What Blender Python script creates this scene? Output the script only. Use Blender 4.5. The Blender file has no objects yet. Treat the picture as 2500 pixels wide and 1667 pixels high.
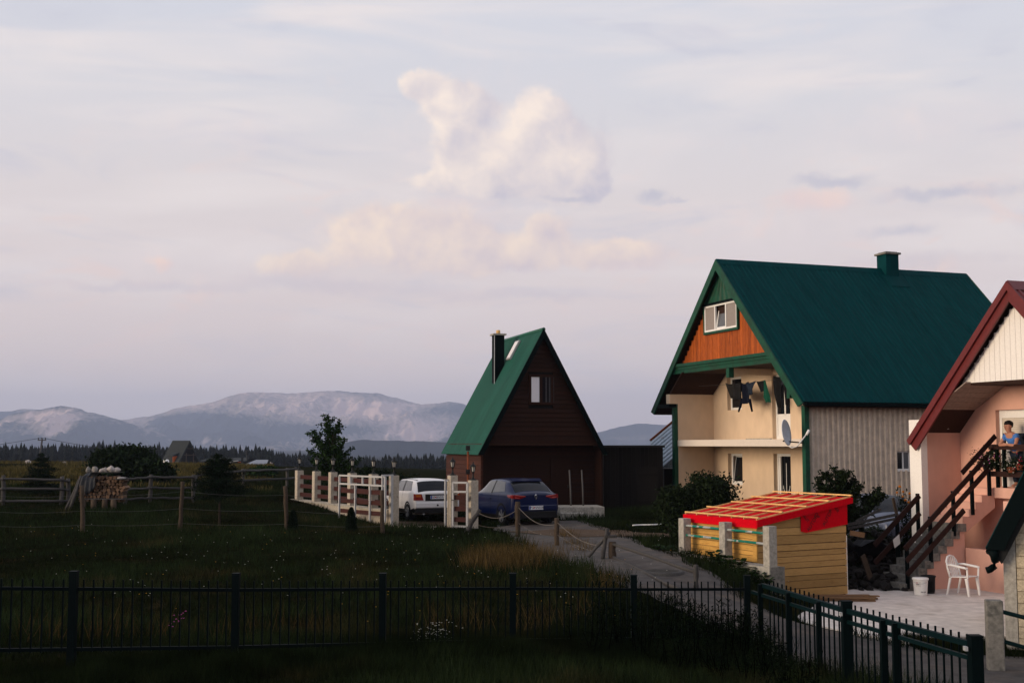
import bpy, bmesh, math, random
import numpy as np
from mathutils import Vector, Matrix
from math import radians, sin, cos, pi

random.seed(7); rng = np.random.default_rng(11)
SC = bpy.context.scene
COL = SC.collection
H = 3.5                      # eye height above the datum (m); ground lies below
F = 2900.0                   # focal length in photo pixels (2500 wide)
PITCH = math.atan((1085 - 833.5) / F)
CP, SP = cos(PITCH), sin(PITCH)

# ------------------------------------------------------------ camera
cam = bpy.data.cameras.new('camera'); cam_o = bpy.data.objects.new('camera', cam)
COL.objects.link(cam_o); SC.camera = cam_o
cam.sensor_width = 36; cam.lens = F / 2500 * 36
cam.clip_start = 0.1; cam.clip_end = 60000
cam_o.location = (0, 0, H); cam_o.rotation_euler = (pi / 2 + PITCH, 0, 0)

# ------------------------------------------------------------ sun, exposure
SUN_AZ = radians(-108)        # compass from +Y, negative = left of the view
SUN_EL = radians(10)
sd = Vector((sin(SUN_AZ) * cos(SUN_EL), cos(SUN_AZ) * cos(SUN_EL), sin(SUN_EL)))
sun = bpy.data.lights.new('sun', 'SUN'); sun_o = bpy.data.objects.new('sun', sun)
COL.objects.link(sun_o)
sun.energy = 3.0; sun.angle = radians(26); sun.color = (1.0, 0.79, 0.57)
sun_o.rotation_euler = sd.to_track_quat('Z', 'Y').to_euler()
sun_o.location = (-30, -5, 30)
vs = SC.view_settings
vs.view_transform = 'Standard'; vs.look = 'None'; vs.exposure = 0.12; vs.gamma = 1.0
vs.use_curve_mapping = False
SC.cycles.use_denoising = True
SC.cycles.max_bounces = 4
SC.cycles.volume_bounces = 1
SC.cycles.caustics_reflective = False; SC.cycles.caustics_refractive = False

def srgb(r, g, b):
    f = lambda c: (c / 255) / 12.92 if c / 255 <= 0.04045 else ((c / 255 + 0.055) / 1.055) ** 2.4
    return (f(r), f(g), f(b))

# ------------------------------------------------------------ projection helpers (design maths)
def P(px, py, Y):
    a = (px - 1250) / F; b = -(py - 833.5) / F
    d = Vector((a, CP - b * SP, SP + b * CP)); d *= Y / d.y
    return Vector((d.x, d.y, d.z + H))
def hit(px, py, z):
    a = (px - 1250) / F; b = -(py - 833.5) / F
    d = Vector((a, CP - b * SP, SP + b * CP)); d *= (z - H) / d.z
    return Vector((d.x, d.y, z))
def along(o, d, px):
    a = (px - 1250) / F
    return (a * (o[1] * CP + (o[2] - H) * SP) - o[0]) / (d[0] - a * (d[1] * CP + d[2] * SP))
def zof(py, Y):              # height seen at photo row py at distance Y
    return P(1250, py, Y).z
def skyang(px, py):
    a = (px - 1250) / F; b = -(py - 833.5) / F
    d = Vector((a, CP - b * SP, SP + b * CP)).normalized()
    return math.degrees(math.atan2(d.x, d.y)), math.degrees(math.asin(d.z))

# ------------------------------------------------------------ world
def build_world():
    w = bpy.data.worlds.new('World'); SC.world = w; w.use_nodes = True
    nt = w.node_tree; nt.nodes.clear(); N = nt.nodes; L = nt.links
    def new(t, **k):
        n = N.new(t)
        for a, v in k.items(): setattr(n, a, v)
        return n
    def put(sock, v):
        if isinstance(v, (int, float)): sock.default_value = v
        elif isinstance(v, tuple): sock.default_value = v if len(v) == len(sock.default_value) else (*v, 1)[:len(sock.default_value)]
        else: L.new(v, sock)
    def M(op, a, b=0.0, c=None, clamp=False):
        n = new('ShaderNodeMath', operation=op, use_clamp=clamp)
        put(n.inputs[0], a); put(n.inputs[1], b)
        if c is not None: put(n.inputs[2], c)
        return n.outputs[0]
    def VM(op, a, b=(0, 0, 0)):
        n = new('ShaderNodeVectorMath', operation=op); put(n.inputs[0], a); put(n.inputs[1], b)
        return n.outputs['Value'] if op in ('LENGTH', 'DOT_PRODUCT') else n.outputs[0]
    def step(v, lo, hi, a=0.0, b=1.0):
        n = new('ShaderNodeMapRange', interpolation_type='SMOOTHSTEP')
        put(n.inputs[0], v)
        for i, x in zip((1, 2, 3, 4), (lo, hi, a, b)): put(n.inputs[i], x)
        return n.outputs[0]
    def noise(vec, scale, detail=5, rough=.55, dist=0.0):
        n = new('ShaderNodeTexNoise'); L.new(vec, n.inputs['Vector'])
        put(n.inputs['Scale'], scale); put(n.inputs['Detail'], detail); put(n.inputs['Roughness'], rough); put(n.inputs['Distortion'], dist)
        return n.outputs[0]
    def mix(fac, a, b):
        n = new('ShaderNodeMix', data_type='RGBA'); put(n.inputs[0], fac); put(n.inputs[6], a); put(n.inputs[7], b)
        return n.outputs[2]
    tc = new('ShaderNodeTexCoord'); d = tc.outputs['Generated']
    sep = new('ShaderNodeSeparateXYZ'); L.new(d, sep.inputs[0])
    x, y, z = sep.outputs
    az = M('MULTIPLY', M('ARCTAN2', x, y), 180 / pi)
    el = M('MULTIPLY', M('ARCSINE', z), 180 / pi)
    cmb = new('ShaderNodeCombineXYZ'); L.new(az, cmb.inputs[0]); L.new(el, cmb.inputs[1])
    uv = cmb.outputs[0]
    # clear sky
    sky = new('ShaderNodeTexSky', sky_type='NISHITA', sun_disc=False, sun_elevation=SUN_EL,
              sun_rotation=SUN_AZ, altitude=1400, air_density=1.2, dust_density=2.5, ozone_density=1.5)
    clear = mix(1.0, sky.outputs[0], (0, 0, 0)); 
    vs_ = new('ShaderNodeMix', data_type='RGBA', blend_type='MULTIPLY'); put(vs_.inputs[0], 1.0); L.new(sky.outputs[0], vs_.inputs[6]); put(vs_.inputs[7], (.10, .10, .10))
    clear = vs_.outputs[2]
    # high veil: colour by elevation, thinning towards the zenith
    ramp = new('ShaderNodeValToRGB'); L.new(M('DIVIDE', el, 90.0, clamp=True), ramp.inputs[0])
    stops = [(0.0, (236, 215, 208)), (.035, (238, 219, 213)), (.075, (238, 221, 217)), (.13, (233, 222, 220)),
             (.18, (224, 221, 225)), (.24, (217, 219, 229)), (.45, (192, 196, 209)), (1.0, (160, 168, 188))]
    cr = ramp.color_ramp
    for i, (p, c) in enumerate(stops):
        e = cr.elements[i] if i < 2 else cr.elements.new(p)
        e.position = p; e.color = (*srgb(*c), 1)
    veil = ramp.outputs[0]
    base = mix(.92, clear, veil)
    # stretched streaks of thin cloud everywhere
    st = VM('MULTIPLY', uv, (.055, .34, 0))
    n1 = noise(st, 1.0, 4, .5, .6)
    st2 = VM('MULTIPLY', VM('ADD', uv, (31, 7, 0)), (.10, .42, 0))
    n2 = noise(st2, 1.0, 5, .55, .9)
    el_f = step(el, 1.0, 9.0, .35, 1.0)
    base = mix(M('MULTIPLY', step(n1, .44, .72), M('MULTIPLY', el_f, .80)), base, srgb(238, 228, 225))
    base = mix(M('MULTIPLY', step(n2, .50, .76), M('MULTIPLY', el_f, .60)), base, srgb(198, 198, 212))
    st3 = VM('MULTIPLY', VM('ADD', uv, (3, 60, 0)), (.16, .45, 0))
    n3 = noise(st3, 1.0, 6, .6, 1.2)
    low = M('MULTIPLY', step(el, 2.0, 5.0), step(el, 16.0, 9.0))
    base = mix(M('MULTIPLY', step(n3, .52, .74), M('MULTIPLY', low, .7)), base, srgb(240, 216, 208))
    # cumulus: soft blobs in sky angles, outline broken by noise
    wn = new('ShaderNodeTexNoise'); L.new(uv, wn.inputs['Vector']); put(wn.inputs['Scale'], .55); put(wn.inputs['Detail'], 4.0); put(wn.inputs['Roughness'], .6)
    warp = VM('MULTIPLY', VM('SUBTRACT', wn.outputs[1], (.5, .5, .5)), (1.9, 1.3, 0))
    wuv = VM('ADD', uv, warp)
    def blobs(lst, src):
        tot = None; off = None
        for px, py, rx, ry, wt in lst:
            a0, e0 = skyang(px, py); k = F * pi / 180 * .98
            q = VM('MULTIPLY', VM('SUBTRACT', src, (a0, e0, 0)), (k / rx, k / ry, 0))
            g = step(VM('LENGTH', q), 1.35, 0.0, 0.0, wt)
            o = M('MULTIPLY', VM('DOT_PRODUCT', q, (.75, -.45, 0)), g)
            tot = g if tot is None else M('ADD', tot, g)
            off = o if off is None else M('ADD', off, o)
        return tot, M('DIVIDE', off, M('MAXIMUM', tot, .05))
    fb = noise(uv, .50, 9, .60, .30)
    fb2 = noise(VM('ADD', uv, (-.35, .25, 0)), .55, 4, .5, .4)
    relief = M('MULTIPLY', M('SUBTRACT', fb2, fb), -1.1)
    def layer(base, lst, lit, shade, lo, hi, nk, op, tilt=1.0):
        tot, off = blobs(lst, wuv)
        den = step(M('ADD', tot, M('MULTIPLY', M('SUBTRACT', fb, .5), nk)), lo, hi)
        l = M('ADD', M('SUBTRACT', .58, M('MULTIPLY', off, .55 * tilt)), relief, clamp=True)
        col = mix(l, srgb(*shade), srgb(*lit))
        return mix(M('MULTIPLY', den, op), base, col)
    base = layer(base, [(760, 690, 330, 28, .8), (330, 700, 300, 22, .8), (1250, 720, 420, 26, .7), (2200, 640, 320, 30, .7)],
                 (222, 206, 208), (196, 191, 204), .25, .9, .8, .55)
    base = layer(base, [(1180, 330, 330, 210, .8), (1050, 590, 480, 120, .9), (1900, 560, 420, 110, .7), (350, 640, 380, 60, .7), (2250, 300, 360, 90, .7), (500, 330, 420, 60, .6)],
                 (240, 226, 222), (222, 212, 217), .1, 1.3, 1.2, .7)
    base = layer(base, [(1985, 490, 115, 42, 1.0), (395, 650, 42, 22, .9), (1500, 625, 150, 48, .9), (2330, 650, 60, 30, .6)],
                 (255, 222, 204), (224, 204, 208), .1, 1.0, 1.3, .75)
    base = layer(base, [(1015, 205, 70, 46, 1.0), (1100, 245, 95, 66, 1.0), (1120, 345, 95, 110, 1.0), (1195, 400, 120, 80, .9),
                        (1320, 310, 110, 100, 1.3), (1385, 395, 130, 115, 1.3), (1250, 440, 210, 60, 1.1), (1420, 430, 75, 75, 1.0), (1075, 450, 120, 30, .7),
                        (1180, 250, 60, 50, .7)],
                 (255, 238, 224), (196, 192, 206), .24, .78, .62, .97)
    base = layer(base, [(890, 560, 115, 66, 1.0), (1050, 560, 190, 76, 1.0), (1160, 615, 120, 66, .9), (1335, 560, 70, 45, 1.0),
                        (1290, 620, 230, 50, .9), (725, 652, 105, 36, 1.0), (1000, 630, 300, 56, .8), (1520, 620, 170, 46, .8)],
                 (255, 233, 213), (208, 196, 206), .16, .82, .8, .97, .9)
    base = layer(base, [(1585, 487, 46, 24, 1.0), (1395, 486, 95, 12, 1.0), (1650, 495, 40, 9, .8), (2040, 438, 150, 24, .9),
                        (2330, 470, 240, 26, .9), (2190, 565, 120, 24, .7), (1470, 330, 28, 95, .45)],
                 (192, 190, 205), (184, 185, 201), .2, 1.1, 1.2, .7)
    # ground side of the dome stays dim
    base = mix(step(z, 0.0, -.03), base, srgb(70, 70, 74))
    bg = new('ShaderNodeBackground'); L.new(base, bg.inputs[0]); bg.inputs[1].default_value = 1.0
    out = new('ShaderNodeOutputWorld'); L.new(bg.outputs[0], out.inputs[0])
    w.cycles.sampling_method = 'MANUAL'; w.cycles.sample_map_resolution = 512
build_world()

# ------------------------------------------------------------ mesh builder
class MB:
    def __init__(s): s.v = []; s.f = []; s.sm = []
    def add(s, vs, fs, smooth=False):
        o = len(s.v); s.v += [tuple(v) for v in vs]; s.f += [tuple(i + o for i in f) for f in fs]; s.sm += [smooth] * len(fs)
        return s
    def box(s, x0, x1, y0, y1, z0, z1):
        return s.add([(x, y, z) for x in (x0, x1) for y in (y0, y1) for z in (z0, z1)],
                     [(0, 1, 3, 2), (4, 6, 7, 5), (0, 4, 5, 1), (2, 3, 7, 6), (0, 2, 6, 4), (1, 5, 7, 3)])
    def beam(s, a, b, w, h, up=(0, 0, 1)):
        a = Vector(a); b = Vector(b); d = (b - a).normalized(); u = Vector(up)
        if abs(d.dot(u)) > .98: u = Vector((0, 1, 0))
        sd = d.cross(u).normalized(); u = sd.cross(d)
        c = [sd * (i * w / 2) + u * (j * h / 2) for i, j in ((-1, -1), (1, -1), (1, 1), (-1, 1))]
        return s.add([a + k for k in c] + [b + k for k in c],
                     [(0, 1, 2, 3), (7, 6, 5, 4), (0, 4, 5, 1), (1, 5, 6, 2), (2, 6, 7, 3), (3, 7, 4, 0)])
    def tube(s, pts, r, n=8, cap=True, smooth=True):
        pts = [Vector(p) for p in pts]; R = r if isinstance(r, (list, tuple)) else [r] * len(pts)
        vs = []; up = Vector((0, 0, 1))
        for i, p in enumerate(pts):
            d = (pts[min(i + 1, len(pts) - 1)] - pts[max(i - 1, 0)])
            d = d.normalized() if d.length > 1e-9 else Vector((0, 0, 1))
            u = up if abs(d.dot(up)) < .9 else Vector((1, 0, 0))
            e1 = d.cross(u).normalized(); e2 = e1.cross(d)
            vs += [p + (e1 * cos(2 * pi * k / n) + e2 * sin(2 * pi * k / n)) * R[i] for k in range(n)]
        fs = [(i * n + k, i * n + (k + 1) % n, (i + 1) * n + (k + 1) % n, (i + 1) * n + k) for i in range(len(pts) - 1) for k in range(n)]
        s.add(vs, fs, smooth)
        if cap:
            o = len(s.v) - len(vs); s.f += [tuple(o + k for k in reversed(range(n))), tuple(o + (len(pts) - 1) * n + k for k in range(n))]; s.sm += [False, False]
        return s
    def lathe(s, prof, c=(0, 0, 0), n=20, smooth=True):
        vs = [(c[0] + r * cos(2 * pi * k / n), c[1] + r * sin(2 * pi * k / n), c[2] + z) for r, z in prof for k in range(n)]
        fs = [(i * n + k, i * n + (k + 1) % n, (i + 1) * n + (k + 1) % n, (i + 1) * n + k) for i in range(len(prof) - 1) for k in range(n)]
        return s.add(vs, fs, smooth)
    def prism(s, poly, d, flip=False):           # polygon (3D points, CCW seen from -d side) extruded by vector d
        poly = [Vector(p) for p in poly]; d = Vector(d); n = len(poly)
        return s.add(poly + [p + d for p in poly], [tuple(reversed(range(n))), tuple(range(n, 2 * n))] + [(k, (k + 1) % n, n + (k + 1) % n, n + k) for k in range(n)])
    def rock(s, c, r, seed=0, n=2):
        bm = bmesh.new(); bmesh.ops.create_icosphere(bm, subdivisions=n, radius=1)
        rr = random.Random(seed); k = [(Vector((rr.uniform(-1, 1), rr.uniform(-1, 1), rr.uniform(-1, 1))).normalized(), rr.uniform(.55, .95)) for _ in range(9)]
        vs = []
        for v in bm.verts:
            p = v.co.normalized(); t = 1.0
            for nn, dd in k:
                q = p.dot(nn)
                if q > 0: t = min(t, dd / q)
            t *= 1 + rr.uniform(-.03, .03)
            vs.append((c[0] + p.x * t * r[0], c[1] + p.y * t * r[1], c[2] + p.z * t * r[2]))
        s.add(vs, [tuple(v.index for v in f.verts) for f in bm.faces]); bm.free(); return s
    def mesh(s, name):
        me = bpy.data.meshes.new(name); me.from_pydata(s.v, [], s.f)
        if any(s.sm): me.polygons.foreach_set('use_smooth', s.sm)
        me.update(); return me
    def build(s, name, mat, parent=None, fix=True, bevel=0):
        me = s.mesh(name)
        if fix:
            bm = bmesh.new(); bm.from_mesh(me); bmesh.ops.recalc_face_normals(bm, faces=bm.faces); bm.to_mesh(me); bm.free()
        me.materials.append(mat); o = bpy.data.objects.new(name, me); COL.objects.link(o); o.parent = parent
        if bevel:
            m = o.modifiers.new('bevel', 'BEVEL'); m.width = bevel; m.segments = 2; m.limit_method = 'ANGLE'
        return o

def tag(o, label=None, cat=None, group=None, kind=None):
    if label: o['label'] = label
    if cat: o['category'] = cat
    if group: o['group'] = group
    if kind: o['kind'] = kind
    elif label: o['kind'] = 'thing'
    return o
def thing(name, loc, label, cat, rotz=0.0, group=None):
    o = bpy.data.objects.new(name, None); COL.objects.link(o); o.empty_display_size = .2
    o.location = loc; o.rotation_euler = (0, 0, rotz)
    return tag(o, label, cat, group)
def copy_tree(o, parent=None):
    c = o.copy(); COL.objects.link(c); c.parent = parent
    for ch in list(o.children): copy_tree(ch, c)
    return c
def raw_mesh(name, V, Fc, mat, parent=None, smooth=False, attr=None):
    """numpy verts (n,3) and equal-size faces (m,k)"""
    me = bpy.data.meshes.new(name); n, m, k = len(V), len(Fc), Fc.shape[1]
    me.vertices.add(n); me.vertices.foreach_set('co', np.ascontiguousarray(V, dtype=np.float32).ravel())
    me.loops.add(m * k); me.loops.foreach_set('vertex_index', np.ascontiguousarray(Fc, dtype=np.int32).ravel())
    me.polygons.add(m); me.polygons.foreach_set('loop_start', np.arange(0, m * k, k, dtype=np.int32)); me.polygons.foreach_set('loop_total', np.full(m, k, dtype=np.int32))
    if smooth: me.polygons.foreach_set('use_smooth', np.ones(m, dtype=bool))
    if attr is not None:
        a = me.attributes.new('tone', 'FLOAT', 'POINT'); a.data.foreach_set('value', np.asarray(attr, dtype=np.float32))
    me.update(calc_edges=True); me.materials.append(mat)
    o = bpy.data.objects.new(name, me); COL.objects.link(o); o.parent = parent
    return o
def text(name, body, size, mat, parent, loc, rot, depth=.002, align='CENTER'):
    cu = bpy.data.curves.new(name, 'FONT'); cu.body = body; cu.size = size; cu.extrude = depth
    cu.align_x = align; cu.align_y = 'CENTER'
    tmp = bpy.data.objects.new(name, cu); COL.objects.link(tmp)
    dg = bpy.context.evaluated_depsgraph_get(); me = bpy.data.meshes.new_from_object(tmp.evaluated_get(dg))
    bpy.data.objects.remove(tmp); bpy.data.curves.remove(cu); me.materials.clear(); me.materials.append(mat)
    o = bpy.data.objects.new(name, me); COL.objects.link(o); o.parent = parent; o.location = loc; o.rotation_euler = rot
    return o

# ------------------------------------------------------------ materials
MAT = {}
def mat(name, col, rough=.75, var=.2, scale=4.0, stretch=(1, 1, 1), bump=0.0, bscale=60.0, metal=0.0, spec=.15, rnd=0.0, col2=None, lo=.4, hi=.65, detail=6, coat=0.0, tone=False, coords='Object', trans=0.0):
    m = bpy.data.materials.new(name); m.use_nodes = True; nt = m.node_tree; N, L = nt.nodes, nt.links
    b = N['Principled BSDF']
    b.inputs['Roughness'].default_value = rough; b.inputs['Metallic'].default_value = metal
    b.inputs['Specular IOR Level'].default_value = spec; b.inputs['Coat Weight'].default_value = coat
    if trans: b.inputs['Transmission Weight'].default_value = trans
    tc = N.new('ShaderNodeTexCoord'); mp = N.new('ShaderNodeMapping'); mp.inputs['Scale'].default_value = stretch
    L.new(tc.outputs[coords], mp.inputs[0])
    nz = N.new('ShaderNodeTexNoise'); nz.inputs['Scale'].default_value = scale; nz.inputs['Detail'].default_value = detail; nz.inputs['Roughness'].default_value = .6
    L.new(mp.outputs[0], nz.inputs['Vector'])
    c = N.new('ShaderNodeRGB'); c.outputs[0].default_value = (*col, 1); cur = c.outputs[0]
    if col2 is not None:
        mr = N.new('ShaderNodeMapRange'); mr.interpolation_type = 'SMOOTHSTEP'
        mr.inputs[1].default_value = lo; mr.inputs[2].default_value = hi; L.new(nz.outputs[0], mr.inputs[0])
        mx = N.new('ShaderNodeMix'); mx.data_type = 'RGBA'; L.new(mr.outputs[0], mx.inputs[0]); L.new(cur, mx.inputs[6]); mx.inputs[7].default_value = (*col2, 1); cur = mx.outputs[2]
    nz2 = N.new('ShaderNodeTexNoise'); nz2.inputs['Scale'].default_value = scale * 3.1; nz2.inputs['Detail'].default_value = 4; L.new(mp.outputs[0], nz2.inputs['Vector'])
    v = N.new('ShaderNodeMapRange'); v.inputs[1].default_value = .3; v.inputs[2].default_value = .7; v.inputs[3].default_value = 1 - var; v.inputs[4].default_value = 1 + var
    L.new(nz2.outputs[0], v.inputs[0]); fac = v.outputs[0]
    if rnd:
        oi = N.new('ShaderNodeObjectInfo'); r = N.new('ShaderNodeMapRange'); r.inputs[3].default_value = 1 - rnd; r.inputs[4].default_value = 1 + rnd
        L.new(oi.outputs['Random'], r.inputs[0]); mm = N.new('ShaderNodeMath'); mm.operation = 'MULTIPLY'; L.new(fac, mm.inputs[0]); L.new(r.outputs[0], mm.inputs[1]); fac = mm.outputs[0]
    if tone:
        at = N.new('ShaderNodeAttribute'); at.attribute_name = 'tone'; mm = N.new('ShaderNodeMath'); mm.operation = 'MULTIPLY'; L.new(fac, mm.inputs[0]); L.new(at.outputs['Fac'], mm.inputs[1]); fac = mm.outputs[0]
    hs = N.new('ShaderNodeVectorMath'); hs.operation = 'SCALE'; L.new(cur, hs.inputs[0]); L.new(fac, hs.inputs['Scale'])
    L.new(hs.outputs[0], b.inputs['Base Color'])
    if bump:
        nb = N.new('ShaderNodeTexNoise'); nb.inputs['Scale'].default_value = bscale; nb.inputs['Detail'].default_value = 3; L.new(mp.outputs[0], nb.inputs['Vector'])
        bp = N.new('ShaderNodeBump'); bp.inputs['Strength'].default_value = bump; bp.inputs['Distance'].default_value = .02
        L.new(nb.outputs[0], bp.inputs['Height']); L.new(bp.outputs[0], b.inputs['Normal'])
    MAT[name] = m; return m
def glass(name, col, rough=.04, trans=0.0):
    return mat(name, col, rough, .05, 1.0, spec=.25, trans=trans)

# ------------------------------------------------------------ terrain height
_cp = [(-8, 11, -3.3), (0, 12, -3.3), (4, 14, -3.5), (6, 14, -3.6), (8, 16, -3.6), (10, 18, -3.6), (14, 18, -3.6),
       (-6, 16.3, -3.12), (-4, 17.2, -3.1), (-2, 18.1, -3.1), (0, 19, -3.15), (2.2, 19.9, -3.3), (4.1, 20.7, -3.42),
       (6.2, 24.5, -3.54), (7, 23, -3.55), (7, 27, -3.54), (9, 27, -3.54), (9, 23, -3.55), (11, 21, -3.58), (14, 24, -3.55), (8.2, 25, -3.55), (9.4, 29, -3.53), (12, 29, -3.5),
       (3.1, 25.5, -2.78), (3.7, 23.4, -2.97), (4.7, 21.8, -3.2), (2.6, 29, -2.66), (1, 33, -2.62), (3.75, 28.9, -2.62), (4.05, 28.2, -2.62), (4.45, 27.2, -2.66), (4.8, 26.4, -2.76), (5.05, 25.7, -2.95),
       (5.2, 22.6, -3.35), (6.0, 20.5, -3.5), (7, 18.5, -3.58),
       (-10, 25, -2.9), (-4, 25, -2.85), (0, 25, -2.85), (-14, 35, -2.5), (-5, 35, -2.52), (-1, 36, -2.62), (-20, 30, -2.7), (-20, 18, -3.1),
       (-15, 40, -2.15), (-8, 46, -2.2), (-4, 39, -2.68), (-2.5, 43, -2.62), (1.5, 41, -2.62), (0, 47, -2.55), (4, 38, -2.62), (5, 33, -2.62), (6, 32, -2.62),
       (9, 38, -2.5), (8, 46, -2.5), (16, 40, -2.6), (12, 50, -2.5), (8.0, 32.4, -2.8), (9.8, 34, -2.75), (13, 34, -2.9),
       (-30, 60, -1.75), (-35, 88, -1.5), (-12, 60, -2.0), (0, 70, -2.4), (-12, 88, -1.9), (0, 95, -2.8), (30, 70, -2.8), (30, 95, -3.2), (-60, 90, -1.4), (-50, 45, -2.0), (-40, 20, -3), (30, 30, -3.2), (40, 45, -2.8), (20, 12, -3.7), (-20, 8, -3.3)]
_C = np.array(_cp); _C[:, 2] += H
def _k(r2): return np.where(r2 > 1e-9, r2 * np.log(np.maximum(r2, 1e-9)), 0.0)
def _fit():
    n = len(_C); X = _C[:, :2] / 20; d2 = ((X[:, None] - X[None]) ** 2).sum(-1)
    A = np.zeros((n + 3, n + 3)); A[:n, :n] = _k(d2) + np.eye(n) * .0006
    A[:n, n] = 1; A[:n, n + 1:] = X; A[n:, :n] = A[:n, n:].T
    return X, np.linalg.solve(A, np.r_[_C[:, 2], 0, 0, 0])
_X, _Wt = _fit()
def ground(x, y):
    x = np.asarray(x, float); y = np.asarray(y, float); sh = np.broadcast(x, y).shape
    x = np.broadcast_to(x, sh).ravel(); y = np.broadcast_to(y, sh).ravel(); out = np.empty(len(x))
    for i in range(0, len(x), 20000):
        xx, yy = x[i:i + 20000], y[i:i + 20000]
        q = np.stack([np.clip(xx, -55, 38), np.clip(yy, 8, 92)], -1) / 20
        d2 = ((q[:, None] - _X[None]) ** 2).sum(-1)
        zz = _k(d2) @ _Wt[:-3] + _Wt[-3] + q @ _Wt[-2:]
        zz += .03 * np.sin(xx * .9 + 1.3 * np.sin(yy * .7)) * np.sin(yy * .8 + .5) * (yy < 120)
        zz -= np.clip(yy - 95, 0, 230) * .021 + np.minimum(np.maximum(yy - 325, 0) * .06, 24.0)
        out[i:i + 20000] = zz
    return out.reshape(sh) if sh else float(out[0])
def gz(x, y): return float(ground(np.array([x]), np.array([y]))[0])
def G(px, py):               # where the photo ray meets the ground
    z = H - 2.8
    for _ in range(12):
        p = hit(px, py, z); z = .5 * z + .5 * gz(p.x, p.y)
    return Vector((p.x, p.y, gz(p.x, p.y)))
def on(px, Y, z=0.0):        # ground point at column px, distance Y
    x = (px - 1250) / F * Y * 1.005
    for _ in range(3):
        zz = gz(x, Y); x = (px - 1250) / F * (Y * CP + (zz - H) * SP)
    return Vector((x, Y, gz(x, Y) + z))
# ------------------------------------------------------------ shared materials
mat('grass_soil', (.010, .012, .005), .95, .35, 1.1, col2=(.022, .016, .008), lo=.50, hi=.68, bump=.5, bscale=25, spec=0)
mat('far_field', (.10, .085, .035), .95, .25, .2)
mat('lane', (.078, .070, .066), .9, .25, 1.2, col2=(.108, .088, .074), lo=.48, hi=.66, bump=.6, bscale=30, detail=9)
mat('bare_earth', (.085, .056, .036), .95, .3, 2.5, bump=.6, bscale=22)
mat('yard', (.62, .57, .53), .9, .14, 1.2, col2=(.50, .45, .41), lo=.5, hi=.7, bump=.25, bscale=40)
mat('concrete', (.34, .32, .28), .9, .22, 5, col2=(.22, .21, .19), lo=.5, hi=.72, bump=.35, bscale=50)
mat('concrete_old', (.19, .18, .16), .92, .25, 5, col2=(.10, .10, .092), lo=.48, hi=.7, bump=.4, bscale=45)
mat('cream_pillar', (.41, .36, .29), .85, .16, 6, col2=(.29, .25, .20), lo=.55, hi=.75, bump=.3, bscale=60)
mat('cream_wall', (.68, .52, .37), .9, .05, 1.1, stretch=(1, 1, .6), col2=(.64, .485, .34), lo=.45, hi=.8, bump=.35, bscale=120)
mat('slab_white', (.66, .58, .50), .9, .08, 8, bump=.2)
mat('pink_wall', (.66, .38, .30), .9, .05, 1.1, stretch=(1, 1, .6), col2=(.61, .345, .27), lo=.45, hi=.8, bump=.35, bscale=120)
mat('white_paint', (.80, .77, .73), .6, .05, 8)
mat('white_plastic', (.78, .77, .75), .4, .04, 6)
mat('roof_green', (.016, .105, .074), .5, .10, 1.2, stretch=(.5, 3, .5), rnd=.07, col2=(.016, .092, .068), spec=.2)
mat('roof_teal', (.0008, .036, .040), .6, .12, 1.2, stretch=(3, .5, .5), rnd=.05, col2=(.0005, .030, .034), spec=.03)
mat('trim_green', (.006, .065, .036), .55, .16, 3, col2=(.010, .045, .025), spec=.2)
mat('dark_green_metal', (.0006, .0036, .0042), .6, .2, 8, spec=.05)
mat('rail_teal', (.0006, .0085, .010), .5, .2, 8, spec=.08)
mat('roof_red', (.115, .012, .014), .45, .12, 2.0, spec=.4)
mat('trim_red', (.12, .012, .012), .5, .15, 3, spec=.35)
mat('tin_wall', (.62, .52, .42), .5, .10, 3, col2=(.52, .44, .36), metal=.0, spec=.2)
mat('orange_wood', (.34, .075, .012), .6, .35, 2.2, stretch=(8, 8, .7), rnd=.22, col2=(.18, .032, .006), lo=.52, hi=.72, coat=.0, bump=.2, bscale=20)
mat('dark_soffit', (.030, .012, .007), .7, .3, 5, rnd=.2)
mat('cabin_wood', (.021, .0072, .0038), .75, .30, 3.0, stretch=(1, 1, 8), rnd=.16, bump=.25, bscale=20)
mat('cabin_wood_lit', (.050, .0165, .0095), .65, .28, 3.0, stretch=(1, 1, 8), rnd=.14, bump=.25, bscale=20)  # brighter copy of cabin_wood: sunlight on the left wall is put into the colour
mat('barn_wood', (.009, .0075, .0065), .85, .4, 3, stretch=(6, 6, .6), rnd=.35, bump=.3, bscale=20)
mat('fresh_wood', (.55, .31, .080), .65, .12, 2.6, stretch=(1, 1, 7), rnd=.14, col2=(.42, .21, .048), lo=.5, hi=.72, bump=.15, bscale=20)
mat('fresh_wood_shaded', (.40, .245, .092), .7, .10, 2.6, stretch=(1, 1, 7), rnd=.20, col2=(.31, .18, .062), lo=.5, hi=.72, bump=.15, bscale=20)  # dimmer copy of fresh_wood: shade on the yard side is put into the colour
mat('batten_wood', (.68, .43, .17), .7, .2, 4, rnd=.12)
mat('plank_wood', (.20, .115, .060), .8, .3, 4, stretch=(1, 6, 6), rnd=.3)
mat('weathered_wood', (.058, .055, .054), .9, .35, 4, stretch=(6, 6, 1), rnd=.25, bump=.4, bscale=25)
mat('post_wood', (.060, .044, .032), .9, .35, 4, stretch=(6, 6, 1), rnd=.25, bump=.4, bscale=25)
mat('red_board', (.042, .010, .008), .6, .22, 4, rnd=.15)
mat('rail_brown', (.024, .009, .007), .6, .25, 4, rnd=.12)
mat('membrane_red', (.56, .002, .010), .6, .10, 6, spec=.02)
mat('print_black', (.012, .010, .010), .7, .05)
mat('pipe_green', (.006, .16, .115), .5, .2, 3.2, col2=(.32, .34, .33), lo=.52, hi=.54, stretch=(1, 1, 1))
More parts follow.
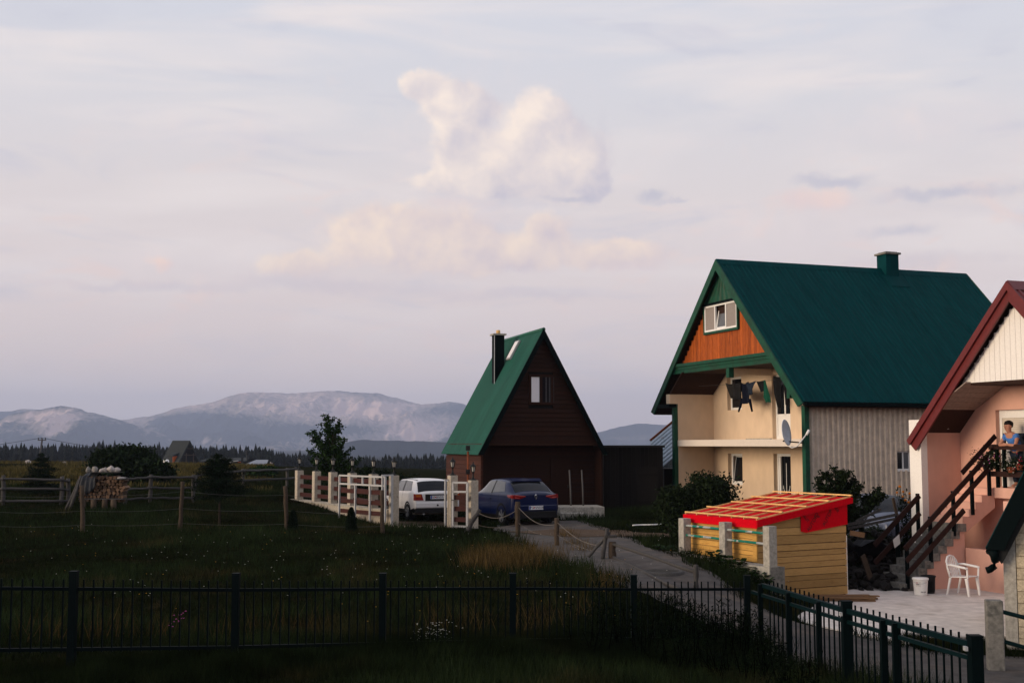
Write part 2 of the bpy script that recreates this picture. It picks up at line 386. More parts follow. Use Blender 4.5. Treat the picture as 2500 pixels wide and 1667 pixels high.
mat('galvanised', (.42, .43, .44), .45, .12, 8, metal=.35)
mat('gate_white', (.40, .40, .40), .5, .10, 8)
mat('black_metal', (.012, .013, .013), .45, .2, 8)
mat('black_plastic', (.012, .012, .013), .5, .2, 8)
mat('rust', (.16, .045, .018), .8, .35, 9)
mat('lamp_glass', (.42, .40, .36), .2, .1)
glass('dark_glass', (.008, .009, .012), .06)
glass('grey_glass', (.10, .105, .115), .06)
mat('curtain', (.72, .72, .76), .5, .12, 2, stretch=(14, 14, .3), spec=.5)
mat('blind_beige', (.27, .235, .215), .5, .05, 3)
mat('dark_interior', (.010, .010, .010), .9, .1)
mat('stone_pale', (.34, .31, .295), .9, .2, 8, rnd=.15, bump=.4, bscale=25)
mat('stone_grey', (.20, .19, .18), .9, .25, 6, rnd=.2, bump=.4, bscale=25)
mat('log_end', (.115, .070, .044), .9, .35, 14, rnd=.6)
mat('tarp', (.030, .032, .037), .6, .25, 5)
mat('wire', (.10, .10, .10), .5, .1, metal=.5)
mat('rope', (.18, .16, .14), .85, .1)
mat('block', (.46, .39, .28), .95, .22, 9, rnd=.10, col2=(.34, .29, .21), lo=.5, hi=.7, bump=.6, bscale=60)
mat('mortar', (.24, .20, .15), .95, .2, 9)
mat('bark', (.022, .017, .013), .95, .35, 9, bump=.5, bscale=20)
mat('leaf_dark', (.009, .017, .0065), .6, .35, 2.5, tone=True, spec=.03)
mat('leaf_mid', (.016, .034, .010), .6, .35, 2.5, tone=True, spec=.03)
mat('leaf_bush', (.011, .018, .007), .6, .35, 2.5, tone=True, spec=.03)
mat('needle', (.006, .012, .0065), .7, .35, 2.5, tone=True, spec=.03)
mat('forest', (.003, .006, .0055), .9, .3, .15, tone=True)
mat('grass', (.0125, .0195, .0075), .85, .4, .5, col2=(.034, .027, .0115), lo=.50, hi=.74, tone=True, spec=0)
mat('hay', (.085, .070, .026), .85, .3, .2, tone=True, spec=0)
mat('dry_grass', (.125, .085, .034), .85, .3, 2, tone=True, spec=0)
mat('weed', (.005, .009, .0045), .8, .3, 2, tone=True, spec=0)
mat('flower_white', (.55, .55, .50), .8, .1); mat('flower_yellow', (.55, .30, .03), .8, .1)
mat('flower_orange', (.65, .20, .01), .8, .1); mat('flower_pink', (.40, .07, .30), .8, .1); mat('flower_red', (.45, .01, .05), .8, .1)
mat('skin', (.42, .20, .135), .6, .08, 20); mat('shirt_blue', (.055, .165, .46), .85, .12, 8); mat('hair', (.006, .005, .005), .6, .2, 20)
mat('trousers', (.012, .018, .034), .9, .1)
mat('manhole', (.06, .058, .056), .7, .3, 14, bump=.8, bscale=30)
mat('terracotta', (.30, .09, .045), .8, .15)

# ------------------------------------------------------------ numpy noise
def vnoise(x, y, seed=0):
    xi = np.floor(x).astype(np.int64); yi = np.floor(y).astype(np.int64); xf = x - xi; yf = y - yi
    h = lambda a, b: (((a * 374761393 + b * 668265263 + seed * 974711) ^ ((a * 374761393 + b * 668265263 + seed * 974711) >> 13)) * 1274126177 & 0xffff) / 65535.0
    u = xf * xf * (3 - 2 * xf); v = yf * yf * (3 - 2 * yf)
    return (h(xi, yi) * (1 - u) + h(xi + 1, yi) * u) * (1 - v) + (h(xi, yi + 1) * (1 - u) + h(xi + 1, yi + 1) * u) * v
def fbm(x, y, o=5, seed=0):
    t = 0; a = .5
    for i in range(o): t = t + a * vnoise(x * 2 ** i, y * 2 ** i, seed + i); a *= .5
    return t

# ------------------------------------------------------------ ground
def axis(lo, hi, step, out, grow=1.22):
    a = list(np.arange(lo, hi + 1e-6, step)); s = step
    while a[-1] < out: s *= grow; a.append(a[-1] + s)
    s = step
    while a[0] > -out: s *= grow; a.insert(0, a[0] - s)
    return np.array(a)
def build_ground():
    xs = axis(-26, 24, .4, 13000); ys = axis(9, 64, .4, 12500); ys = ys[(ys > -150)]
    X, Y = np.meshgrid(xs, ys); Z = ground(X, Y)
    n, m = len(ys), len(xs); idx = np.arange(n * m).reshape(n, m)
    Fc = np.stack([idx[:-1, :-1], idx[:-1, 1:], idx[1:, 1:], idx[1:, :-1]], -1).reshape(-1, 4)
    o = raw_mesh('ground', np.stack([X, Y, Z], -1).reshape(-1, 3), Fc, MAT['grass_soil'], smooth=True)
    tag(o, 'dark meadow ground of short grass and bare brown patches', 'ground', kind='structure')
    return o
build_ground()

def ribbon(name, pts, m, lift, label, cat='lane', sub=6, across=7):
    pts = [Vector((*p[:2], 0)) for p in pts], [p[2] for p in pts]
    ctr, wd = pts; n = (len(ctr) - 1) * sub + 1; V = []
    cx = np.interp(np.arange(n) / sub, range(len(ctr)), [p.x for p in ctr]); cy = np.interp(np.arange(n) / sub, range(len(ctr)), [p.y for p in ctr]); ww = np.interp(np.arange(n) / sub, range(len(ctr)), wd)
    for _ in range(6):
        cx[1:-1] = (cx[:-2] + 2 * cx[1:-1] + cx[2:]) / 4; cy[1:-1] = (cy[:-2] + 2 * cy[1:-1] + cy[2:]) / 4
    tx = np.gradient(cx); ty = np.gradient(cy); l = np.hypot(tx, ty); nx, ny = ty / l, -tx / l
    t = np.linspace(-1, 1, across); e = (fbm(np.arange(n) * .35, np.zeros(n), 3, 5) - .5) * .9
    W = ww[:, None] * .5 * t[None] + e[:, None] * (np.abs(t) > .9) * t
    X = cx[:, None] + nx[:, None] * W; Y = cy[:, None] + ny[:, None] * W
    Z = ground(X, Y) + lift
    idx = np.arange(n * across).reshape(n, across)
    Fc = np.stack([idx[:-1, :-1], idx[:-1, 1:], idx[1:, 1:], idx[1:, :-1]], -1).reshape(-1, 4)
    o = raw_mesh(name, np.stack([X, Y, Z], -1).reshape(-1, 3), Fc, m, smooth=True)
    return tag(o, label, cat, kind='structure')
LANE = [(1.0, 40.5, 3.0), (1.2, 37, 3.4), (1.6, 33, 3.6), (2.2, 29, 3.0), (2.9, 26, 2.6), (3.7, 23.6, 2.6), (4.7, 21.6, 2.8), (6.2, 19.6, 3.6), (8.4, 18.0, 4.6), (12, 16.6, 5), (20, 14, 5)]
ribbon('lane', LANE, MAT['lane'], .035, 'worn grey gravel lane running past the new wooden shed', 'lane')
ribbon('dirt_patch', [(-3.6, 41, 2.6), (-2.8, 39.2, 2.6), (-2.2, 37.9, 2.0)], MAT['bare_earth'], .03, 'bare earth driveway under the white hatchback', 'driveway')
ribbon('earth_track', [(0.6, 36.6, 2.6), (2.6, 34.8, 2.9), (4.2, 34.1, 1.9), (5.0, 33.9, .5)], MAT['bare_earth'], .05, 'patch of bare reddish earth beside the lane', 'track')
def build_yard():
    zy = H - 3.45
    pts = [(5.15, 24.9), (5.75, 23.5), (6.35, 22.1), (7.0, 21.3), (7.6, 21.8), (9.0, 21.9), (9.6, 22.4), (15, 22.4), (15, 33), (9.2, 31.4), (7.9, 28.7), (7.6, 27.4), (5.5, 26.2)]
    m = MB(); m.prism([(x, y, zy - .14) for x, y in pts], (0, 0, .14))
    tag(m.build('concrete_yard', MAT['yard']), 'pale concrete yard in front of the pink house', 'yard', kind='structure')
build_yard()

# ------------------------------------------------------------ mountains
def rock_mat(name, rock, wood, meadow, s):
    m = bpy.data.materials.new(name); m.use_nodes = True; N, L = m.node_tree.nodes, m.node_tree.links; b = N['Principled BSDF']
    b.inputs['Roughness'].default_value = 1; b.inputs['Specular IOR Level'].default_value = 0
    at = N.new('ShaderNodeAttribute'); at.attribute_name = 'tone'
    tc = N.new('ShaderNodeTexCoord'); nz = N.new('ShaderNodeTexNoise'); nz.inputs['Scale'].default_value = s; nz.inputs['Detail'].default_value = 12; nz.inputs['Roughness'].default_value = .68
    L.new(tc.outputs['Object'], nz.inputs['Vector'])
    ad = N.new('ShaderNodeMath'); ad.operation = 'MULTIPLY_ADD'; L.new(nz.outputs[0], ad.inputs[0]); ad.inputs[1].default_value = 1.15; L.new(at.outputs['Fac'], ad.inputs[2])
    cr = N.new('ShaderNodeValToRGB'); L.new(ad.outputs[0], cr.inputs[0]); e = cr.color_ramp.elements
    e[0].position = .40; e[0].color = (*wood, 1); e[1].position = .98; e[1].color = (*rock, 1)
    k = cr.color_ramp.elements.new(.50); k.color = (*[w * 1.4 for w in wood], 1)
    k = cr.color_ramp.elements.new(.58); k.color = (*meadow, 1); k = cr.color_ramp.elements.new(.84); k.color = (*[(a + b2) / 2 for a, b2 in zip(meadow, rock)], 1)
    L.new(cr.outputs[0], b.inputs['Base Color']); return m
MK = 2.0                     # mountains stand this much further off (and are that much larger)
def mountain(name, sky, D, spread, foot, m, amp, seed, label, cliffs=(), woods=(), cols=760, rows=110, extra=1.0):
    D *= MK; spread *= MK; amp *= MK
    px = np.array([p[0] for p in sky], float) * 1.063; py = np.array([p[1] for p in sky], float) * 1.063
    u = np.linspace(px[0], px[-1], cols); row = np.interp(u, px, py)
    for _ in range(3): row[1:-1] = (row[:-2] + 2 * row[1:-1] + row[2:]) / 4
    row += (fbm(u * .035, u * 0, 5, seed) - .5) * 5 * extra
    v = np.r_[np.linspace(0, 1, rows), 1.15, 1.4]
    U, V = np.meshgrid(u, v); ROW = np.interp(U, u, row)
    Y = D - spread * (1 - V); X = (U - 1250) / F * D + (U - 1250) / F * (Y - D) * .6
    crest = (1085 - ROW) / F * D * 1.002 + H
    t = np.clip(V, 0, 1); prof = np.where(V <= 1, t ** 1.25 * .6 + .4 * t, 1 - (V - 1) * 1.2)
    Z = foot + (crest - foot) * prof
    Xk, Yk = X / MK, Y / MK; wx = Xk + 90 * (fbm(Xk / 300, Yk / 300, 3, seed + 50) - .5); env = np.sin(np.pi * np.clip(V, 0, 1) ** 1.6) ** .7
    carve = np.abs(2 * fbm(wx / 380, Yk / 620, 6, seed + 3) - 1) * 1.5 + np.abs(2 * fbm(wx / 130, Yk / 300, 5, seed + 9) - 1) * .75 + np.abs(2 * fbm(wx / 48, Yk / 110, 4, seed + 13) - 1) * .42
    Z -= carve * amp * env
    # never rise over the drawn skyline
    lim = (crest - H) / D * Y + H - (1 - t) * 1
    Z = np.minimum(Z, np.where(V < 1, lim, Z)); Z = np.maximum(Z, foot - 4)
    tone = (fbm(Xk / 500, Z / MK / 90, 5, seed + 20) - .5) * 1.2 - .12 + .08 * t
    for cx, cy, rx, ry, k in list(cliffs) + list(woods):
        PY = 1085 - (Z - H) / Y * F
        q = np.exp(-(((U / 1.063 - cx) / rx) ** 2 + ((PY / 1.063 - cy) / ry) ** 2)); tone += k * q * (1 if k < 0 else .45 + 2.6 * (fbm(Xk / 22, Z / MK / 70, 4, seed + 40)) ** 1.3)
        if k > 0:            # cliffs also bite into the relief
            Z -= q * amp * .5 * np.abs(fbm(Xk / 50, Z / MK / 200, 4, seed + 31) - .5)
    n, c = V.shape; idx = np.arange(n * c).reshape(n, c)
    Fc = np.stack([idx[:-1, :-1], idx[:-1, 1:], idx[1:, 1:], idx[1:, :-1]], -1).reshape(-1, 4)
    o = raw_mesh(name, np.stack([X, Y, Z], -1).reshape(-1, 3), Fc, m, smooth=True, attr=tone.ravel())
    return tag(o, label, 'mountain', kind='structure')
MR = rock_mat('mountain_rock', (.66, .50, .45), (.012, .020, .026), (.17, .15, .135), .022)
MF = rock_mat('mountain_wood', (.16, .13, .115), (.010, .016, .020), (.035, .042, .040), .014)
MH = rock_mat('hill_wood', (.016, .024, .030), (.006, .011, .015), (.011, .017, .021), .03)
VAL = H - 34
mountain('mountain', [(-350, 940), (-200, 955), (-80, 950), (0, 946), (60, 940), (110, 940), (200, 950), (260, 966), (300, 962), (340, 957), (400, 940), (450, 930), (500, 920), (540, 906), (575, 901), (620, 903), (660, 905), (700, 903), (750, 897), (790, 899), (830, 903), (870, 904), (920, 917), (965, 929), (1000, 927), (1030, 924), (1060, 927), (1110, 945), (1180, 968), (1280, 990), (1375, 1002), (1600, 990), (1800, 980), (2100, 970), (2700, 960)],
         4600, 1700, VAL, MR, 120, 4, 'long pale rocky mountain with a broad flat top', cliffs=[(965, 995, 60, 22, .55), (690, 940, 150, 16, .22), (550, 1010, 45, 14, .35), (880, 935, 90, 16, .2)], woods=[(450, 965, 95, 16, -.45), (560, 985, 60, 25, -.2), (720, 985, 28, 8, -.35), (820, 985, 60, 10, -.3), (640, 1000, 60, 14, -.2)])
mountain('mountain', [(-420, 985), (-300, 965), (-150, 960), (-60, 968), (0, 962), (40, 948), (80, 943), (110, 937), (140, 932), (160, 932), (180, 938), (200, 946), (235, 953), (270, 962), (310, 975), (360, 992), (410, 1010), (470, 1030), (560, 1060)],
         3700, 1100, VAL, MR, 95, 14, 'left hand mountain with a bright vertical cliff face', cliffs=[(160, 955, 34, 20, .6), (95, 955, 45, 12, .45), (175, 985, 25, 22, .45), (20, 975, 25, 16, .3)], woods=[(260, 990, 60, 18, -.35), (60, 1000, 70, 16, -.25), (120, 1010, 120, 12, -.2)])
mountain('mountain', [(1180, 1030), (1300, 1008), (1375, 992), (1400, 985), (1430, 979), (1460, 974), (1482, 972), (1500, 975), (1530, 976), (1560, 982), (1620, 985), (1700, 995), (1900, 1000), (2300, 1010), (2700, 1020)],
         3900, 1000, VAL, MF, 55, 24, 'rounded wooded mountain between the cabin and the big house', cliffs=[(1540, 995, 40, 8, .3), (1440, 1005, 60, 6, .25)])
mountain('foothill', [(560, 1090), (640, 1065), (690, 1053), (740, 1036), (790, 1018), (820, 1011), (850, 1010), (900, 1012), (950, 1013), (1000, 1014), (1060, 1020), (1150, 1024), (1300, 1026), (1500, 1030), (1700, 1035), (2000, 1040), (2600, 1050)],
         1700, 500, VAL, MH, 14, 34, 'dark wooded foothill in front of the rocky mountain', extra=.8)

# ------------------------------------------------------------ distant conifer wood
def build_forest():
    V = []; Fc = []; T = []; o = 0; r = random.Random(3)
    for i in range(6800):
        Y = r.uniform(350, 480); px = r.uniform(-260, 2750)
        x = (px - 1250) / F * Y
        toprow = np.interp(px, [-260, 0, 400, 640, 700, 900, 1100, 2750], [1085, 1087, 1087, 1093, 1106, 1117, 1111, 1108])
        top = H - (toprow - 1085) / F * Y + r.gauss(0, .9) - abs(r.gauss(0, 1.7)) - (Y - 350) * .003
        base = gz(x, Y) - 1; h = max(top - base, 4); rad = h * r.uniform(.17, .27)
        ti = r.randint(5, 7); tone = r.uniform(.6, 1.25)
        for k in range(ti):
            f = k / ti; z1 = base + h * (.16 + .84 * (f + 1.25 / ti)) ; z0 = base + h * (.10 + .84 * f); z1 = min(z1, base + h)
            rr = rad * (1 - f) ** .85 + .12; n = 7; a0 = r.random() * 6
            V.append((x + r.uniform(-.1, .1), Y, z1)); T.append(tone * 1.1)
            for j in range(n):
                q = rr * r.uniform(.62, 1.15); V.append((x + cos(a0 + j * 2 * pi / n) * q, Y + sin(a0 + j * 2 * pi / n) * q, z0 + r.uniform(-.5, .4))); T.append(tone * r.uniform(.6, 1.0))
            Fc += [(o, o + 1 + j, o + 1 + (j + 1) % n) for j in range(n)]; o += n + 1
    ob = raw_mesh('conifer_forest', np.array(V), np.array(Fc), MAT['forest'], attr=np.array(T))
    tag(ob, 'dark belt of far conifer forest along the foot of the mountains', 'forest', kind='stuff')
build_forest()

# ------------------------------------------------------------ haze: one closed box of even air
def build_haze():
    m = bpy.data.materials.new('haze'); m.use_nodes = True; N, L = m.node_tree.nodes, m.node_tree.links
    N.remove(N['Principled BSDF']); v = N.new('ShaderNodeVolumePrincipled')
    v.inputs['Color'].default_value = (.62, .73, 1.0, 1); v.inputs['Density'].default_value = HAZE; v.inputs['Anisotropy'].default_value = 0.0
    L.new(v.outputs[0], N['Material Output'].inputs['Volume'])
    b = MB(); b.box(-13400, 13400, -400, 12800, H - 46, H + 520)
    tag(b.build('haze', m), 'thin bluish evening haze over the whole valley', 'haze', kind='stuff')
HAZE = 1.12e-4
build_haze()
# ------------------------------------------------------------ building helpers
def corrugated(p0, U, V, pitch, amp, mat_, name, parent, prof=((0, 0), (.30, 0), (.42, 1), (.58, 1), (.70, 0)), nrm=None, thick=.03):
    """sheet from corner p0, ribs repeat along U, run along V"""
    p0 = Vector(p0); U = Vector(U); V = Vector(V); n = nrm or U.cross(V).normalized(); n = Vector(n); k = max(1, int(round(U.length / pitch)))
    pts = []
    for i in range(k):
        for a, h in prof: pts.append((min((i + a) / k, 1), h * amp))
    pts.append((1, 0)); m = MB(); vs = []
    for t, h in pts: vs += [p0 + U * t + n * h, p0 + U * t + V + n * h]
    q = len(pts); low = [p0 + U * t + n * (h - thick) for t, h in pts]; lowv = [p + V for p in low]
    m.add(vs, [(2 * i, 2 * i + 2, 2 * i + 3, 2 * i + 1) for i in range(q - 1)])
    m.add([w for pair in zip(low, lowv) for w in pair], [(2 * i, 2 * i + 1, 2 * i + 3, 2 * i + 2) for i in range(q - 1)])
    o = 2 * q
    m.f += [(2 * i, o + 2 * i, o + 2 * i + 2, 2 * i + 2) for i in range(q - 1)] + [(2 * i + 1, 2 * i + 3, o + 2 * i + 3, o + 2 * i + 1) for i in range(q - 1)]
    m.sm += [False] * (2 * (q - 1))
    return m.build(name, mat_, parent, fix=False)
def wall_open(m, r0, r1, u0, u1, z0, z1, holes):
    """wall slab between r0..r1 (thickness), u along y, with rectangular holes (u0,u1,z0,z1)"""
    us = sorted({u0, u1, *[h[0] for h in holes], *[h[1] for h in holes]})
    for a, b in zip(us[:-1], us[1:]):
        mid = (a + b) / 2; cuts = sorted((h[2], h[3]) for h in holes if h[0] < mid < h[1]); z = z0
        for c0, c1 in cuts:
            if c0 > z + 1e-4: m.box(r0, r1, a, b, z, c0)
            z = c1
        if z < z1 - 1e-4: m.box(r0, r1, a, b, z, z1)
    return m
def win_r(parent, r, u0, u1, z0, z1, panes, fm, gm, fw=.07, name='window', tilt=None, label=None, axis='u', d=.06):
    """window lying in a plane of constant r (axis 'u': width along local y) or constant y (axis 'x': width along local x)"""
    def T(a, b, c): return (a, b, c) if axis == 'u' else (b, a, c)
    def bx(m, ra, rb, ua, ub, za, zb):
        p = T(ra, ua, za); q = T(rb, ub, zb); m.box(min(p[0], q[0]), max(p[0], q[0]), min(p[1], q[1]), max(p[1], q[1]), za, zb)
    m = MB(); bx(m, r, r + d, u0, u1, z0, z0 + fw); bx(m, r, r + d, u0, u1, z1 - fw, z1); bx(m, r, r + d, u0, u0 + fw, z0 + fw, z1 - fw); bx(m, r, r + d, u1 - fw, u1, z0 + fw, z1 - fw)
    n = len(panes)
    for i in range(1, n):
        u = u0 + (u1 - u0) * i / n; bx(m, r - .004, r + d, u - fw * .5, u + fw * .5, z0 + fw, z1 - fw)
    f = m.build(name, fm, parent)
    if label: f['label'] = label
    for i, g in enumerate(panes):
        a = u0 + (u1 - u0) * i / n + fw * .6; b = u0 + (u1 - u0) * (i + 1) / n - fw * .6; m = MB()
        if tilt == i:
            s = MB(); k = .05; e = .16
            for (ua, ub, za, zb) in ((a, b, z0 + fw, z0 + fw + k), (a, b, z1 - fw - k, z1 - fw), (a, a + k, z0 + fw, z1 - fw), (b - k, b, z0 + fw, z1 - fw)):
                sh = lambda z: r + .02 + e * 0 + e * (z - z0 - fw) / (z1 - z0)
                s.add([T(sh(z) + o, u, z) for z in (za, zb) for u in (ua, ub) for o in (0, .04)], [(0, 1, 3, 2), (4, 6, 7, 5), (0, 4, 5, 1), (2, 3, 7, 6), (0, 2, 6, 4), (1, 5, 7, 3)])
            s.build('sash', fm, f)
            m.add([T(r + .04 + e * (z - z0 - fw) / (z1 - z0), u, z) for z, u in ((z0 + fw + k, a + k), (z0 + fw + k, b - k), (z1 - fw - k, b - k), (z1 - fw - k, a + k))], [(0, 1, 2, 3)])
            m.build('pane', g, f)
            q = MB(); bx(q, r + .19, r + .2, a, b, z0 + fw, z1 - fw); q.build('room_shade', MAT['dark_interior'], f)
        else:
            bx(m, r + d * .35, r + d * .5, a, b, z0 + fw * .9, z1 - fw * .9); m.build('pane', g, f)
    return f

# ================================================================= BIG HOUSE
BH_YAW = radians(19.5); BH_R = P(1960, 980, 38.5); BH_B = H - 2.62
bh_r = Vector((cos(BH_YAW), sin(BH_YAW), 0)); bh_g = Vector((-sin(BH_YAW), cos(BH_YAW), 0))
def bhw(px, r, zl):          # local w on plane r, height zl (local), seen at column px
    return along(Vector((BH_R.x, BH_R.y, BH_B + zl)) + bh_r * r, bh_g, px)
def bhr(px, w, zl): return along(Vector((BH_R.x, BH_R.y, BH_B + zl)) + bh_g * w, bh_r, px)
def bhz(py, r, w): return zof(py, (Vector((BH_R.x, BH_R.y, 0)) + bh_r * r + bh_g * w).y) - BH_B
def big_house():
    t = thing('house', (BH_R.x, BH_R.y, BH_B), 'tall cream house with steep dark green metal roof and orange wooden gable', 'house', BH_YAW)
    W, L = 10.95, 11.35; ze = BH_R.z - BH_B; hw = W / 2; za = ze + 5.42; sl = (za - ze) / hw
    rz = lambda w: ze + sl * min(w, W - w)
    R0, WR, WL, RC = .35, .42, 9.36, 1.95       # front wall line, right wall, left wall, recessed wall
    # roof
    up = Vector((0, hw, za - ze)); n = Vector((0, -(za - ze), hw)).normalized()
    n2 = Vector((0, (za - ze), hw)).normalized(); q = 11
    for i in range(q):
        e = (i % 2) * .004
        corrugated(Vector((L * i / q, 0, ze)) + n * e, (L / q + .02, 0, 0), up, .206, .02, MAT['roof_teal'], 'roof_sheet', t, nrm=n)
        corrugated(Vector((L * i / q, W, ze)) + n2 * e, (L / q + .02, 0, 0), Vector((0, -hw, za - ze)), .206, .02, MAT['roof_teal'], 'roof_sheet', t, nrm=n2)
    m = MB(); m.prism([(-.02, hw - .2, za - .17), (-.02, hw, za + .055), (-.02, hw + .2, za - .17), (-.02, hw, za + .015)], (L + .04, 0, 0)); m.build('ridge_cap', MAT['roof_teal'], t)
    for s in (0, 1):
        f = (lambda w: w) if s == 0 else (lambda w: W - w)
        for rr in (-.06, L):
            m = MB(); a = .36; dz = a * sl * .0
            m.prism([(rr, f(-.04), ze - .06), (rr, f(hw), za + .03), (rr, f(hw), za + .03 - .40), (rr, f(.22), ze - .16)], (.06, 0, 0)); m.build('barge_board', MAT['trim_green'], t)
        m = MB(); m.prism([(0.05, f(0), ze - .06), (.05, f(hw), za - .06), (.05, f(hw), za - .17), (.05, f(.0), ze - .17)], (L - .1, 0, 0)); m.build('roof_deck', MAT['dark_soffit'], t)
    # gable: vertical orange boards
    zb = 5.78; zt = bhz(727, .25, 4.2); zw0 = bhz(797, .25, 4.2); wa, wb = bhw(1803, .25, 7.2), bhw(1724, .25, 7.2)
    w = 1.7; r_ = random.Random(5)
    while w < W - 1.7:
        bw = .185; top = min(rz(w + .01), rz(w + bw - .01)) - .3; segs = []
        inside = w + bw > wa - .06 and w < wb + .06
        if inside: segs = [(zb, zw0 - .05)]
        elif top > zb + .05: segs = [(zb, min(top, zt))]
        for a, b in segs:
            if b > a + .04:
                m = MB(); j = r_.uniform(0, .006); m.box(.25 - j, .29, w + .004, w + bw - .004, a, b); m.build('board', MAT['orange_wood'], t)
        w += bw
    # dark backing behind the boards, green metal triangle over the window
    m = MB(); m.prism([(.31, 2.15, zb), (.31, W - 2.15, zb), (.31, hw, za - .48)], (.05, 0, 0)); m.build('gable_backing', MAT['dark_soffit'], t)
    m = MB(); k = 9
    w0, w1 = wa - .35, wb + .5; fan = []
    for i in range(4 * k + 1):
        u = i / (4 * k); h = (.0, .0, .045, .045)[i % 4]; fan.append((.22 - h, w0 + (w1 - w0) * u, zt + .03)); fan.append((.22 - h * .2, hw + (u - .5) * .25, za - .34))
    m.add(fan, [(2 * i, 2 * i + 2, 2 * i + 3, 2 * i + 1) for i in range(4 * k)]); m.build('gable_sheet', MAT['trim_green'], t, fix=False)
    m = MB(); m.box(.12, .3, w0 - .1, w1 + .1, zt - .05, zt + .03); m.build('drip_edge', MAT['dark_green_metal'], t)
    # attic window
    m = MB()
    for a, b, c, d in ((wa - .07, wb + .07, zw0 - .09, zw0), (wa - .07, wa, zw0, zt - .05), (wb, wb + .07, zw0, zt - .05)): m.box(.16, .26, a, b, c, d)
    m.build('window_trim', MAT['trim_green'], t)
    win_r(t, .18, wa, wb, zw0, zt - .05, [MAT['blind_beige'], MAT['grey_glass'], MAT['blind_beige']], MAT['white_plastic'], MAT['grey_glass'], tilt=1, label='three part white attic window with the middle sash tilted open')
    # green beam under the gable
    m = MB(); m.box(.05, .34, 1.72, W - 1.72, 5.55, 5.66); m.box(-.01, .34, 1.84, W - 1.84, 5.66, 5.775); m.build('gable_beam', MAT['trim_green'], t)
    m = MB(); m.box(.08, .30, 1.62, W - 1.62, 5.40, 5.548); m.build('gable_beam', MAT['trim_green'], t)
    m = MB(); m.box(.12, .32, 4.9, 5.12, 5.05, 5.398); m.build('beam_post', MAT['trim_green'], t)
    m = MB(); m.box(.34, RC, 4.92, 5.10, 5.16, 5.397); m.build('cross_beam', MAT['cream_wall'], t)
    # loggia ceiling and sloping soffit
    m = MB(); m.box(.305, RC + .3, 1.62, 8.4, 5.40, 5.46); m.build('loggia_ceiling', MAT['dark_soffit'], t)
    nb = 7
    for i in range(nb):
        a, b = i / nb, (i + 1) / nb; w0_, w1_ = 9.34 - 1.05 * a, 9.34 - 1.05 * b + .012; z0_, z1_ = 4.62 + .78 * a, 4.62 + .78 * b
        m = MB(); m.prism([(-.02, w0_, z0_), (-.02, w1_, z1_), (-.02, w1_, z1_ + .04), (-.02, w0_, z0_ + .04)], (RC + .0, 0, 0)); m.build('soffit_board', MAT['dark_soffit'], t)
    # walls
    sl0, sl1 = bhz(1089, .4, 6), bhz(1073, .4, 6)
    uw = (bhw(1811, RC, 4), bhw(1776, RC, 4), bhz(1000, RC, 7.4), bhz(918, RC, 7.4))
    ud = (bhw(1929, RC, 4), bhw(1885, RC, 4), sl1 + .02, bhz(911, RC, 4.0))
    lw = (bhw(1813, RC, 1.5), bhw(1778, RC, 1.5), bhz(1184, RC, 7.4), bhz(1107, RC, 7.4))
    ld = (bhw(1931, RC, 1.5), bhw(1889, RC, 1.5), .15, bhz(1107, RC, 4.0))
    m = wall_open(MB(), RC, RC + .35, 1.62, WL, 0, 5.40, [uw, ud, lw, ld]); m.prism([(RC, WR, 0), (RC, 1.618, 0), (RC, 1.618, 5.40), (RC, WR, rz(WR) - .2)], (.35, 0, 0)); m.build('front_wall', MAT['cream_wall'], t)
    m = MB(); m.box(R0, RC, WL, WL + .3, 0, 4.62); m.box(-.02, R0 - .003, WL, WL + .3, 4.24, 4.615); m.build('side_wall', MAT['cream_wall'], t)
    m = MB(); m.box(RC + .36, L - .3, WL, WL + .3, 0, 4.6); m.prism([(L - .6, WR, 0), (L - .6, WL - .003, 0), (L - .6, WL - .003, rz(WL) - .2), (L - .6, hw, za - .25), (L - .6, WR, rz(WR) - .2)], (.3, 0, 0)); m.box(RC + .36, L - .61, WR + .1, WR + .35, 0, 4.1); m.build('back_wall', MAT['cream_wall'], t)
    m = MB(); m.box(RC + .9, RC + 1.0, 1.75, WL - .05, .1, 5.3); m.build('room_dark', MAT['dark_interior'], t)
    # balcony slab with a slightly bowed front
    k = 14; pts = [(R0 - .05 - .30 * sin(pi * i / k) ** .8, WR + (WL - WR - .03) * i / k, sl0) for i in range(k + 1)] + [(RC - .003, WL - .03, sl0), (RC - .003, WR, sl0)]
    m = MB(); m.prism(pts, (0, 0, sl1 - sl0)); m.build('balcony_slab', MAT['slab_white'], t)
    m = MB(); m.box(RC - .08, RC - .004, ud[1] + .05, WL - 2.6, sl1 + .002, sl1 + .05); m.build('skirting', MAT['concrete'], t)
    # windows and doors of the recessed wall
    win_r(t, RC + .16, *uw, [MAT['dark_glass']], MAT['white_plastic'], None, fw=.1)
    win_r(t, RC + .16, *lw, [MAT['dark_glass']], MAT['white_plastic'], None, fw=.09, tilt=0)
    for q, dec in ((ud, False), (ld, True)):
        d = MB(); zm = q[2] + .85
        a, b = q[0], q[1]
        for (x0, x1, y0, y1) in ((a, a + .09, q[2], q[3]), (b - .09, b, q[2], q[3]), (a + .09, b - .09, q[3] - .1, q[3]), (a + .09, b - .09, q[2], q[2] + .12)): d.box(RC + .16, RC + .24, x0, x1, y0, y1)
        if not dec: d.box(RC + .17, RC + .22, a + .09, b - .09, zm - .06, zm + .06); d.box(RC + .18, RC + .21, a + .1, b - .1, q[2] + .12, zm - .06); d.box(RC + .17, RC + .23, (a + b) / 2 - .04, (a + b) / 2 + .04, zm, q[3] - .1)
        dr = d.build('balcony_door' if not dec else 'glazed_door', MAT['white_plastic'], t)
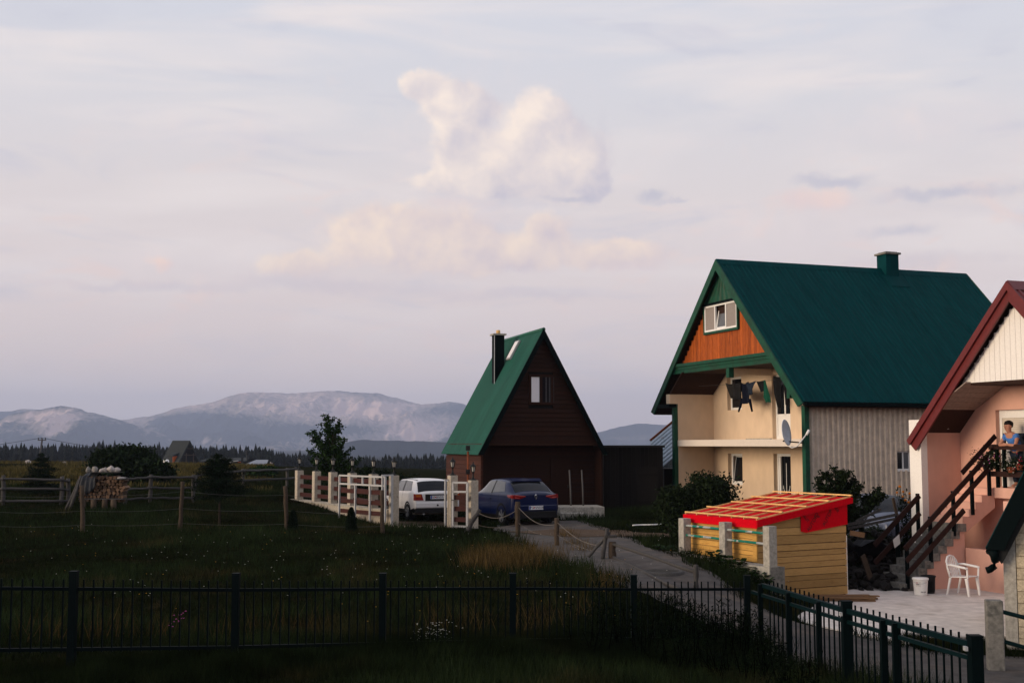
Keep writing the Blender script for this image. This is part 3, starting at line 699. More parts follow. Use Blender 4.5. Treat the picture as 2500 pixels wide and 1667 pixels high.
        g = MB(); g.box(RC + .19, RC + .2, a + .08, b - .08, zm + .05 if not dec else q[2] + .1, q[3] - .09); g.build('pane', MAT['dark_glass'], dr)
        if dec:
            h = MB(); c = (a + b) / 2; mid = q[2] + .75
            h.box(RC + .175, RC + .188, c - .012, c + .012, q[2] + .12, q[3] - .35)
            for s in (-1, 1): h.tube([(RC + .182, c + s * .22 * sin(i / 8 * pi / 2), mid - .02 + .26 * (1 - cos(i / 8 * pi / 2))) for i in range(9)], .011, 6)
            h.build('glazing_bar', MAT['white_plastic'], dr)
            s = MB(); s.box(RC + .09, RC + .15, a + .1 + .62 * (b - a), a + .2 + .62 * (b - a), q[2], q[3] - .1); s.build('open_leaf', MAT['white_plastic'], dr)
    # tin clad side wall
    th = BH_B; wz = lambda py, r: bhz(py, r, WR)
    ra, rb = bhr(2190, WR, 1.5), bhr(2226, WR, 1.5); z0, z1 = wz(1147, 4.5), wz(1101, 4.5)
    for (a, b, c, d) in ((R0 + .08, ra, 0, ze - .02), (rb, 10.9, 0, ze - .02), (ra, rb, 0, z0), (ra, rb, z1, ze - .02)):
        corrugated((a, WR - .02, c), (b - a, 0, 0), (0, 0, d - c), .205, .065, MAT['tin_wall'], 'wall_sheet', t, prof=((0, 0), (.34, 0), (.58, 1), (.82, 1)), nrm=Vector((0, -1, 0)))
    m = MB(); m.box(rb - .05, rb - .004, WR - .05, WR + .098, z0, z1); m.box(ra, rb, WR - .05, WR + .098, z0 - .05, z0 - .004); m.build('window_reveal', MAT['white_paint'], t)
    win_r(t, WR + .02, ra, rb - .055, z0, z1, [MAT['dark_glass'], MAT['grey_glass']], MAT['white_plastic'], None, fw=.045, axis='x')
    # gutters, posts and downpipes
    for w_, zt_, r0 in ((WR - .05, ze - .1, R0 - .1), (WL + .12, 4.22, R0 - .16)):
        m = MB(); m.box(r0, r0 + .16, w_ - .09, w_ + .11, 0, zt_); m.build('downpipe', MAT['trim_green'], t)
    m = MB(); m.box(-.05, .28, WL + .02, W - .35, 4.10, 4.235); m.box(.285, L - .3, WL + .32, W - .25, 4.12, 4.2); m.build('eave_soffit', MAT['dark_green_metal'], t)
    m = MB(); m.box(.05, L, -.10, .03, ze - .13, ze - .035); m.build('gutter', MAT['dark_green_metal'], t)
    m = MB(); m.box(.12, .32, .95, 1.13, 4.15, 4.82); m.build('bracket_post', MAT['trim_green'], t)
    # chimney
    rc = bhr(2180, hw - .35, 9.2); c = MB(); c.box(rc - .29, rc + .29, hw - .34, hw + .24, za - .75, za + .58); ch = c.build('chimney', MAT['roof_teal'], t)
    c = MB(); c.box(rc - .36, rc + .36, hw - .41, hw + .31, za + .58, za + .65); c.box(rc - .26, rc + .26, hw - .3, hw + .2, za + .65, za + .69); c.build('chimney_cap', MAT['concrete_old'], ch)
    c = MB(); c.prism([(rc - .42, hw - .8, rz(hw - .8) + .035), (rc + .42, hw - .8, rz(hw - .8) + .035), (rc + .42, hw - .3, rz(hw - .3) + .04), (rc - .42, hw - .3, rz(hw - .3) + .04)], (0, 0, .02)); c.build('flashing', MAT['roof_teal'], ch)
    return dict(t=t, RC=RC, sl1=sl1, sl0=sl0, WL=WL, WR=WR, R0=R0, ze=ze)
BH = big_house()
def bhw_world(r, w, z): return Vector((BH_R.x, BH_R.y, BH_B + z)) + bh_r * r + bh_g * w

# laundry on the balcony
def garment(name, label, cat, col, outline, r, seed, wave=.05, fold=9):
    """outline: list of (w_left, w_right, z) rows from top to bottom, local to the house"""
    t0 = outline[0]; base = bhw_world(r, (t0[0] + t0[1]) / 2, outline[-1][2]); rr = random.Random(seed); V = []; n = 14; rows = len(outline)
    for i, (a, b, z) in enumerate(outline):
        for j in range(n + 1):
            u = j / n; f = sin(u * fold + seed) * wave * (.25 + .75 * i / max(1, rows - 1)) + rr.uniform(-.006, .006)
            p = bhw_world(r + f, a + (b - a) * u, z + sin(u * 5 + seed) * .015 - .04 * sin(pi * u) * (i == 0)); V.append(p - base)
    Fc = [(i * (n + 1) + j, i * (n + 1) + j + 1, (i + 1) * (n + 1) + j + 1, (i + 1) * (n + 1) + j) for i in range(rows - 1) for j in range(n)]
    m = MB(); m.add(V, Fc, True); m_ = mat('cloth_' + label.replace(' ', '_')[:24], col, .95, .3, 10)
    o = m.build(name, m_); o.location = base; s = o.modifiers.new('thickness', 'SOLIDIFY'); s.thickness = .012
    return tag(o, label, cat, group='laundry on the balcony line')
def laundry():
    r = 1.05; z = bhz(938, r, 7.0)
    q = lambda px: bhw(px, r, z)
    zz = lambda py: bhz(py, r, 6.6)
    rows = lambda pts: [(q(a), q(b), zz(y)) for a, b, y in pts]
    t = thing('clothes_line', bhw_world(r, q(1740), BH['sl1']), 'thin washing line strung across the loggia', 'line', BH_YAW); o = MB()
    A = bhw_world(r, 9.3, z + .12) - Vector(t.location); 
    inv = Matrix.Rotation(-BH_YAW, 4, 'Z')
    pts = [inv @ (bhw_world(r, 9.3 + (1.3 - 9.3) * i / 16, z + .03 - .06 * sin(pi * i / 16)) - Vector(t.location)) for i in range(17)]
    o.tube(pts, .006, 5); o.build('cord', MAT['wire'], t)
    for s in (0, -1):
        o = MB(); p = pts[s]; o.box(p[0] - .02, p[0] + .02, p[1] - .02, p[1] + .02, p[2] - .06, p[2] + .06); o.build('hook', MAT['white_plastic'], t)
    garment('towel', 'grey towel hanging leftmost on the washing line', 'towel', (.016, .015, .014), rows([(1771, 1792, 935), (1774, 1793, 948), (1778, 1795, 960), (1781, 1797, 973)]), r, 1)
    garment('pullover', 'black knitted pullover on the line beside the grey towel', 'pullover', (.012, .012, .013), rows([(1792, 1810, 936), (1790, 1812, 950), (1791, 1812, 965), (1790, 1811, 977)]), r - .04, 2)
    j = garment('jacket', 'navy blue jacket with dangling sleeves on the line', 'jacket', (.003, .005, .014), rows([(1810, 1827, 937), (1808, 1830, 945), (1810, 1829, 960), (1811, 1829, 978), (1810, 1832, 986), (1812, 1830, 987)]), r, 3)
    base = Vector(j.location); ms = MB()
    for pl in (((1812, 976), (1807, 992), (1802, 1006)), ((1829, 978), (1832, 992), (1835, 1007))):
        ms = MB(); ms.tube([bhw_world(r, q(px), zz(py)) - base for px, py in pl], [.06, .05, .035], 6); ms.build('sleeve', j.data.materials[0], j)
    garment('jeans', 'faded blue denim shorts pegged on the line', 'shorts', (.018, .027, .046), rows([(1824, 1848, 937), (1826, 1842, 946), (1830, 1838, 955), (1830, 1838, 968)]), r - .03, 4, .04)
    garment('vest', 'small black vest pegged between jeans and green towel', 'vest', (.008, .008, .009), rows([(1847, 1866, 936), (1851, 1866, 946), (1856, 1866, 957), (1858, 1864, 962)]), r, 5, .03)
    garment('towel', 'green towel bunched and hanging on the line', 'towel', (.008, .075, .046), rows([(1865, 1868, 935), (1865, 1873, 955), (1864, 1878, 975), (1870, 1879, 988)]), r, 6, .06)
    garment('trousers', 'long black trousers hanging in front of the balcony door', 'trousers', (.006, .006, .007), rows([(1888, 1912, 929), (1887, 1908, 945), (1889, 1907, 970), (1896, 1908, 1001)]), r, 7, .03)
    garment('trousers', 'narrow black leggings hanging right of the long trousers', 'trousers', (.007, .006, .008), rows([(1907, 1918, 926), (1914, 1924, 950), (1917, 1925, 975), (1918, 1927, 996)]), r - .05, 8, .03)
laundry()
def dish():
    c = bhw_world(-.38, bhw(1920, -.38, bhz(1056, -.38, 1)), bhz(1056, -.38, 1)); t = thing('satellite_dish', c, 'grey oval satellite dish on the green corner post', 'satellite dish')
    n = Vector((.80, -.58, .14)).normalized(); a = n.cross(Vector((0, 0, 1))).normalized(); b = a.cross(n); m = MB(); V = [Vector((0, 0, 0)) - n * .10]; Fc = []
    R, K = 5, 28
    for i in range(1, R + 1):
        f = i / R
        for k in range(K): V.append(a * cos(2 * pi * k / K) * f * .35 + b * sin(2 * pi * k / K) * f * .43 - n * .10 * (1 - f * f))
    Fc += [(0, 1 + k, 1 + (k + 1) % K) for k in range(K)]
    for i in range(R - 1): Fc += [(1 + i * K + k, 1 + (i + 1) * K + k, 1 + (i + 1) * K + (k + 1) % K, 1 + i * K + (k + 1) % K) for k in range(K)]
    m.add(V, Fc, True); o = m.build('reflector', mat('dish_grey', (.50, .54, .60), .5, .08), t); s = o.modifiers.new('t', 'SOLIDIFY'); s.thickness = .015
    lo = -b * .43; tip = n * .62 - b * .30
    tip = Vector((.62, -.25, -.02))
    m = MB(); m.tube([lo + n * .0, lo * 1.1 + Vector((.1, 0, -.03)), lo * 1.05 + Vector((.25, -.1, .0)), tip], .02, 8); m.build('arm', MAT['white_plastic'], t)
    m = MB(); m.tube([tip + Vector((-.03, 0, -.06)), tip + Vector((.06, 0, .1))], .045, 10); m.build('receiver', MAT['white_plastic'], t)
    post = bhw_world(.33, BH['WR'], 0); m = MB(); m.tube([lo * .55 - n * .09, lo * .6 - n * .16, Vector((post.x - c.x, post.y - c.y, -.34))], .022, 8); m.tube([Vector((post.x - c.x, post.y - c.y, -.22)), Vector((post.x - c.x, post.y - c.y, -.46))], .03, 8); m.build('bracket', MAT['black_metal'], t)
dish()

# ================================================================= A-FRAME CABIN
CB_YAW = radians(17); CB_A = P(1327, 804, 45); CB_B = H - 2.66
cb_u = Vector((cos(CB_YAW), sin(CB_YAW), 0)); cb_v = Vector((-sin(CB_YAW), cos(CB_YAW), 0))
def cabin():
    t = thing('cabin', (CB_A.x, CB_A.y, CB_B), 'steep A-frame cabin of dark brown boards with bright green metal roof', 'cabin', CB_YAW)
    za = CB_A.z - CB_B; hw = 2.57; ze = za - 4.74; L = 5.75; sl = (za - ze) / hw; o = Vector((CB_A.x, CB_A.y, CB_B))
    cx = lambda px, y, z: along(o + cb_v * y + Vector((0, 0, z)), cb_u, px)
    cz = lambda py, x, y: zof(py, (o + cb_u * x + cb_v * y).y) - CB_B
    half = lambda z: (za - z) / sl
    for s in (-1, 1):
        up = Vector((-s * hw, 0, za - ze)); n = Vector((s * (za - ze), 0, hw)).normalized()
        for i in range(6): corrugated(Vector((s * hw, L * i / 6, ze)) + n * (i % 2) * .004, (0, L / 6 + .015, 0), up, .106, .024, MAT['roof_green'], 'roof_sheet', t, nrm=n)
        for y in (-.05, L): 
            m = MB(); m.prism([(s * (hw + .01), y, ze), (0, y, za + .03), (0, y, za - .32), (s * (hw - .2), y, ze)], (0, .05, 0)); m.build('barge_board', MAT['dark_green_metal'], t)
        m = MB(); m.prism([(s * (hw - .02), .01, ze), (0, .01, za - .05), (0, .01, za - .16), (s * (hw - .08), .01, ze)], (0, L - .02, 0)); m.build('roof_deck', MAT['dark_soffit'], t)
    m = MB(); m.tube([(0, -.03, za + .0), (0, L + .03, za + .0)], .075, 8); m.build('ridge_cap', MAT['roof_green'], t)
    # gable boards
    zb = cz(1074, 0, .15); h = .172
    wx0, wx1 = cx(1290, .2, 4.3), cx(1350, .2, 4.3); wz0, wz1 = cz(988, 0, .2), cz(914, 0, .2)
    z = zb; r_ = random.Random(9)
    while z < za - .5:
        k = half(z + h) - .06; j = r_.uniform(0, .008); segs = [(-k, k)]
        if z + h > wz0 and z < wz1: segs = [(-k, wx0), (wx1, k)]
        for a, b in segs:
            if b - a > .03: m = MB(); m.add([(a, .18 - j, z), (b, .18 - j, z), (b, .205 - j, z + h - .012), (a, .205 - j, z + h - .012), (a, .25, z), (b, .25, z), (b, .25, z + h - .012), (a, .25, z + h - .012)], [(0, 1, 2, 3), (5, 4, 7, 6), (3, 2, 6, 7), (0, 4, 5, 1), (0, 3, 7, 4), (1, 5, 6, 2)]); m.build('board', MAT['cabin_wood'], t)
        z += h
    m = MB(); m.prism([(-half(zb) + .1, .26, zb), (half(zb) - .1, .26, zb), (.05, .26, za - .25), (-.05, .26, za - .25)], (0, .05, 0)); m.build('gable_backing', MAT['dark_interior'], t)
    m = MB(); m.box(-half(zb) + .02, half(zb) - .02, .14, .26, zb - .12, zb - .004); m.build('gable_beam', MAT['cabin_wood'], t)
    win_r(t, .14, wx0 + .0, wx1, wz0, wz1, [MAT['curtain'], MAT['dark_glass']], MAT['cabin_wood'], None, fw=.10, axis='x', d=.09, label='brown framed gable window with one pale curtain')
    m = MB(); k0 = wx0 + (wx1 - wx0) * .5; 
    for i in range(3): m.box(k0 + .18 + i * .14, k0 + .24 + i * .14, .165, .172, wz0 + .1, wz1 - .1)
    m.build('curtain', mat('curtain_dark', (.05, .05, .055), .8, .2), t)
    # lower walls
    zs = ze + .02; xl = -hw + .17; nb = int(zb / h)
    for i in range(int((zs + .25) / h)):
        m = MB(); j = r_.uniform(0, .008); m.box(xl - .03 + j, xl + .05, .14, L - .25, i * h, (i + 1) * h - .012); m.build('board', MAT['cabin_wood_lit'], t)
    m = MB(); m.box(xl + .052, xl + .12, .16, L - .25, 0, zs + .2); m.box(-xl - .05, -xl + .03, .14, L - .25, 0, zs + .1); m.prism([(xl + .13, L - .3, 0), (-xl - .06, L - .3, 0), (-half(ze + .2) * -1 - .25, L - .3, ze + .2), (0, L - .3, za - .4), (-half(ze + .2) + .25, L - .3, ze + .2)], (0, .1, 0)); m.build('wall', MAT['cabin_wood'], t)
    for i in range(int(zb / h)):
        m = MB(); m.box(xl + .13, -xl - .06, .82, .88, i * h, (i + 1) * h - .012); m.build('board', MAT['cabin_wood'], t)
    m = MB(); m.box(xl + .125, -xl - .055, .885, .95, 0, zb); m.build('lower_backing', MAT['dark_interior'], t)
    m = MB(); m.box(xl + .02, -xl - .06, .16, L - .4, zb - .20, zb - .13); m.build('porch_ceiling', MAT['dark_soffit'], t)
    d = MB(); d.box(.55, 1.35, .78, .815, .15, 2.1); dd = d.build('door', MAT['cabin_wood'], t)
    d = MB(); d.box(1.22, 1.26, .75, .778, 1.0, 1.12); d.build('handle', MAT['black_metal'], dd)
    # chimney with pot, skylight
    c = MB(); c.box(-.86 - .2, -.86 + .2, 3.0, 3.42, za - 2.3, za + .02); ch = c.build('chimney', MAT['dark_green_metal'], t)
    c = MB(); c.box(-1.13, -.59, 2.93, 3.49, za + .02, za + .085); c.build('chimney_cap', MAT['concrete'], ch)
    c = MB(); c.lathe([(.0, 0), (.085, 0), (.085, .15), (.06, .155), (0, .155)], (-.86, 3.2, za + .085), 12); c.build('chimney_pot', MAT['batten_wood'], ch)
    c = MB(); c.box(-1.08, -1.063, 2.985, 2.999, za - 2.2, za + .01); c.box(-1.075, -1.062, 3.0, 3.05, za - 2.4, za + .01); c.build('corner_trim', MAT['galvanised'], ch)
    n = Vector((-(za - ze), 0, hw)).normalized(); d_ = Vector((-hw, 0, -(za - ze))).normalized()
    p = Vector((0, 2.35, za)) + d_ * .30 + n * .03; c = MB(); q = [p, p + Vector((0, .55, 0)), p + Vector((0, .55, 0)) + d_ * .85, p + d_ * .85]; c.prism(q, n * .07); sk = c.build('skylight', MAT['galvanised'], t)
    p = p + n * .073 + Vector((0, .06, 0)) + d_ * .06; c = MB(); c.prism([p, p + Vector((0, .43, 0)), p + Vector((0, .43, 0)) + d_ * .73, p + d_ * .73], n * .006); c.build('pane', MAT['curtain'], sk)
    return t
cabin()
def cabin_step():
    a = P(1364, 1250, 42.2); b = P(1475, 1250, 42.2); z0 = gz((a.x + b.x) / 2, 42.6); zt = zof(1236, 42.2)
    t = thing('porch_step', ((a.x + b.x) / 2, 42.7, z0 - .02), 'pale concrete porch block with a lower step before the cabin', 'step', radians(6)); k = (b.x - a.x) / 2
    m = MB(); m.box(-k, k, -.35, 1.05, 0, zt - z0); m.build('slab', MAT['concrete'], t, bevel=.02)
    m = MB(); m.box(-k, 0.02, -.75, -.354, 0, (zt - z0) * .55); m.build('lower_step', MAT['concrete'], t, bevel=.02)
    for i, (px, la) in enumerate(((1394, 'pale wooden pole standing left on the porch block'), (1424, 'pale wooden pole standing right on the porch block'))):
        p = P(px, 1226, 43.2); p.z = zt - .01; q = P(px - 4, 1147, 43.6); m = MB(); m.tube([Vector((0, 0, 0)), (q - p) * .5 + Vector((.01, 0, 0)), q - p], [.036, .032, .028], 7)
        o = m.build('wooden_pole', MAT['weathered_wood']); o.location = p; tag(o, la, 'pole', 'poles on the porch block')
cabin_step()

# ================================================================= DARK PLANK BARN and tin roofed shed
def barn():
    Y = 46.6; a = P(1474, 1150, Y).x; b = P(1619, 1150, Y).x; zb = H - 2.62; zt = zof(1091, Y) - zb
    t = thing('plank_barn', ((a + b) / 2, Y, zb), 'low flat roofed barn of near black vertical planks', 'barn'); k = (b - a) / 2; x = -k; r_ = random.Random(4)
    while x < k - .02:
        w = min(r_.uniform(.12, .19), k - x); j = r_.uniform(0, .02); m = MB(); m.box(x + .004, x + w - .004, -j, .04, r_.uniform(0, .06), zt - .02); m.build('plank', MAT['barn_wood'], t); x += w
    m = MB(); m.box(-k, k, .042, 3.2, 0, zt - .03); m.build('wall', MAT['barn_wood'], t)
    m = MB(); m.box(-k - .1, k + .06, -.18, 3.3, zt - .02, zt + .07); m.build('roof', MAT['black_metal'], t)
    d = MB(); d.box(k - 1.05, k - .2, -.05, -.024, .1, 1.75); dd = d.build('door', MAT['barn_wood'], t)
    for z in (.35, 1.4): d = MB(); d.box(k - 1.0, k - .25, -.075, -.052, z, z + .1); d.build('ledge', MAT['barn_wood'], dd)
    # roof behind
    p0 = P(1600, 1150, 49.5); U = P(1632, 1064, 53) - p0; V = P(1690, 1078, 49.5) - P(1612, 1146, 49.5)
    s = thing('tin_shed', (p0.x + 1, 51, gz(p0.x + 1, 51)), 'small shed with a rusty pale blue corrugated roof behind the plank barn', 'shed'); L0 = Vector(s.location)
    q = P(1606, 1150, 49.5) - L0; U = Vector((0.0, 2.6, 1.25)); V = Vector((2.6, 0.5, 2.1)) * .62
    corrugated(q, U, V, .32, .05, mat('tin_blue', (.30, .36, .42), .5, .2, 3, col2=(.20, .085, .05), lo=.62, hi=.70, metal=.3), 'roof_sheet', s, prof=((0, 0), (.55, 0), (.62, 1), (.9, 1)))
    m = MB(); m.box(q.x + .3, q.x + 1.7, q.y + .35, q.y + 2.2, 0, q.z + .1); m.build('wall', MAT['barn_wood'], s)
    m = MB(); m.beam(q + U + Vector((0, 0, .03)), q + U + V + Vector((0, 0, .03)), .12, .08); m.build('ridge_cap', MAT['rust'], s)
barn()

# ================================================================= PINK HOUSE
PK_YAW = radians(21); PK_A = P(2461, 691.5, 27.5); PK_B = H - 3.5
pk_r = Vector((cos(PK_YAW), sin(PK_YAW), 0)); pk_g = Vector((-sin(PK_YAW), cos(PK_YAW), 0)); PK_O = Vector((PK_A.x, PK_A.y, PK_B))
def pk(r, w, z): return PK_O + pk_r * r + pk_g * w + Vector((0, 0, z))
def pkw(px, r, z): return along(pk(r, 0, z), pk_g, px)
def pkr(px, w, z): return along(pk(0, w, z), pk_r, px)
def pkz(py, r, w): return zof(py, pk(r, w, 0).y) - PK_B
W1 = pkw(2265, .3, 3.0); R2 = pkr(2346, W1, 3.0)
ZL = pkz(1190, .6, 1.8)
def pink_house():
    t = thing('house', PK_O, 'pink rendered house with a dark red roof and white boarded gable', 'house', PK_YAW)
    za = PK_A.z - PK_B; hw = 3.62; ze = za - 3.60; L = 9.5; sl = 3.60 / hw; rz = lambda w: za - sl * abs(w)
    for s in (1, -1):
        up = Vector((0, -s * hw, 3.60)); n = Vector((0, s * 3.60, hw)).normalized()
        corrugated((0, s * hw, ze), (L, 0, 0), up, .25, .03, MAT['roof_red'], 'roof_sheet', t, nrm=n)
        m = MB(); m.prism([(-.06, s * (hw + .02), ze - .04), (-.06, 0, za + .05), (-.06, 0, za - .16), (-.06, s * (hw - .08), ze - .16)], (.06, 0, 0)); m.build('barge_board', MAT['trim_red'], t)
        m = MB(); m.prism([(.0, s * (hw - .08), ze - .165), (.0, 0, za - .165), (.0, 0, za - .42), (.0, s * (hw - .24), ze - .3)], (.05, 0, 0)); m.build('barge_board', MAT['trim_red'], t)
        m = MB(); m.prism([(0.06, s * (hw - .02), ze - .04), (.06, 0, za - .05), (.06, 0, za - .17), (.06, s * (hw - .02), ze - .16)], (L - .1, 0, 0)); m.build('roof_deck', MAT['dark_soffit'], t)
    m = MB(); m.prism([(-.02, -.22, za - .17), (-.02, 0, za + .07), (-.02, .22, za - .17), (-.02, 0, za + .02)], (L, 0, 0)); m.build('ridge_cap', MAT['roof_red'], t)
    zg = pkz(935, .25, 1.7); w = -3.0
    while w < 3.0:
        b = .17; top = min(rz(w), rz(w + b)) - .35
        if top > zg + .03: m = MB(); m.box(.22, .25, w + .004, w + b - .004, zg, top); m.build('board', MAT['white_paint'], t)
        w += b
    k = (za - zg) / sl - .35; m = MB(); m.prism([(.26, -k, zg + .01), (.26, k, zg + .01), (.26, .1, za - .5), (.26, -.1, za - .5)], (.06, 0, 0)); m.build('gable_backing', MAT['white_paint'], t)
    # sloping soffit boards and ceiling
    wtop = (za - zg) / sl; nb = 9; greyb = mat('soffit_grey', (.30, .235, .20), .7, .15, 4, rnd=.08)
    wa, zw = W1 + .1, pkz(1036, .5, W1)
    for i in range(nb):
        a, b = i / nb, (i + 1) / nb - .008; w0, w1 = wa + (1.55 - wa) * a, wa + (1.55 - wa) * b; z0, z1 = zw + (zg - zw) * a, zw + (zg - zw) * b
        m = MB(); m.prism([(.06, w0, z0), (.06, w1, z1), (.06, w1, z1 + .03), (.06, w0, z0 + .03)], (R2 - .06, 0, 0)); m.build('soffit_board', greyb, t)
    m = MB(); m.box(.22, R2 + .2, -3.2, 1.56, zg - .06, zg - .004); m.build('porch_ceiling', MAT['dark_soffit'], t)
    # walls
    wz0, wz1 = ZL + .02, pkz(997, R2, .6); wu1 = pkw(2434, R2, 3.2); 
    m = wall_open(MB(), R2, R2 + .3, -3.3, W1 + .3, 0, zg + .3, [(wu1 - 1.5, wu1, wz0, wz1)]); m.build('porch_wall', MAT['pink_wall'], t)
    m = MB(); m.box(.3, R2 - .003, W1, W1 + .3, 0, zw + .05); m.build('return_wall', MAT['pink_wall'], t)
    m = MB(); m.box(.10, .297, W1 - .0, W1 + .44, 0, zw + .12); m.build('corner_column', MAT['white_paint'], t)
    m = MB(); m.box(R2 + .31, L - .2, 3.15, 3.4, 0, ze + .2); m.box(L - .4, L - .2, -3.3, 3.1, 0, ze + 2); m.box(R2 + .31, L - .41, -3.4, -3.2, 0, ze + .1); m.build('wall', MAT['pink_wall'], t)
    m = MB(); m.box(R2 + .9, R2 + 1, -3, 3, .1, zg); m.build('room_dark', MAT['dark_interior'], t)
    # shuttered balcony door
    u0, u1 = wu1 - 1.5, wu1; f = MB(); rr = R2 + .12
    for a, b, c, d in ((u0, u0 + .08, wz0, wz1), (u1 - .08, u1, wz0, wz1), (u0 + .08, u1 - .08, wz1 - .2, wz1), (u0 + .08, u1 - .08, wz0, wz0 + .1)): f.box(rr, rr + .08, a, b, c, d)
    fo = f.build('balcony_door', MAT['white_plastic'], t); zs = pkz(1056, R2, .6); z = zs
    while z < wz1 - .2:
        m = MB(); m.box(rr + .015, rr + .035, u0 + .08, u1 - .08, z, z + .048); m.build('shutter_slat', mat('shutter', (.60, .54, .47), .5, .05) if 'shutter' not in MAT else MAT['shutter'], fo); z += .052
    m = MB(); m.box(rr + .03, rr + .045, u0 + .08, u1 - .08, wz0 + .1, zs); m.build('pane', MAT['dark_glass'], fo)
    m = MB(); m.box(rr + .02, rr + .03, u1 - .30, u1 - .18, wz0 + .8, zs); m.box(rr + .02, rr + .03, u1 - .5, u1 - .08, wz0 + .1, wz0 + .85); m.build('lower_panel', MAT['white_plastic'], fo)
    # wall lamp
    p = (pkr(2310, W1, 3.4), W1 - .06, pkz(1043, .8, W1)); m = MB(); m.lathe([(0, -.05), (.05, -.05), (.06, .0), (.035, .05), (0, .06)], p, 10); m.build('wall_lamp', MAT['lamp_glass'], t)
    # landing
    m = MB(); m.box(STR1 - .05, R2 - .003, -3.3, 1.79, ZL - .25, ZL); m.build('landing', MAT['pink_wall'], t)
    m = MB(); m.box(.04, .2, .42, 1.72, 0, pkz(1341, .04, 1.2)); m.build('low_wall', MAT['pink_wall'], t)
    m = MB(); m.box(.02, .3, .18, .42, 0, ZL - .26); m.build('pier', MAT['pink_wall'], t)
    return t
SB = hit(2207, 1442, H - 3.45); _rel = SB - PK_O; STR0 = _rel.dot(pk_r); STW = _rel.dot(pk_g)
STR1 = pkr(2428, STW, ZL)
pink_house()
def staircase():
    t = thing('staircase', pk(STR0, STW + .5, 0), 'outdoor concrete staircase with brown rails beside the pink house', 'staircase', PK_YAW); n = 14
    run = (STR1 - STR0) / n; rise = ZL / (n + .4); yw = .98
    L = lambda r: r - STR0
    for i in range(n):
        grey = i < 9; z1 = .12 + rise * (i + .6); r0 = i * run
        m = MB(); m.box(r0, r0 + run + (.06 if i < n - 1 else 0), -.5 - (.04 if grey else 0), .5, z1 - rise - .015, z1); m.build('step', MAT['concrete_old'] if grey else MAT['pink_wall'], t)
    k = L(.04); slope = rise / run; zz = lambda r: .12 + slope * r - rise * .55
    m = MB(); m.prism([(.1, -.5 + .01, 0), (k + .05, -.49, 0), (k + .05, -.49, zz(k)), (.1, -.49, max(.02, zz(.1)))], (0, .95, 0)); m.build('stair_base', MAT['pink_wall'], t)
    m = MB(); e = STR1 - STR0; m.prism([(k - .02, -.495, zz(k) - .25), (k - .02, -.495, zz(k)), (e, -.495, zz(e)), (e, -.495, zz(e) - .45)], (0, .96, 0)); m.build('stringer', MAT['pink_wall'], t)
    m = MB(); m.rock((-.12, .15, -.02), (.3, .42, .14), 3); m.build('bottom_slab', MAT['concrete_old'], t)
    # railing
    def posts(y, rs, h=.98, lift=0):
        for r in rs:
            z = .12 + slope * r; m = MB(); m.box(r - .035, r + .035, y - .035, y + .035, z - .1, z + h + lift); m.build('railing_post', MAT['dark_green_metal'], t)
    e0 = pkr(2211, STW, 1) - STR0; xs = [pkr(px, STW, z) - STR0 for px, z in ((2213, .8), (2270, 1.4), (2326, 2.0), (2371, 2.5), (2412, 3.0))]
    posts(-.52, xs); ya = -.57
    for k2, (a, b) in ((.28, (xs[0] - .06, xs[2] + .28)), (.60, (xs[0] - .06, xs[4] + .15)), (.92, (xs[0] - .10, xs[4] + .15))):
        m = MB(); m.beam((a, ya, .12 + slope * a + k2), (b, ya, .12 + slope * b + k2), .03, .125); m.build('rail', MAT['rail_brown'], t)
    a = xs[2] + .25; b = xs[4] + .2; m = MB(); m.beam((a, ya, .12 + slope * a + 1.2), (b, ya, .12 + slope * b + 1.2), .03, .12); m.build('rail', MAT['rail_brown'], t)
    ys = .52; fx = [pkr(2193, STW + 1, 1.1) - STR0, pkr(2243, STW + 1, 1.6) - STR0]; posts(ys, fx, 1.05)
    for k2 in (.55, .98):
        a, b = fx[0] - .75, fx[1] + .02; m = MB(); m.beam((a, ys - .05, .12 + slope * a + k2), (b, ys - .05, .12 + slope * b + k2), .03, .125); m.build('rail', MAT['rail_brown'], t)
    # landing railing
    q = L(STR1); 
    for w in (-.62, -.85, -1.9): m = MB(); m.box(q - .03, q + .04, w - .035, w + .035, ZL - .2, ZL + 1.04); m.build('railing_post', MAT['dark_green_metal'], t)
    for z in (.27, .93): m = MB(); m.box(q - .075, q - .04, -2.6, -.42, ZL + z, ZL + z + .13); m.build('rail', MAT['rail_brown'], t)
    return q
STQ = staircase()

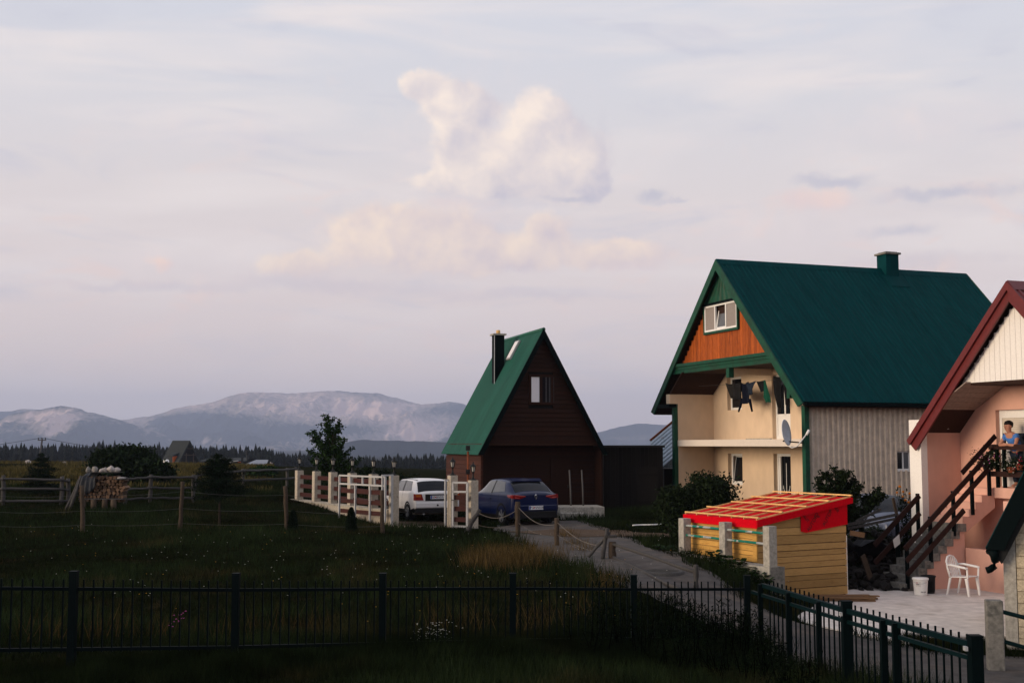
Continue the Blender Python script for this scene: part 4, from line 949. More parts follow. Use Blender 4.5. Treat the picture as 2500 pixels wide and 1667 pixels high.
# ================================================================= BLOCK BUILDING at the right edge
def block_building():
    yaw = radians(-27); ux = Vector((cos(yaw), sin(yaw), 0)); uy = Vector((-sin(yaw), cos(yaw), 0))
    o = P(2452, 1450, 20.9); zb = H - 3.52; o.z = zb; t = thing('block_outbuilding', o, 'rough outbuilding of bare concrete blocks under a steep green roof edge', 'outbuilding', yaw)
    f0 = o - uy * .25; ex = along(f0 + Vector((0, 0, 2.0)), ux, 2404); tx = along(f0 + Vector((0, 0, 3.3)), ux, 2500)
    e = Vector((ex, -.25, zof(1340, (f0 + ux * ex).y) - zb)); top = Vector((tx, -.25, zof(1150, (f0 + ux * tx).y) - zb)); d = (top - e).normalized(); Lr = 3.0; rk = lambda x: e.z + (x - e.x) * d.z / d.x
    m = MB(); m.box(0, .2, 0, .3, 0, rk(.0) - .30); m.build('corner_column', MAT['concrete'], t)
    z = 0.0; i = 0
    while z < 3.0:
        x = .212 - (.2 if i % 2 else 0)
        while x < 1.4:
            a = max(x, .212); b = x + .39; tp = min(z + .192, rk(a) - .34)
            if tp > z + .05: m = MB(); j = random.uniform(0, .008); m.box(a, b, .01 - j, .2, z + .006, tp); m.build('block', MAT['block'], t)
            x += .4
        z += .2; i += 1
    m = MB(); m.prism([(.205, .03, 0), (1.42, .03, 0), (1.42, .03, rk(1.42) - .4), (.205, .03, rk(.2) - .4)], (0, .1, 0)); m.build('mortar', MAT['mortar'], t)
    m = MB(); m.box(.04, .2, .302, 4, 0, rk(.0) - .5); m.build('side_wall', MAT['block'], t)
    nn = Vector((-d.z, 0, d.x)); f = d * Lr
    m = MB(); m.prism([e, e + f, e + f - nn * .27, e - nn * .27 + d * .12], (0, .10, 0)); m.build('barge_board', MAT['dark_green_metal'], t)
    corrugated(e + Vector((0, .10, 0)), (0, 3.9, 0), f, .2, .02, MAT['roof_teal'], 'roof_sheet', t, nrm=nn)
    m = MB(); m.prism([e + Vector((.12, .1, -.1)), e + f + Vector((.12, .1, -.1)), e + f + Vector((.25, .1, -.35)), e + Vector((.25, .1, -.25))], (0, 3.8, 0)); m.build('soffit', MAT['black_metal'], t)
    m = MB(); m.tube([e + Vector((.05, .15, -.05)), e + Vector((.05, 3.9, -.02))], .06, 8); m.build('gutter', MAT['dark_green_metal'], t)
    b = e + Vector((.11, .08, -.02)); m = MB(); m.tube([b + Vector((0, 0, .0)), b + Vector((.03, 0, -.1)), b + Vector((.035, 0, -.2)), b + Vector((.02, 0, -.27)), b + Vector((-.05, 0, -.33)), b + Vector((-.11, -.0, -.35))], [.1, .075, .06, .058, .058, .058], 12); m.build('spout', MAT['dark_green_metal'], t)
block_building()
# ================================================================= NEW WOODEN SHED
SH_YAW = radians(27.6); SH_E = hit(2067, 1450, H - 3.45); sh_r = Vector((cos(SH_YAW), sin(SH_YAW), 0)); sh_g = Vector((-sin(SH_YAW), cos(SH_YAW), 0))
SH_L = -along(SH_E + Vector((0, 0, 1.3)), sh_r, 1848); SH_C = SH_E - sh_r * SH_L
def shz(py, r, w): return zof(py, (SH_C + sh_r * r + sh_g * w).y) - SH_C.z
def shw(px, r, z): return along(SH_C + sh_r * r + Vector((0, 0, z)), sh_g, px)
def shed():
    t = thing('wooden_shed', SH_C, 'small new shed of yellow planks with red membrane roof and battens', 'shed', SH_YAW); L = SH_L; D = shw(1686, 0, 1.2)
    zc = shz(1276, 0, 0); ze = shz(1224, L, 0); z0 = shz(1369, 0, 0) - .03; top = lambda r: zc + (ze - zc) * r / L; rr = random.Random(2)
    # lane side wall
    z = z0; i = 0
    while z < zc - .02:
        h = min(rr.uniform(.10, .14), zc - z); j = rr.uniform(0, .008)
        for a, b in ((.11, D * .55), (D * .55 + .006, D)):
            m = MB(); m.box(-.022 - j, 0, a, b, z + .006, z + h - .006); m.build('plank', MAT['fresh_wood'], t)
        z += h
    m = MB(); m.box(-.035, 0, -.03, .105, z0, zc); m.build('corner_board', MAT['fresh_wood'], t)
    # yard side wall: planks with uneven gaps, clipped by the roof slope
    z = 0.02
    while z < ze:
        h = rr.choice((.12, .13, .15, .17, .20)); a = 0.02; j = rr.uniform(0, .01); r0 = 0.0
        if z > zc: r0 = max(0, (z + .0 - zc) / (ze - zc) * L)
        zt = z + h - rr.choice((.009, .012, .018)); r1t = max(0, (zt - zc) / (ze - zc) * L) if zt > zc else 0
        if r0 < L - .05:
            m = MB(); y0, y1 = -.026 - j, -.002; t2 = min(zt, ze)
            if r1t <= 0: poly = [(0, z), (L, z), (L, zt), (0, zt)]
            else: poly = [(r0, z), (L, z), (L, min(zt, top(L))), (min(r1t, L), min(zt, top(L)))] if r0 > 0 else [(0, z), (L, z), (L, zt), (min(r1t, L), zt), (0, zc)]
            m.prism([(x, y0, q) for x, q in poly], (0, y1 - y0, 0)); m.build('plank', MAT['fresh_wood_shaded'], t)
        z += h
    m = MB(); m.box(.03, L - .03, .0, .05, .0, zc - .03); m.box(L - .06, L - .004, .052, D, 0, ze - .05); m.box(.03, L - .07, D - .05, D - .002, 0, zc); m.box(.002, .05, .11, D - .06, z0, zc - .05); m.build('inner_frame', MAT['plank_wood'], t)
    m = MB(); m.box(L - .0, L + .02, -.03, .03, 0, 1.35); m.build('corner_strip', MAT['white_paint'], t)
    # roof deck with red membrane
    over = .16; ra, rb = -.10, L + .12; wa, wb = -.14, D + .14; zr = lambda r: top(r) + .03
    m = MB(); m.prism([(ra, wa, zr(ra)), (rb, wa, zr(rb)), (rb, wa, zr(rb) + .05), (ra, wa, zr(ra) + .05)], (0, wb - wa, 0)); m.build('membrane', MAT['membrane_red'], t)
    m = MB(); m.box(ra - .012, ra - .002, wa, wb, zr(ra) - .13, zr(ra) + .045); m.build('membrane_edge', MAT['membrane_red'], t)
    m = MB(); m.prism([(ra, wa - .012, zr(ra) - .10), (rb, wa - .012, zr(rb) - .08), (rb, wa - .012, zr(rb) + .045), (ra, wa - .012, zr(ra) + .045)], (0, .010, 0)); m.build('membrane_edge', MAT['membrane_red'], t)
    fl = MB(); y = -.062; fa = L * .47; fl.prism([(fa, y, top(fa) - .42), (fa + .12, y - .03, top(fa) - .45), (L + .02, y, top(L) - .52), (L + .02, y, top(L) - .0), (fa, y, top(fa) - .03)], (0, .012, 0)); f = fl.build('membrane_flap', MAT['membrane_red'], t)
    sl_ = math.atan2(ze - zc, L)
    for k, (x, dz, a, sc, s) in enumerate(((fa + .32, -.30, .9, .13, 'AUTOP'), (fa + .45, -.12, -.9, .11, 'TOP'), (fa + .78, -.26, .95, .13, 'AUTOP'), (fa + 1.05, -.10, -.9, .11, 'GER'), (fa + .14, -.16, -.8, .10, 'AUT'))):
        text('membrane_print', s, sc, MAT['print_black'], f, (x, y - .016, top(x) + dz), (pi / 2, -a, 0), .001)
    # battens: rafters' counter battens up the slope, then cross battens
    nb = 6
    for i in range(nb + 1):
        w = wa + .05 + (wb - wa - .1) * i / nb; m = MB(); m.beam((ra + .02, w, zr(ra) + .068), (rb - .02, w, zr(rb) + .068), .026, .03, (0, 0, 1)); m.build('counter_batten', MAT['batten_wood'], t)
    for i in range(5):
        r = ra + .03 + (rb - ra - .06) * i / 4; j = rr.uniform(-.1, .06); m = MB(); m.beam((r, wa - .02 + j * .3, zr(r) + .105), (r, wb - .02 + j, zr(r) + .102), .04, .03); m.build('batten', MAT['batten_wood'], t)
    return z0, D, zc
SHZ0, SHD, SHZC = shed()
def post_rail(name, label, base, yaw, ws, r, ztop, zb, pipes, segs_w, parent_z):
    pass
def lane_barrier():
    """concrete posts with green pipes on a low wall beside the shed"""
    r = -.30; z0 = SHZ0; zt = shz(1283, r, -.7)
    ws = [shw(px, r, 1.2) for px in (1880, 1772, 1672)]
    t = thing('pipe_barrier', SH_C + sh_r * r, 'concrete posts with chipped green pipes on a low wall before the shed', 'barrier', SH_YAW)
    for w in ws:
        m = MB(); m.box(-.11, .11, w - .105, w + .105, z0 - .1, zt); m.build('post', MAT['concrete'], t, bevel=.012)
    for z in (.52, .22):
        for a, b in ((ws[1], ws[0]), (ws[2], ws[1])):
            zz = z0 + .3 + z * .75; m = MB(); m.tube([(-.02, a - .10, zz), (-.02, (a + b) / 2, zz + .004), (-.02, b + .10, zz)], .028, 10, False); m.build('pipe', MAT['pipe_green'], t)
    m = MB(); m.box(-.16, .20, ws[0] - .16, ws[2] + 1.0, -.2, z0 - .002); m.build('low_wall', MAT['concrete'], t)
    m = MB(); m.box(-.13, .25, ws[0] - .168, ws[0] - .161, -.2, z0 + .0); m.build('end_face', MAT['concrete_old'], t)
lane_barrier()

# ================================================================= GREEN METAL FENCES
def picket_fence():
    tops = [(181, 1393, 16.3), (577, 1398, 17.2), (935, 1398, 18.08), (1252, 1398, 18.95), (1547, 1402, 19.84), (1823, 1403, 20.7)]
    pts = [P(*q) for q in tops]; d = pts[0] - pts[1]; pts = [pts[0] + d, *pts]
    t = thing('picket_fence', (pts[1].x, pts[1].y, gz(pts[1].x, pts[1].y)), 'long dark green metal picket fence across the foreground', 'fence'); o = Vector(t.location)
    for p in pts:
        m = MB(); c = p - o; b = gz(p.x, p.y) - o.z - .15; m.box(c.x - .05, c.x + .05, c.y - .05, c.y + .05, b, c.z - .02); m.box(c.x - .056, c.x + .056, c.y - .056, c.y + .056, c.z - .018, c.z); m.build('post', MAT['dark_green_metal'], t)
    for a, b in zip(pts[:-1], pts[1:]):
        zr = .24; u = (b - a); L = Vector((u.x, u.y)).length
        ta, tb = a - Vector((0, 0, zr)) - o, b - Vector((0, 0, zr)) - o
        m = MB(); m.beam(ta, tb, .04, .045); m.build('rail', MAT['dark_green_metal'], t)
        lo = .80; m = MB(); m.beam(ta - Vector((0, 0, lo)), tb - Vector((0, 0, lo)), .04, .045); m.build('rail', MAT['dark_green_metal'], t)
        n = 16
        me = None
        for i in range(1, n + 1):
            p = ta + (tb - ta) * (i / (n + 1)); m = MB(); m.box(-.010, .010, -.010, .010, -lo - .04, .13)
            k = m.build('picket', MAT['dark_green_metal'], t) if me is None else bpy.data.objects.new('picket', me)
            if me is None: me = k.data
            else: COL.objects.link(k); k.parent = t
            k.location = p
    return pts[-1]
FC = picket_fence()
def ramp_fence():
    A = FC.copy(); tops = [A, P(2066, 1466, 17.5), P(2380, 1550, 14.4)]
    t = thing('gate_fence', (tops[1].x, tops[1].y, gz(tops[1].x, tops[1].y)), 'green metal railing with two top rails running down beside the lane', 'railing'); o = Vector(t.location)
    off = Vector((.12, -.05, 0))
    for p in tops[1:]:
        c = p - o; b = gz(p.x, p.y) - o.z - .15; m = MB(); m.box(c.x - .07, c.x + .07, c.y - .07, c.y + .07, b, c.z - .02); m.box(c.x - .077, c.x + .077, c.y - .077, c.y + .077, c.z - .018, c.z + .004); m.build('post', MAT['dark_green_metal'], t)
    r1 = [P(1862, 1428, 20.25), P(2066, 1490, 17.5), P(2372, 1572, 14.45)]; r2 = [P(1836, 1444, 20.6), P(2066, 1516, 17.5), P(2372, 1606, 14.45)]
    for rl, w, h in ((r1, .06, .07), (r2, .05, .05)):
        for a, b in zip(rl[:-1], rl[1:]):
            m = MB(); m.beam(a - o, b - o, w, h); m.build('rail', MAT['rail_teal'], t)
    for i, (a, b) in enumerate(zip(r1[:-1], r1[1:])):
        n = 17; me = None; c2, d2 = r2[i], r2[i + 1]
        for k in range(1, n + 1):
            p = a + (b - a) * k / (n + 1) - o + Vector((.045, -.01, 0)); m = MB(); m.box(-.011, .011, -.011, .011, -1.15, .10)
            q = m.build('picket', MAT['dark_green_metal'], t) if me is None else bpy.data.objects.new('picket', me)
            if me is None: me = q.data
            else: COL.objects.link(q); q.parent = t
            q.location = p
    for px, i, f in ((1861, 0, .01), (1936, 0, .38), (2010, 0, .74), (2184, 1, .37), (2216, 1, .47)):
        a, b = r1[i], r1[i + 1]; p = a + (b - a) * f - o + Vector((-.05, .02, 0)); m = MB(); m.box(p.x - .038, p.x + .038, p.y - .038, p.y + .038, gz(p.x + o.x, p.y + o.y) - o.z - .1, p.z + .02); m.build('gate_stile', MAT['dark_green_metal'], t)
    for p in (r1[1], r1[2]):
        c = p - o; m = MB(); m.box(c.x - .12, c.x - .088, c.y - .12, c.y - .04, c.z - .06, c.z - .01); m.build('clamp', MAT['galvanised'], t)
ramp_fence()
def right_barrier():
    b = P(2430, 1595, 19.2); z = gz(b.x, b.y); t = thing('pipe_barrier', (b.x, b.y, z - .05), 'weathered concrete post with two teal pipes beside the block outbuilding', 'barrier', radians(-12)); h = zof(1456, 19.2) - z
    m = MB(); m.box(-.125, .125, -.11, .11, 0, h); m.build('post', MAT['concrete_old'], t, bevel=.015)
    for za, zb in ((h - .16, h - .34), (h - .62, h - .82)):
        m = MB(); m.tube([(.05, -.03, za), (2.2, -1.2, zb - .25)], .034, 10); m.build('pipe', MAT['rail_teal'], t)
    m = MB(); m.box(-.2, 2.4, -.28, .25, -.1, .06); m.build('footing', MAT['concrete_old'], t)
right_barrier()

# ================================================================= PILLAR WALL WITH RED BOARDS, GATES, LANTERNS
PY0, PY1 = 39.2, 46.8
def pillar_pts():
    cols = [962, 912, 860, 813, 773, 731]; a = P(962, 1160, PY0); b = P(731, 1145, PY1); b.z = a.z; d = (b - a); d.z = 0
    out = []
    for px in cols:
        k = along(Vector((a.x, a.y, a.z)), d, px); out.append(a + d * k)
    return out
PIL = pillar_pts()
def boundary_wall():
    n = len(PIL); base = PIL[0]; yaw = math.atan2(PIL[-1].y - base.y, PIL[-1].x - base.x); zb = gz(base.x, base.y)
    t = thing('boundary_wall', (base.x, base.y, zb), 'cream pillared garden wall with dark red boards between the pillars', 'wall', yaw); ztop = base.z - zb
    s = [(Vector((p.x - base.x, p.y - base.y))).length for p in PIL]; plz = ztop - 1.12
    for i, x in enumerate(s):
        m = MB(); zl = -.1 if i == 0 else plz; m.box(x - .13, x + .13, -.13, .13, zl, ztop); m.build('pillar', MAT['cream_pillar'], t, bevel=.012)
    for a, b in zip(s[:-1], s[1:]):
        for z in (.12, .45, .80):
            m = MB(); m.box(a + .0, b - .0, -.035, .005, plz + z, plz + z + .15); m.build('board', MAT['red_board'], t)
    m = MB(); m.box(.14, s[-1] + .5, -.16, .16, -.4, plz - .002); m.build('plinth', MAT['cream_pillar'], t)
    m = MB(); m.box(.13, s[-1] + .55, -.185, .185, plz - .06, plz - .004); m.build('coping', MAT['concrete'], t)
boundary_wall()
def lantern_proto():
    t = thing('pillar_lantern', (0, 0, 0), 'x', 'lantern', group='lanterns on the cream pillars')
    m = MB(); m.lathe([(0, 0), (.11, 0), (.11, .02), (.05, .05), (.03, .10), (.022, .20), (.03, .24), (.06, .26)], n=10); m.build('base', MAT['black_metal'], t)
    m = MB(); m.lathe([(.045, .27), (.075, .43)], n=6, smooth=False); m.build('glass', MAT['lamp_glass'], t)
    m = MB()
    for k in range(6): a = k * pi / 3; m.beam((.05 * cos(a), .05 * sin(a), .265), (.082 * cos(a), .082 * sin(a), .435), .012, .012)
    m.lathe([(.0, .26), (.055, .262), (.06, .275), (0, .276)], n=6, smooth=False); m.build('cage', MAT['black_metal'], t)
    m = MB(); m.lathe([(0, .44), (.11, .432), (.10, .45), (.055, .50), (.02, .53), (.018, .55), (.028, .565), (.015, .585), (0, .60)], n=8); m.build('cap', MAT['black_metal'], t)
    return t
GP = [P(1105, 1160, 38.7), P(1155, 1172, 38.4)]   # gate pillars at the right
def lanterns_gate():
    lab = ['black lantern on the pillar left of the white hatchback', 'black lantern second left of the white hatchback', 'black lantern third left of the white hatchback', 'black lantern in front of the tree foliage', 'black lantern on the second pillar from the far end', 'black lantern on the farthest cream pillar']
    p0 = lantern_proto()
    spots = list(zip(PIL, lab)) + [(GP[0], 'black lantern on the white gate pillar by the brown cabin wall'), (GP[1], 'black lantern on the rightmost cream pillar beside the blue car')]
    for i, (p, l) in enumerate(spots):
        o = p0 if i == 0 else copy_tree(p0); o.location = p; o.rotation_euler.z = i * .4; o['label'] = l
        o.scale = (1.0, 1.0, 1.0)
    for i, p in enumerate(GP):
        z = gz(p.x, p.y); m = MB(); m.box(-.13, .13, -.13, .13, -.15, p.z - z); o = m.build('gate_pillar', MAT['cream_pillar'], bevel=.012); o.location = (p.x, p.y, z); o.rotation_euler.z = radians(28)
        tag(o, ['cream concrete pillar hung with the white garden gate', 'stout cream concrete pillar at the right end of the gates'][i], 'pillar', 'pillars of the gateway')
    # sliding gate parked in front of the wall
    a = P(828, 1250, 40.9); b = P(940, 1270, 38.6); zt = zof(1160, 40.9); z0 = gz(a.x, a.y); yaw = math.atan2(b.y - a.y, b.x - a.x); L = Vector((b.x - a.x, b.y - a.y)).length
    t = thing('sliding_gate', (a.x, a.y, z0 + .05), 'pale steel sliding gate with dark red boards parked along the wall', 'gate', yaw); h = zt - z0 - .05
    bars = [((0, 0, .0), (0, 0, h)), ((L, 0, .0), (L, 0, h)), ((0, 0, h), (L, 0, h)), ((0, 0, h - .28), (L, 0, h - .28))]
    for x in (.36, .68): bars.append(((L * x, 0, 0), (L * x, 0, h - .28)))
    for x in (.25, .52, .78): bars.append(((L * x, 0, h - .28), (L * x, 0, h)))
    for p, q in bars: m = MB(); m.beam(p, q, .055, .055, (0, 1, 0)); m.build('frame_bar', MAT['gate_white'], t)
    for z in (.18, .52, .86): m = MB(); m.box(.03, L - .03, .03, .06, z, z + .14); m.build('board', MAT['red_board'], t)
    # guide portal at the pillar
    c = P(935, 1280, 38.7); z = gz(c.x, c.y); t = thing('gate_guide', (c.x, c.y, z), 'narrow pale steel guide frame against the left gate pillar', 'gate post', radians(28)); hh = zof(1160, 38.7) - z
    for x in (-.02, .30): m = MB(); m.beam((x, 0, -.1), (x, 0, hh), .07, .07, (0, 1, 0)); m.build('upright', MAT['gate_white'], t)
    m = MB(); m.beam((-.06, 0, hh), (.34, 0, hh), .06, .05, (0, 0, 1)); m.build('top_bar', MAT['gate_white'], t)
    c = P(1087, 1280, 38.6); z = gz(c.x, c.y); t = thing('gate_guide', (c.x, c.y, z), 'narrow pale steel stop frame right of the white hatchback', 'gate post', radians(28)); hh = zof(1171, 38.6) - z
    for x in (0, .15): m = MB(); m.beam((x, 0, -.1), (x, 0, hh), .055, .055, (0, 1, 0)); m.build('upright', MAT['gate_white'], t)
    m = MB(); m.beam((-.03, 0, hh), (.32, 0, hh), .05, .04); m.build('top_bar', MAT['gate_white'], t)
    # pedestrian gate
    a = P(1106, 1290, 38.5); b = P(1141, 1290, 38.3); z0 = gz(a.x, a.y); yaw = math.atan2(b.y - a.y, b.x - a.x); L = (b - a).length; h = zof(1177, 38.5) - z0
    t = thing('garden_gate', (a.x, a.y - .16, z0), 'narrow white framed garden gate with dark red boards', 'gate', yaw)
    for p, q in (((0, 0, 0), (0, 0, h)), ((L, 0, 0), (L, 0, h)), ((0, 0, h), (L, 0, h)), ((0, 0, h - .29), (L, 0, h - .29)), ((0, 0, .08), (L, 0, .08))): m = MB(); m.beam(p, q, .06, .06, (0, 1, 0)); m.build('frame_bar', MAT['gate_white'], t)
    for z in (.22, .56, .92): m = MB(); m.box(.03, L - .03, .035, .06, z, z + .15); m.build('board', MAT['red_board'], t)
    m = MB(); m.tube([(.0, -.04, h - .55), (.0, -.1, h - .55), (.08, -.1, h - .56)], .012, 6); m.build('handle', MAT['black_metal'], t)
    # threshold kerb across the opening
    a = P(966, 1284, 38.9); b = P(1062, 1299, 37.5); za = gz(a.x, a.y); m = MB(); d = b - a; m.beam((0, 0, .02), (d.x, d.y, gz(b.x, b.y) - za + .02), .28, .12); o = m.build('threshold_kerb', MAT['cream_pillar']); o.location = (a.x, a.y, za); tag(o, 'low cream kerb across the driveway opening', 'kerb')
    # rusty light pole
    c = on(1142, 39.6); hh = zof(1092, 39.6) - c.z; t = thing('light_pole', c, 'thin rusty pole with two small floodlights by the gate', 'pole')
    m = MB(); m.tube([(0, 0, -.1), (0, 0, hh * .95)], .035, 8); m.build('pole', MAT['rust'], t)
    for z in (hh, hh * .70, hh * .5): m = MB(); m.box(-.07, .07, -.12, .02, z - .1, z + .06); m.build('floodlight', MAT['black_plastic'], t, bevel=.01)
lanterns_gate()

# ================================================================= RUSTIC FENCES
def rough(pts, r, n=7, seed=0, mtl='weathered_wood', name='rail', parent=None):
    rr = random.Random(seed); P_ = []; a, b = Vector(pts[0]), Vector(pts[1]); k = 7
    for i in range(k): P_.append(a.lerp(b, i / (k - 1)) + Vector((rr.uniform(-.012, .012), rr.uniform(-.012, .012), rr.uniform(-.014, .014))) * (0 < i < k - 1))
    m = MB(); m.tube(P_, [r * rr.uniform(.85, 1.15) for _ in P_], n); return m.build(name, MAT[mtl], parent)
def wire_fence():
    cols = [(200, 1185, 34.6), (446, 1175, 34.9), (696, 1186, 34.9), (933, 1196, 34.6)]
    t = None; tops = []
    for i, (px, py, Y) in enumerate(cols):
        g = on(px, Y); p = P(px, py, Y)
        if t is None: t = thing('wire_fence', g, 'leaning wooden posts with sagging wires across the meadow', 'fence'); o = Vector(t.location)
        rough([g - o - Vector((random.uniform(-.08, .08), 0, .1)), p - o], .062, seed=i, mtl='post_wood', name='post', parent=t); tops.append((g, p))
    g = on(-30, 34.3); tops.insert(0, (g, P(-34, 1185, 34.3)))
    for f, sag in ((.80, .06), (.46, .05), (.16, .04)):
        for (g0, p0), (g1, p1) in zip(tops[:-1], tops[1:]):
            a = g0.lerp(p0, f) - o; b = g1.lerp(p1, f) - o; m = MB(); m.tube([a.lerp(b, i / 10) - Vector((0, 0, sag * sin(pi * i / 10))) for i in range(11)], .003, 4); m.build('wire', MAT['wire'], t)
    # rope fence along the lane
    cols = [(1160, 1245, 35.6, .07), (1264, 1224, 34.0, .075), (1359, 1264, 31.2, .06), (1495, 1322, 27.9, .085)]; t = None; tops = []
    for i, (px, py, Y, r) in enumerate(cols):
        g = on(px, Y); p = P(px, py, Y)
        if t is None: t = thing('rope_fence', g, 'short weathered posts with slack pale rope along the lane', 'fence'); o = Vector(t.location); p = P(px + 12, 1243, Y); g = g + Vector((-.35, 0, 0))
        rough([g - o - Vector((0, 0, .15)), p - o], r, seed=i + 20, mtl='post_wood' if i else 'weathered_wood', name='post', parent=t); tops.append((g, p))
    for f, sag in ((.86, .20), (.42, .12)):
        for (g0, p0), (g1, p1) in zip(tops[:-1], tops[1:]):
            a = g0.lerp(p0, f) - o; b = g1.lerp(p1, f * .9) - o; m = MB(); m.tube([a.lerp(b, i / 12) - Vector((0, 0, sag * sin(pi * i / 12))) for i in range(13)], .006 if f > .5 else .003, 5); m.build('rope', MAT['rope'], t)
    g, p = tops[-1]; q = g - o
    rough([q + Vector((-.25, -.05, -.05)), q + Vector((-.12, -.02, .72))], .05, seed=31, name='brace', parent=t); rough([q + Vector((-.55, .1, .05)), q + Vector((-.05, 0, .62))], .04, seed=32, name='brace', parent=t)
    m = MB(); m.box(q.x - .18, q.x + .1, q.y - .09, q.y + .09, q.z + .5, q.z + .56); m.build('tie_board', MAT['weathered_wood'], t)
    a = q
    for k, (z0, e, ze) in enumerate(((.36, on(1700, 24.2), .35), (.06, on(1660, 23.4), .12))):
        b = e - o + Vector((0, 0, ze)); rough([a + Vector((0, 0, z0)), b], .038, seed=40 + k, name='rail', parent=t)
    e = on(1700, 24.2); rough([e - o, e - o + Vector((0, 0, .5))], .05, seed=44, name='post', parent=t)
wire_fence()
def rail_fence(name, label, posts, fr, r=.05, seed=0, ph=None, prad=.07):
    t = thing(name, posts[0][0], label, 'fence'); o = Vector(t.location)
    for i, (g, h) in enumerate(posts): rough([g - o - Vector((0, 0, .1)), g - o + Vector((random.uniform(-.05, .05), 0, h))], prad, seed=seed + i, name='post', parent=t)
    k = 0
    for f in fr:
        for (g0, h0), (g1, h1) in zip(posts[:-1], posts[1:]):
            k += 1; a = g0 - o + Vector((-.05, -.09, h0 * f)); b = g1 - o + Vector((.05, -.09, h1 * f)); rough([a - (b - a) * .02, b + (b - a) * .02], r, seed=seed + 50 + k, name='rail', parent=t)
rail_fence('rail_fence', 'grey three rail pole fence running from the left edge to the woodpile', [(on(-150, 41.5), 1.05), (on(8, 41), 1.02), (on(150, 41.6), .98), (on(168, 41.8), .9)], (.88, .55, .14), .042, 60)
rail_fence('rail_fence', 'grey three rail pole fence between the woodpile and the young pine', [(on(305, 42.4), .95), (on(366, 43.2), 1.0), (on(471, 44.0), 1.02)], (.90, .52, .16), .04, 80)
rail_fence('rail_fence', 'pale two rail fence behind the young pine', [(on(475, 50), .7), (on(594, 53), .95), (on(700, 57), .95), (on(722, 60), .95)], (.9, .45), .05, 100)
# ================================================================= CARS
def pch(xs, ys, x):
    xs = np.asarray(xs, float); ys = np.asarray(ys, float); h = np.diff(xs); d = np.diff(ys) / h; m = np.zeros(len(xs))
    m[0], m[-1] = d[0], d[-1]
    for i in range(1, len(xs) - 1): m[i] = 0 if d[i - 1] * d[i] <= 0 else 2 * d[i - 1] * d[i] / (d[i - 1] + d[i])
    k = np.clip(np.searchsorted(xs, x) - 1, 0, len(xs) - 2); t = (x - xs[k]) / h[k]; t2, t3 = t * t, t ** 3
    return (2 * t3 - 3 * t2 + 1) * ys[k] + (t3 - 2 * t2 + t) * h[k] * m[k] + (-2 * t3 + 3 * t2) * ys[k + 1] + (t3 - t2) * h[k] * m[k + 1]
class Body:
    def __init__(s, st): s.st = np.array(st, float); s.c = {}
    def sec(s, x):
        k = round(float(x), 5)
        if k not in s.c: s.c[k] = s._sec(x)
        return s.c[k]
    def _sec(s, x):
        zb, hw, zl, hr, zr = [pch(s.st[:, 0], s.st[:, i], np.array([x]))[0] for i in range(1, 6)]
        return [(0, zb), (.82 * hw, zb), (.95 * hw, zb + .09), (hw, zb + .36 * (zl - zb)), (.995 * hw, zb + .75 * (zl - zb)), (.965 * hw, zl), (.5 * (.965 * hw + hr) + .012, .5 * (zl + zr - .06)), (hr, zr - .055), (.62 * hr, zr - .012), (0, zr)]
    def S(s, x, v, side=1):
        p = s.sec(x); v = min(max(v, 0), 9); i = min(int(v), 8); t = v - i
        q = [np.array(p[min(max(j, 0), 9)]) for j in (i - 1, i, i + 1, i + 2)]
        if i + 2 > 9: q[3] = np.array((-p[8][0], p[8][1]))
        if i == 0: q[0] = np.array((-p[1][0], p[1][1]))
        k = .30
        m1, m2 = (q[2] - q[0]) * k, (q[3] - q[1]) * k
        t2, t3 = t * t, t ** 3; r = (2 * t3 - 3 * t2 + 1) * q[1] + (t3 - 2 * t2 + t) * m1 + (-2 * t3 + 3 * t2) * q[2] + (t3 - t2) * m2
        return Vector((x, side * r[0], r[1]))
    def nrm(s, x, v, side):
        e = .01; a = s.S(x + e, v, side) - s.S(x - e, v, side); b = s.S(x, v + .05, side) - s.S(x, v - .05, side); n = a.cross(b)
        n = n.normalized() if n.length > 1e-9 else Vector((0, 0, 1)); c = Vector((x, 0, .6)); 
        return n if n.dot(s.S(x, v, side) - c) > 0 else -n
    def mesh(s, m, n=64):
        xs = np.linspace(s.st[0, 0], s.st[-1, 0], n); xs = np.unique(np.r_[xs, s.st[:, 0]]); vv = np.linspace(0, 9, 37); R = []
        for x in xs: R.append([s.S(x, v, 1) for v in vv] + [s.S(x, v, -1) for v in vv[-2:0:-1]])
        k = len(R[0]); V = [p for r in R for p in r]; Fc = [(i * k + j, i * k + (j + 1) % k, (i + 1) * k + (j + 1) % k, (i + 1) * k + j) for i in range(len(R) - 1) for j in range(k)]
        m.add(V, Fc, True); o = len(m.v) - len(V)
        m.f += [tuple(o + j for j in range(k)), tuple(o + (len(R) - 1) * k + j for j in reversed(range(k)))]; m.sm += [False, False]
    def panel(s, m, quad, side, off=.007, nu=8, nv=6):
        """quad: four (x,v) corners"""
        (a, b, c, d) = quad; V = []
        for j in range(nv + 1):
            for i in range(nu + 1):
                u, w = i / nu, j / nv; x = (a[0] * (1 - u) + b[0] * u) * (1 - w) + (d[0] * (1 - u) + c[0] * u) * w; v = (a[1] * (1 - u) + b[1] * u) * (1 - w) + (d[1] * (1 - u) + c[1] * u) * w
                V.append(s.S(x, v, side) + s.nrm(x, v, side) * off)
        m.add(V, [(j * (nu + 1) + i, j * (nu + 1) + i + 1, (j + 1) * (nu + 1) + i + 1, (j + 1) * (nu + 1) + i) for j in range(nv) for i in range(nu)], True)
mat('tyre', (.010, .010, .011), .85, .2, 20); mat('rim', (.30, .31, .33), .35, .1, metal=.6)
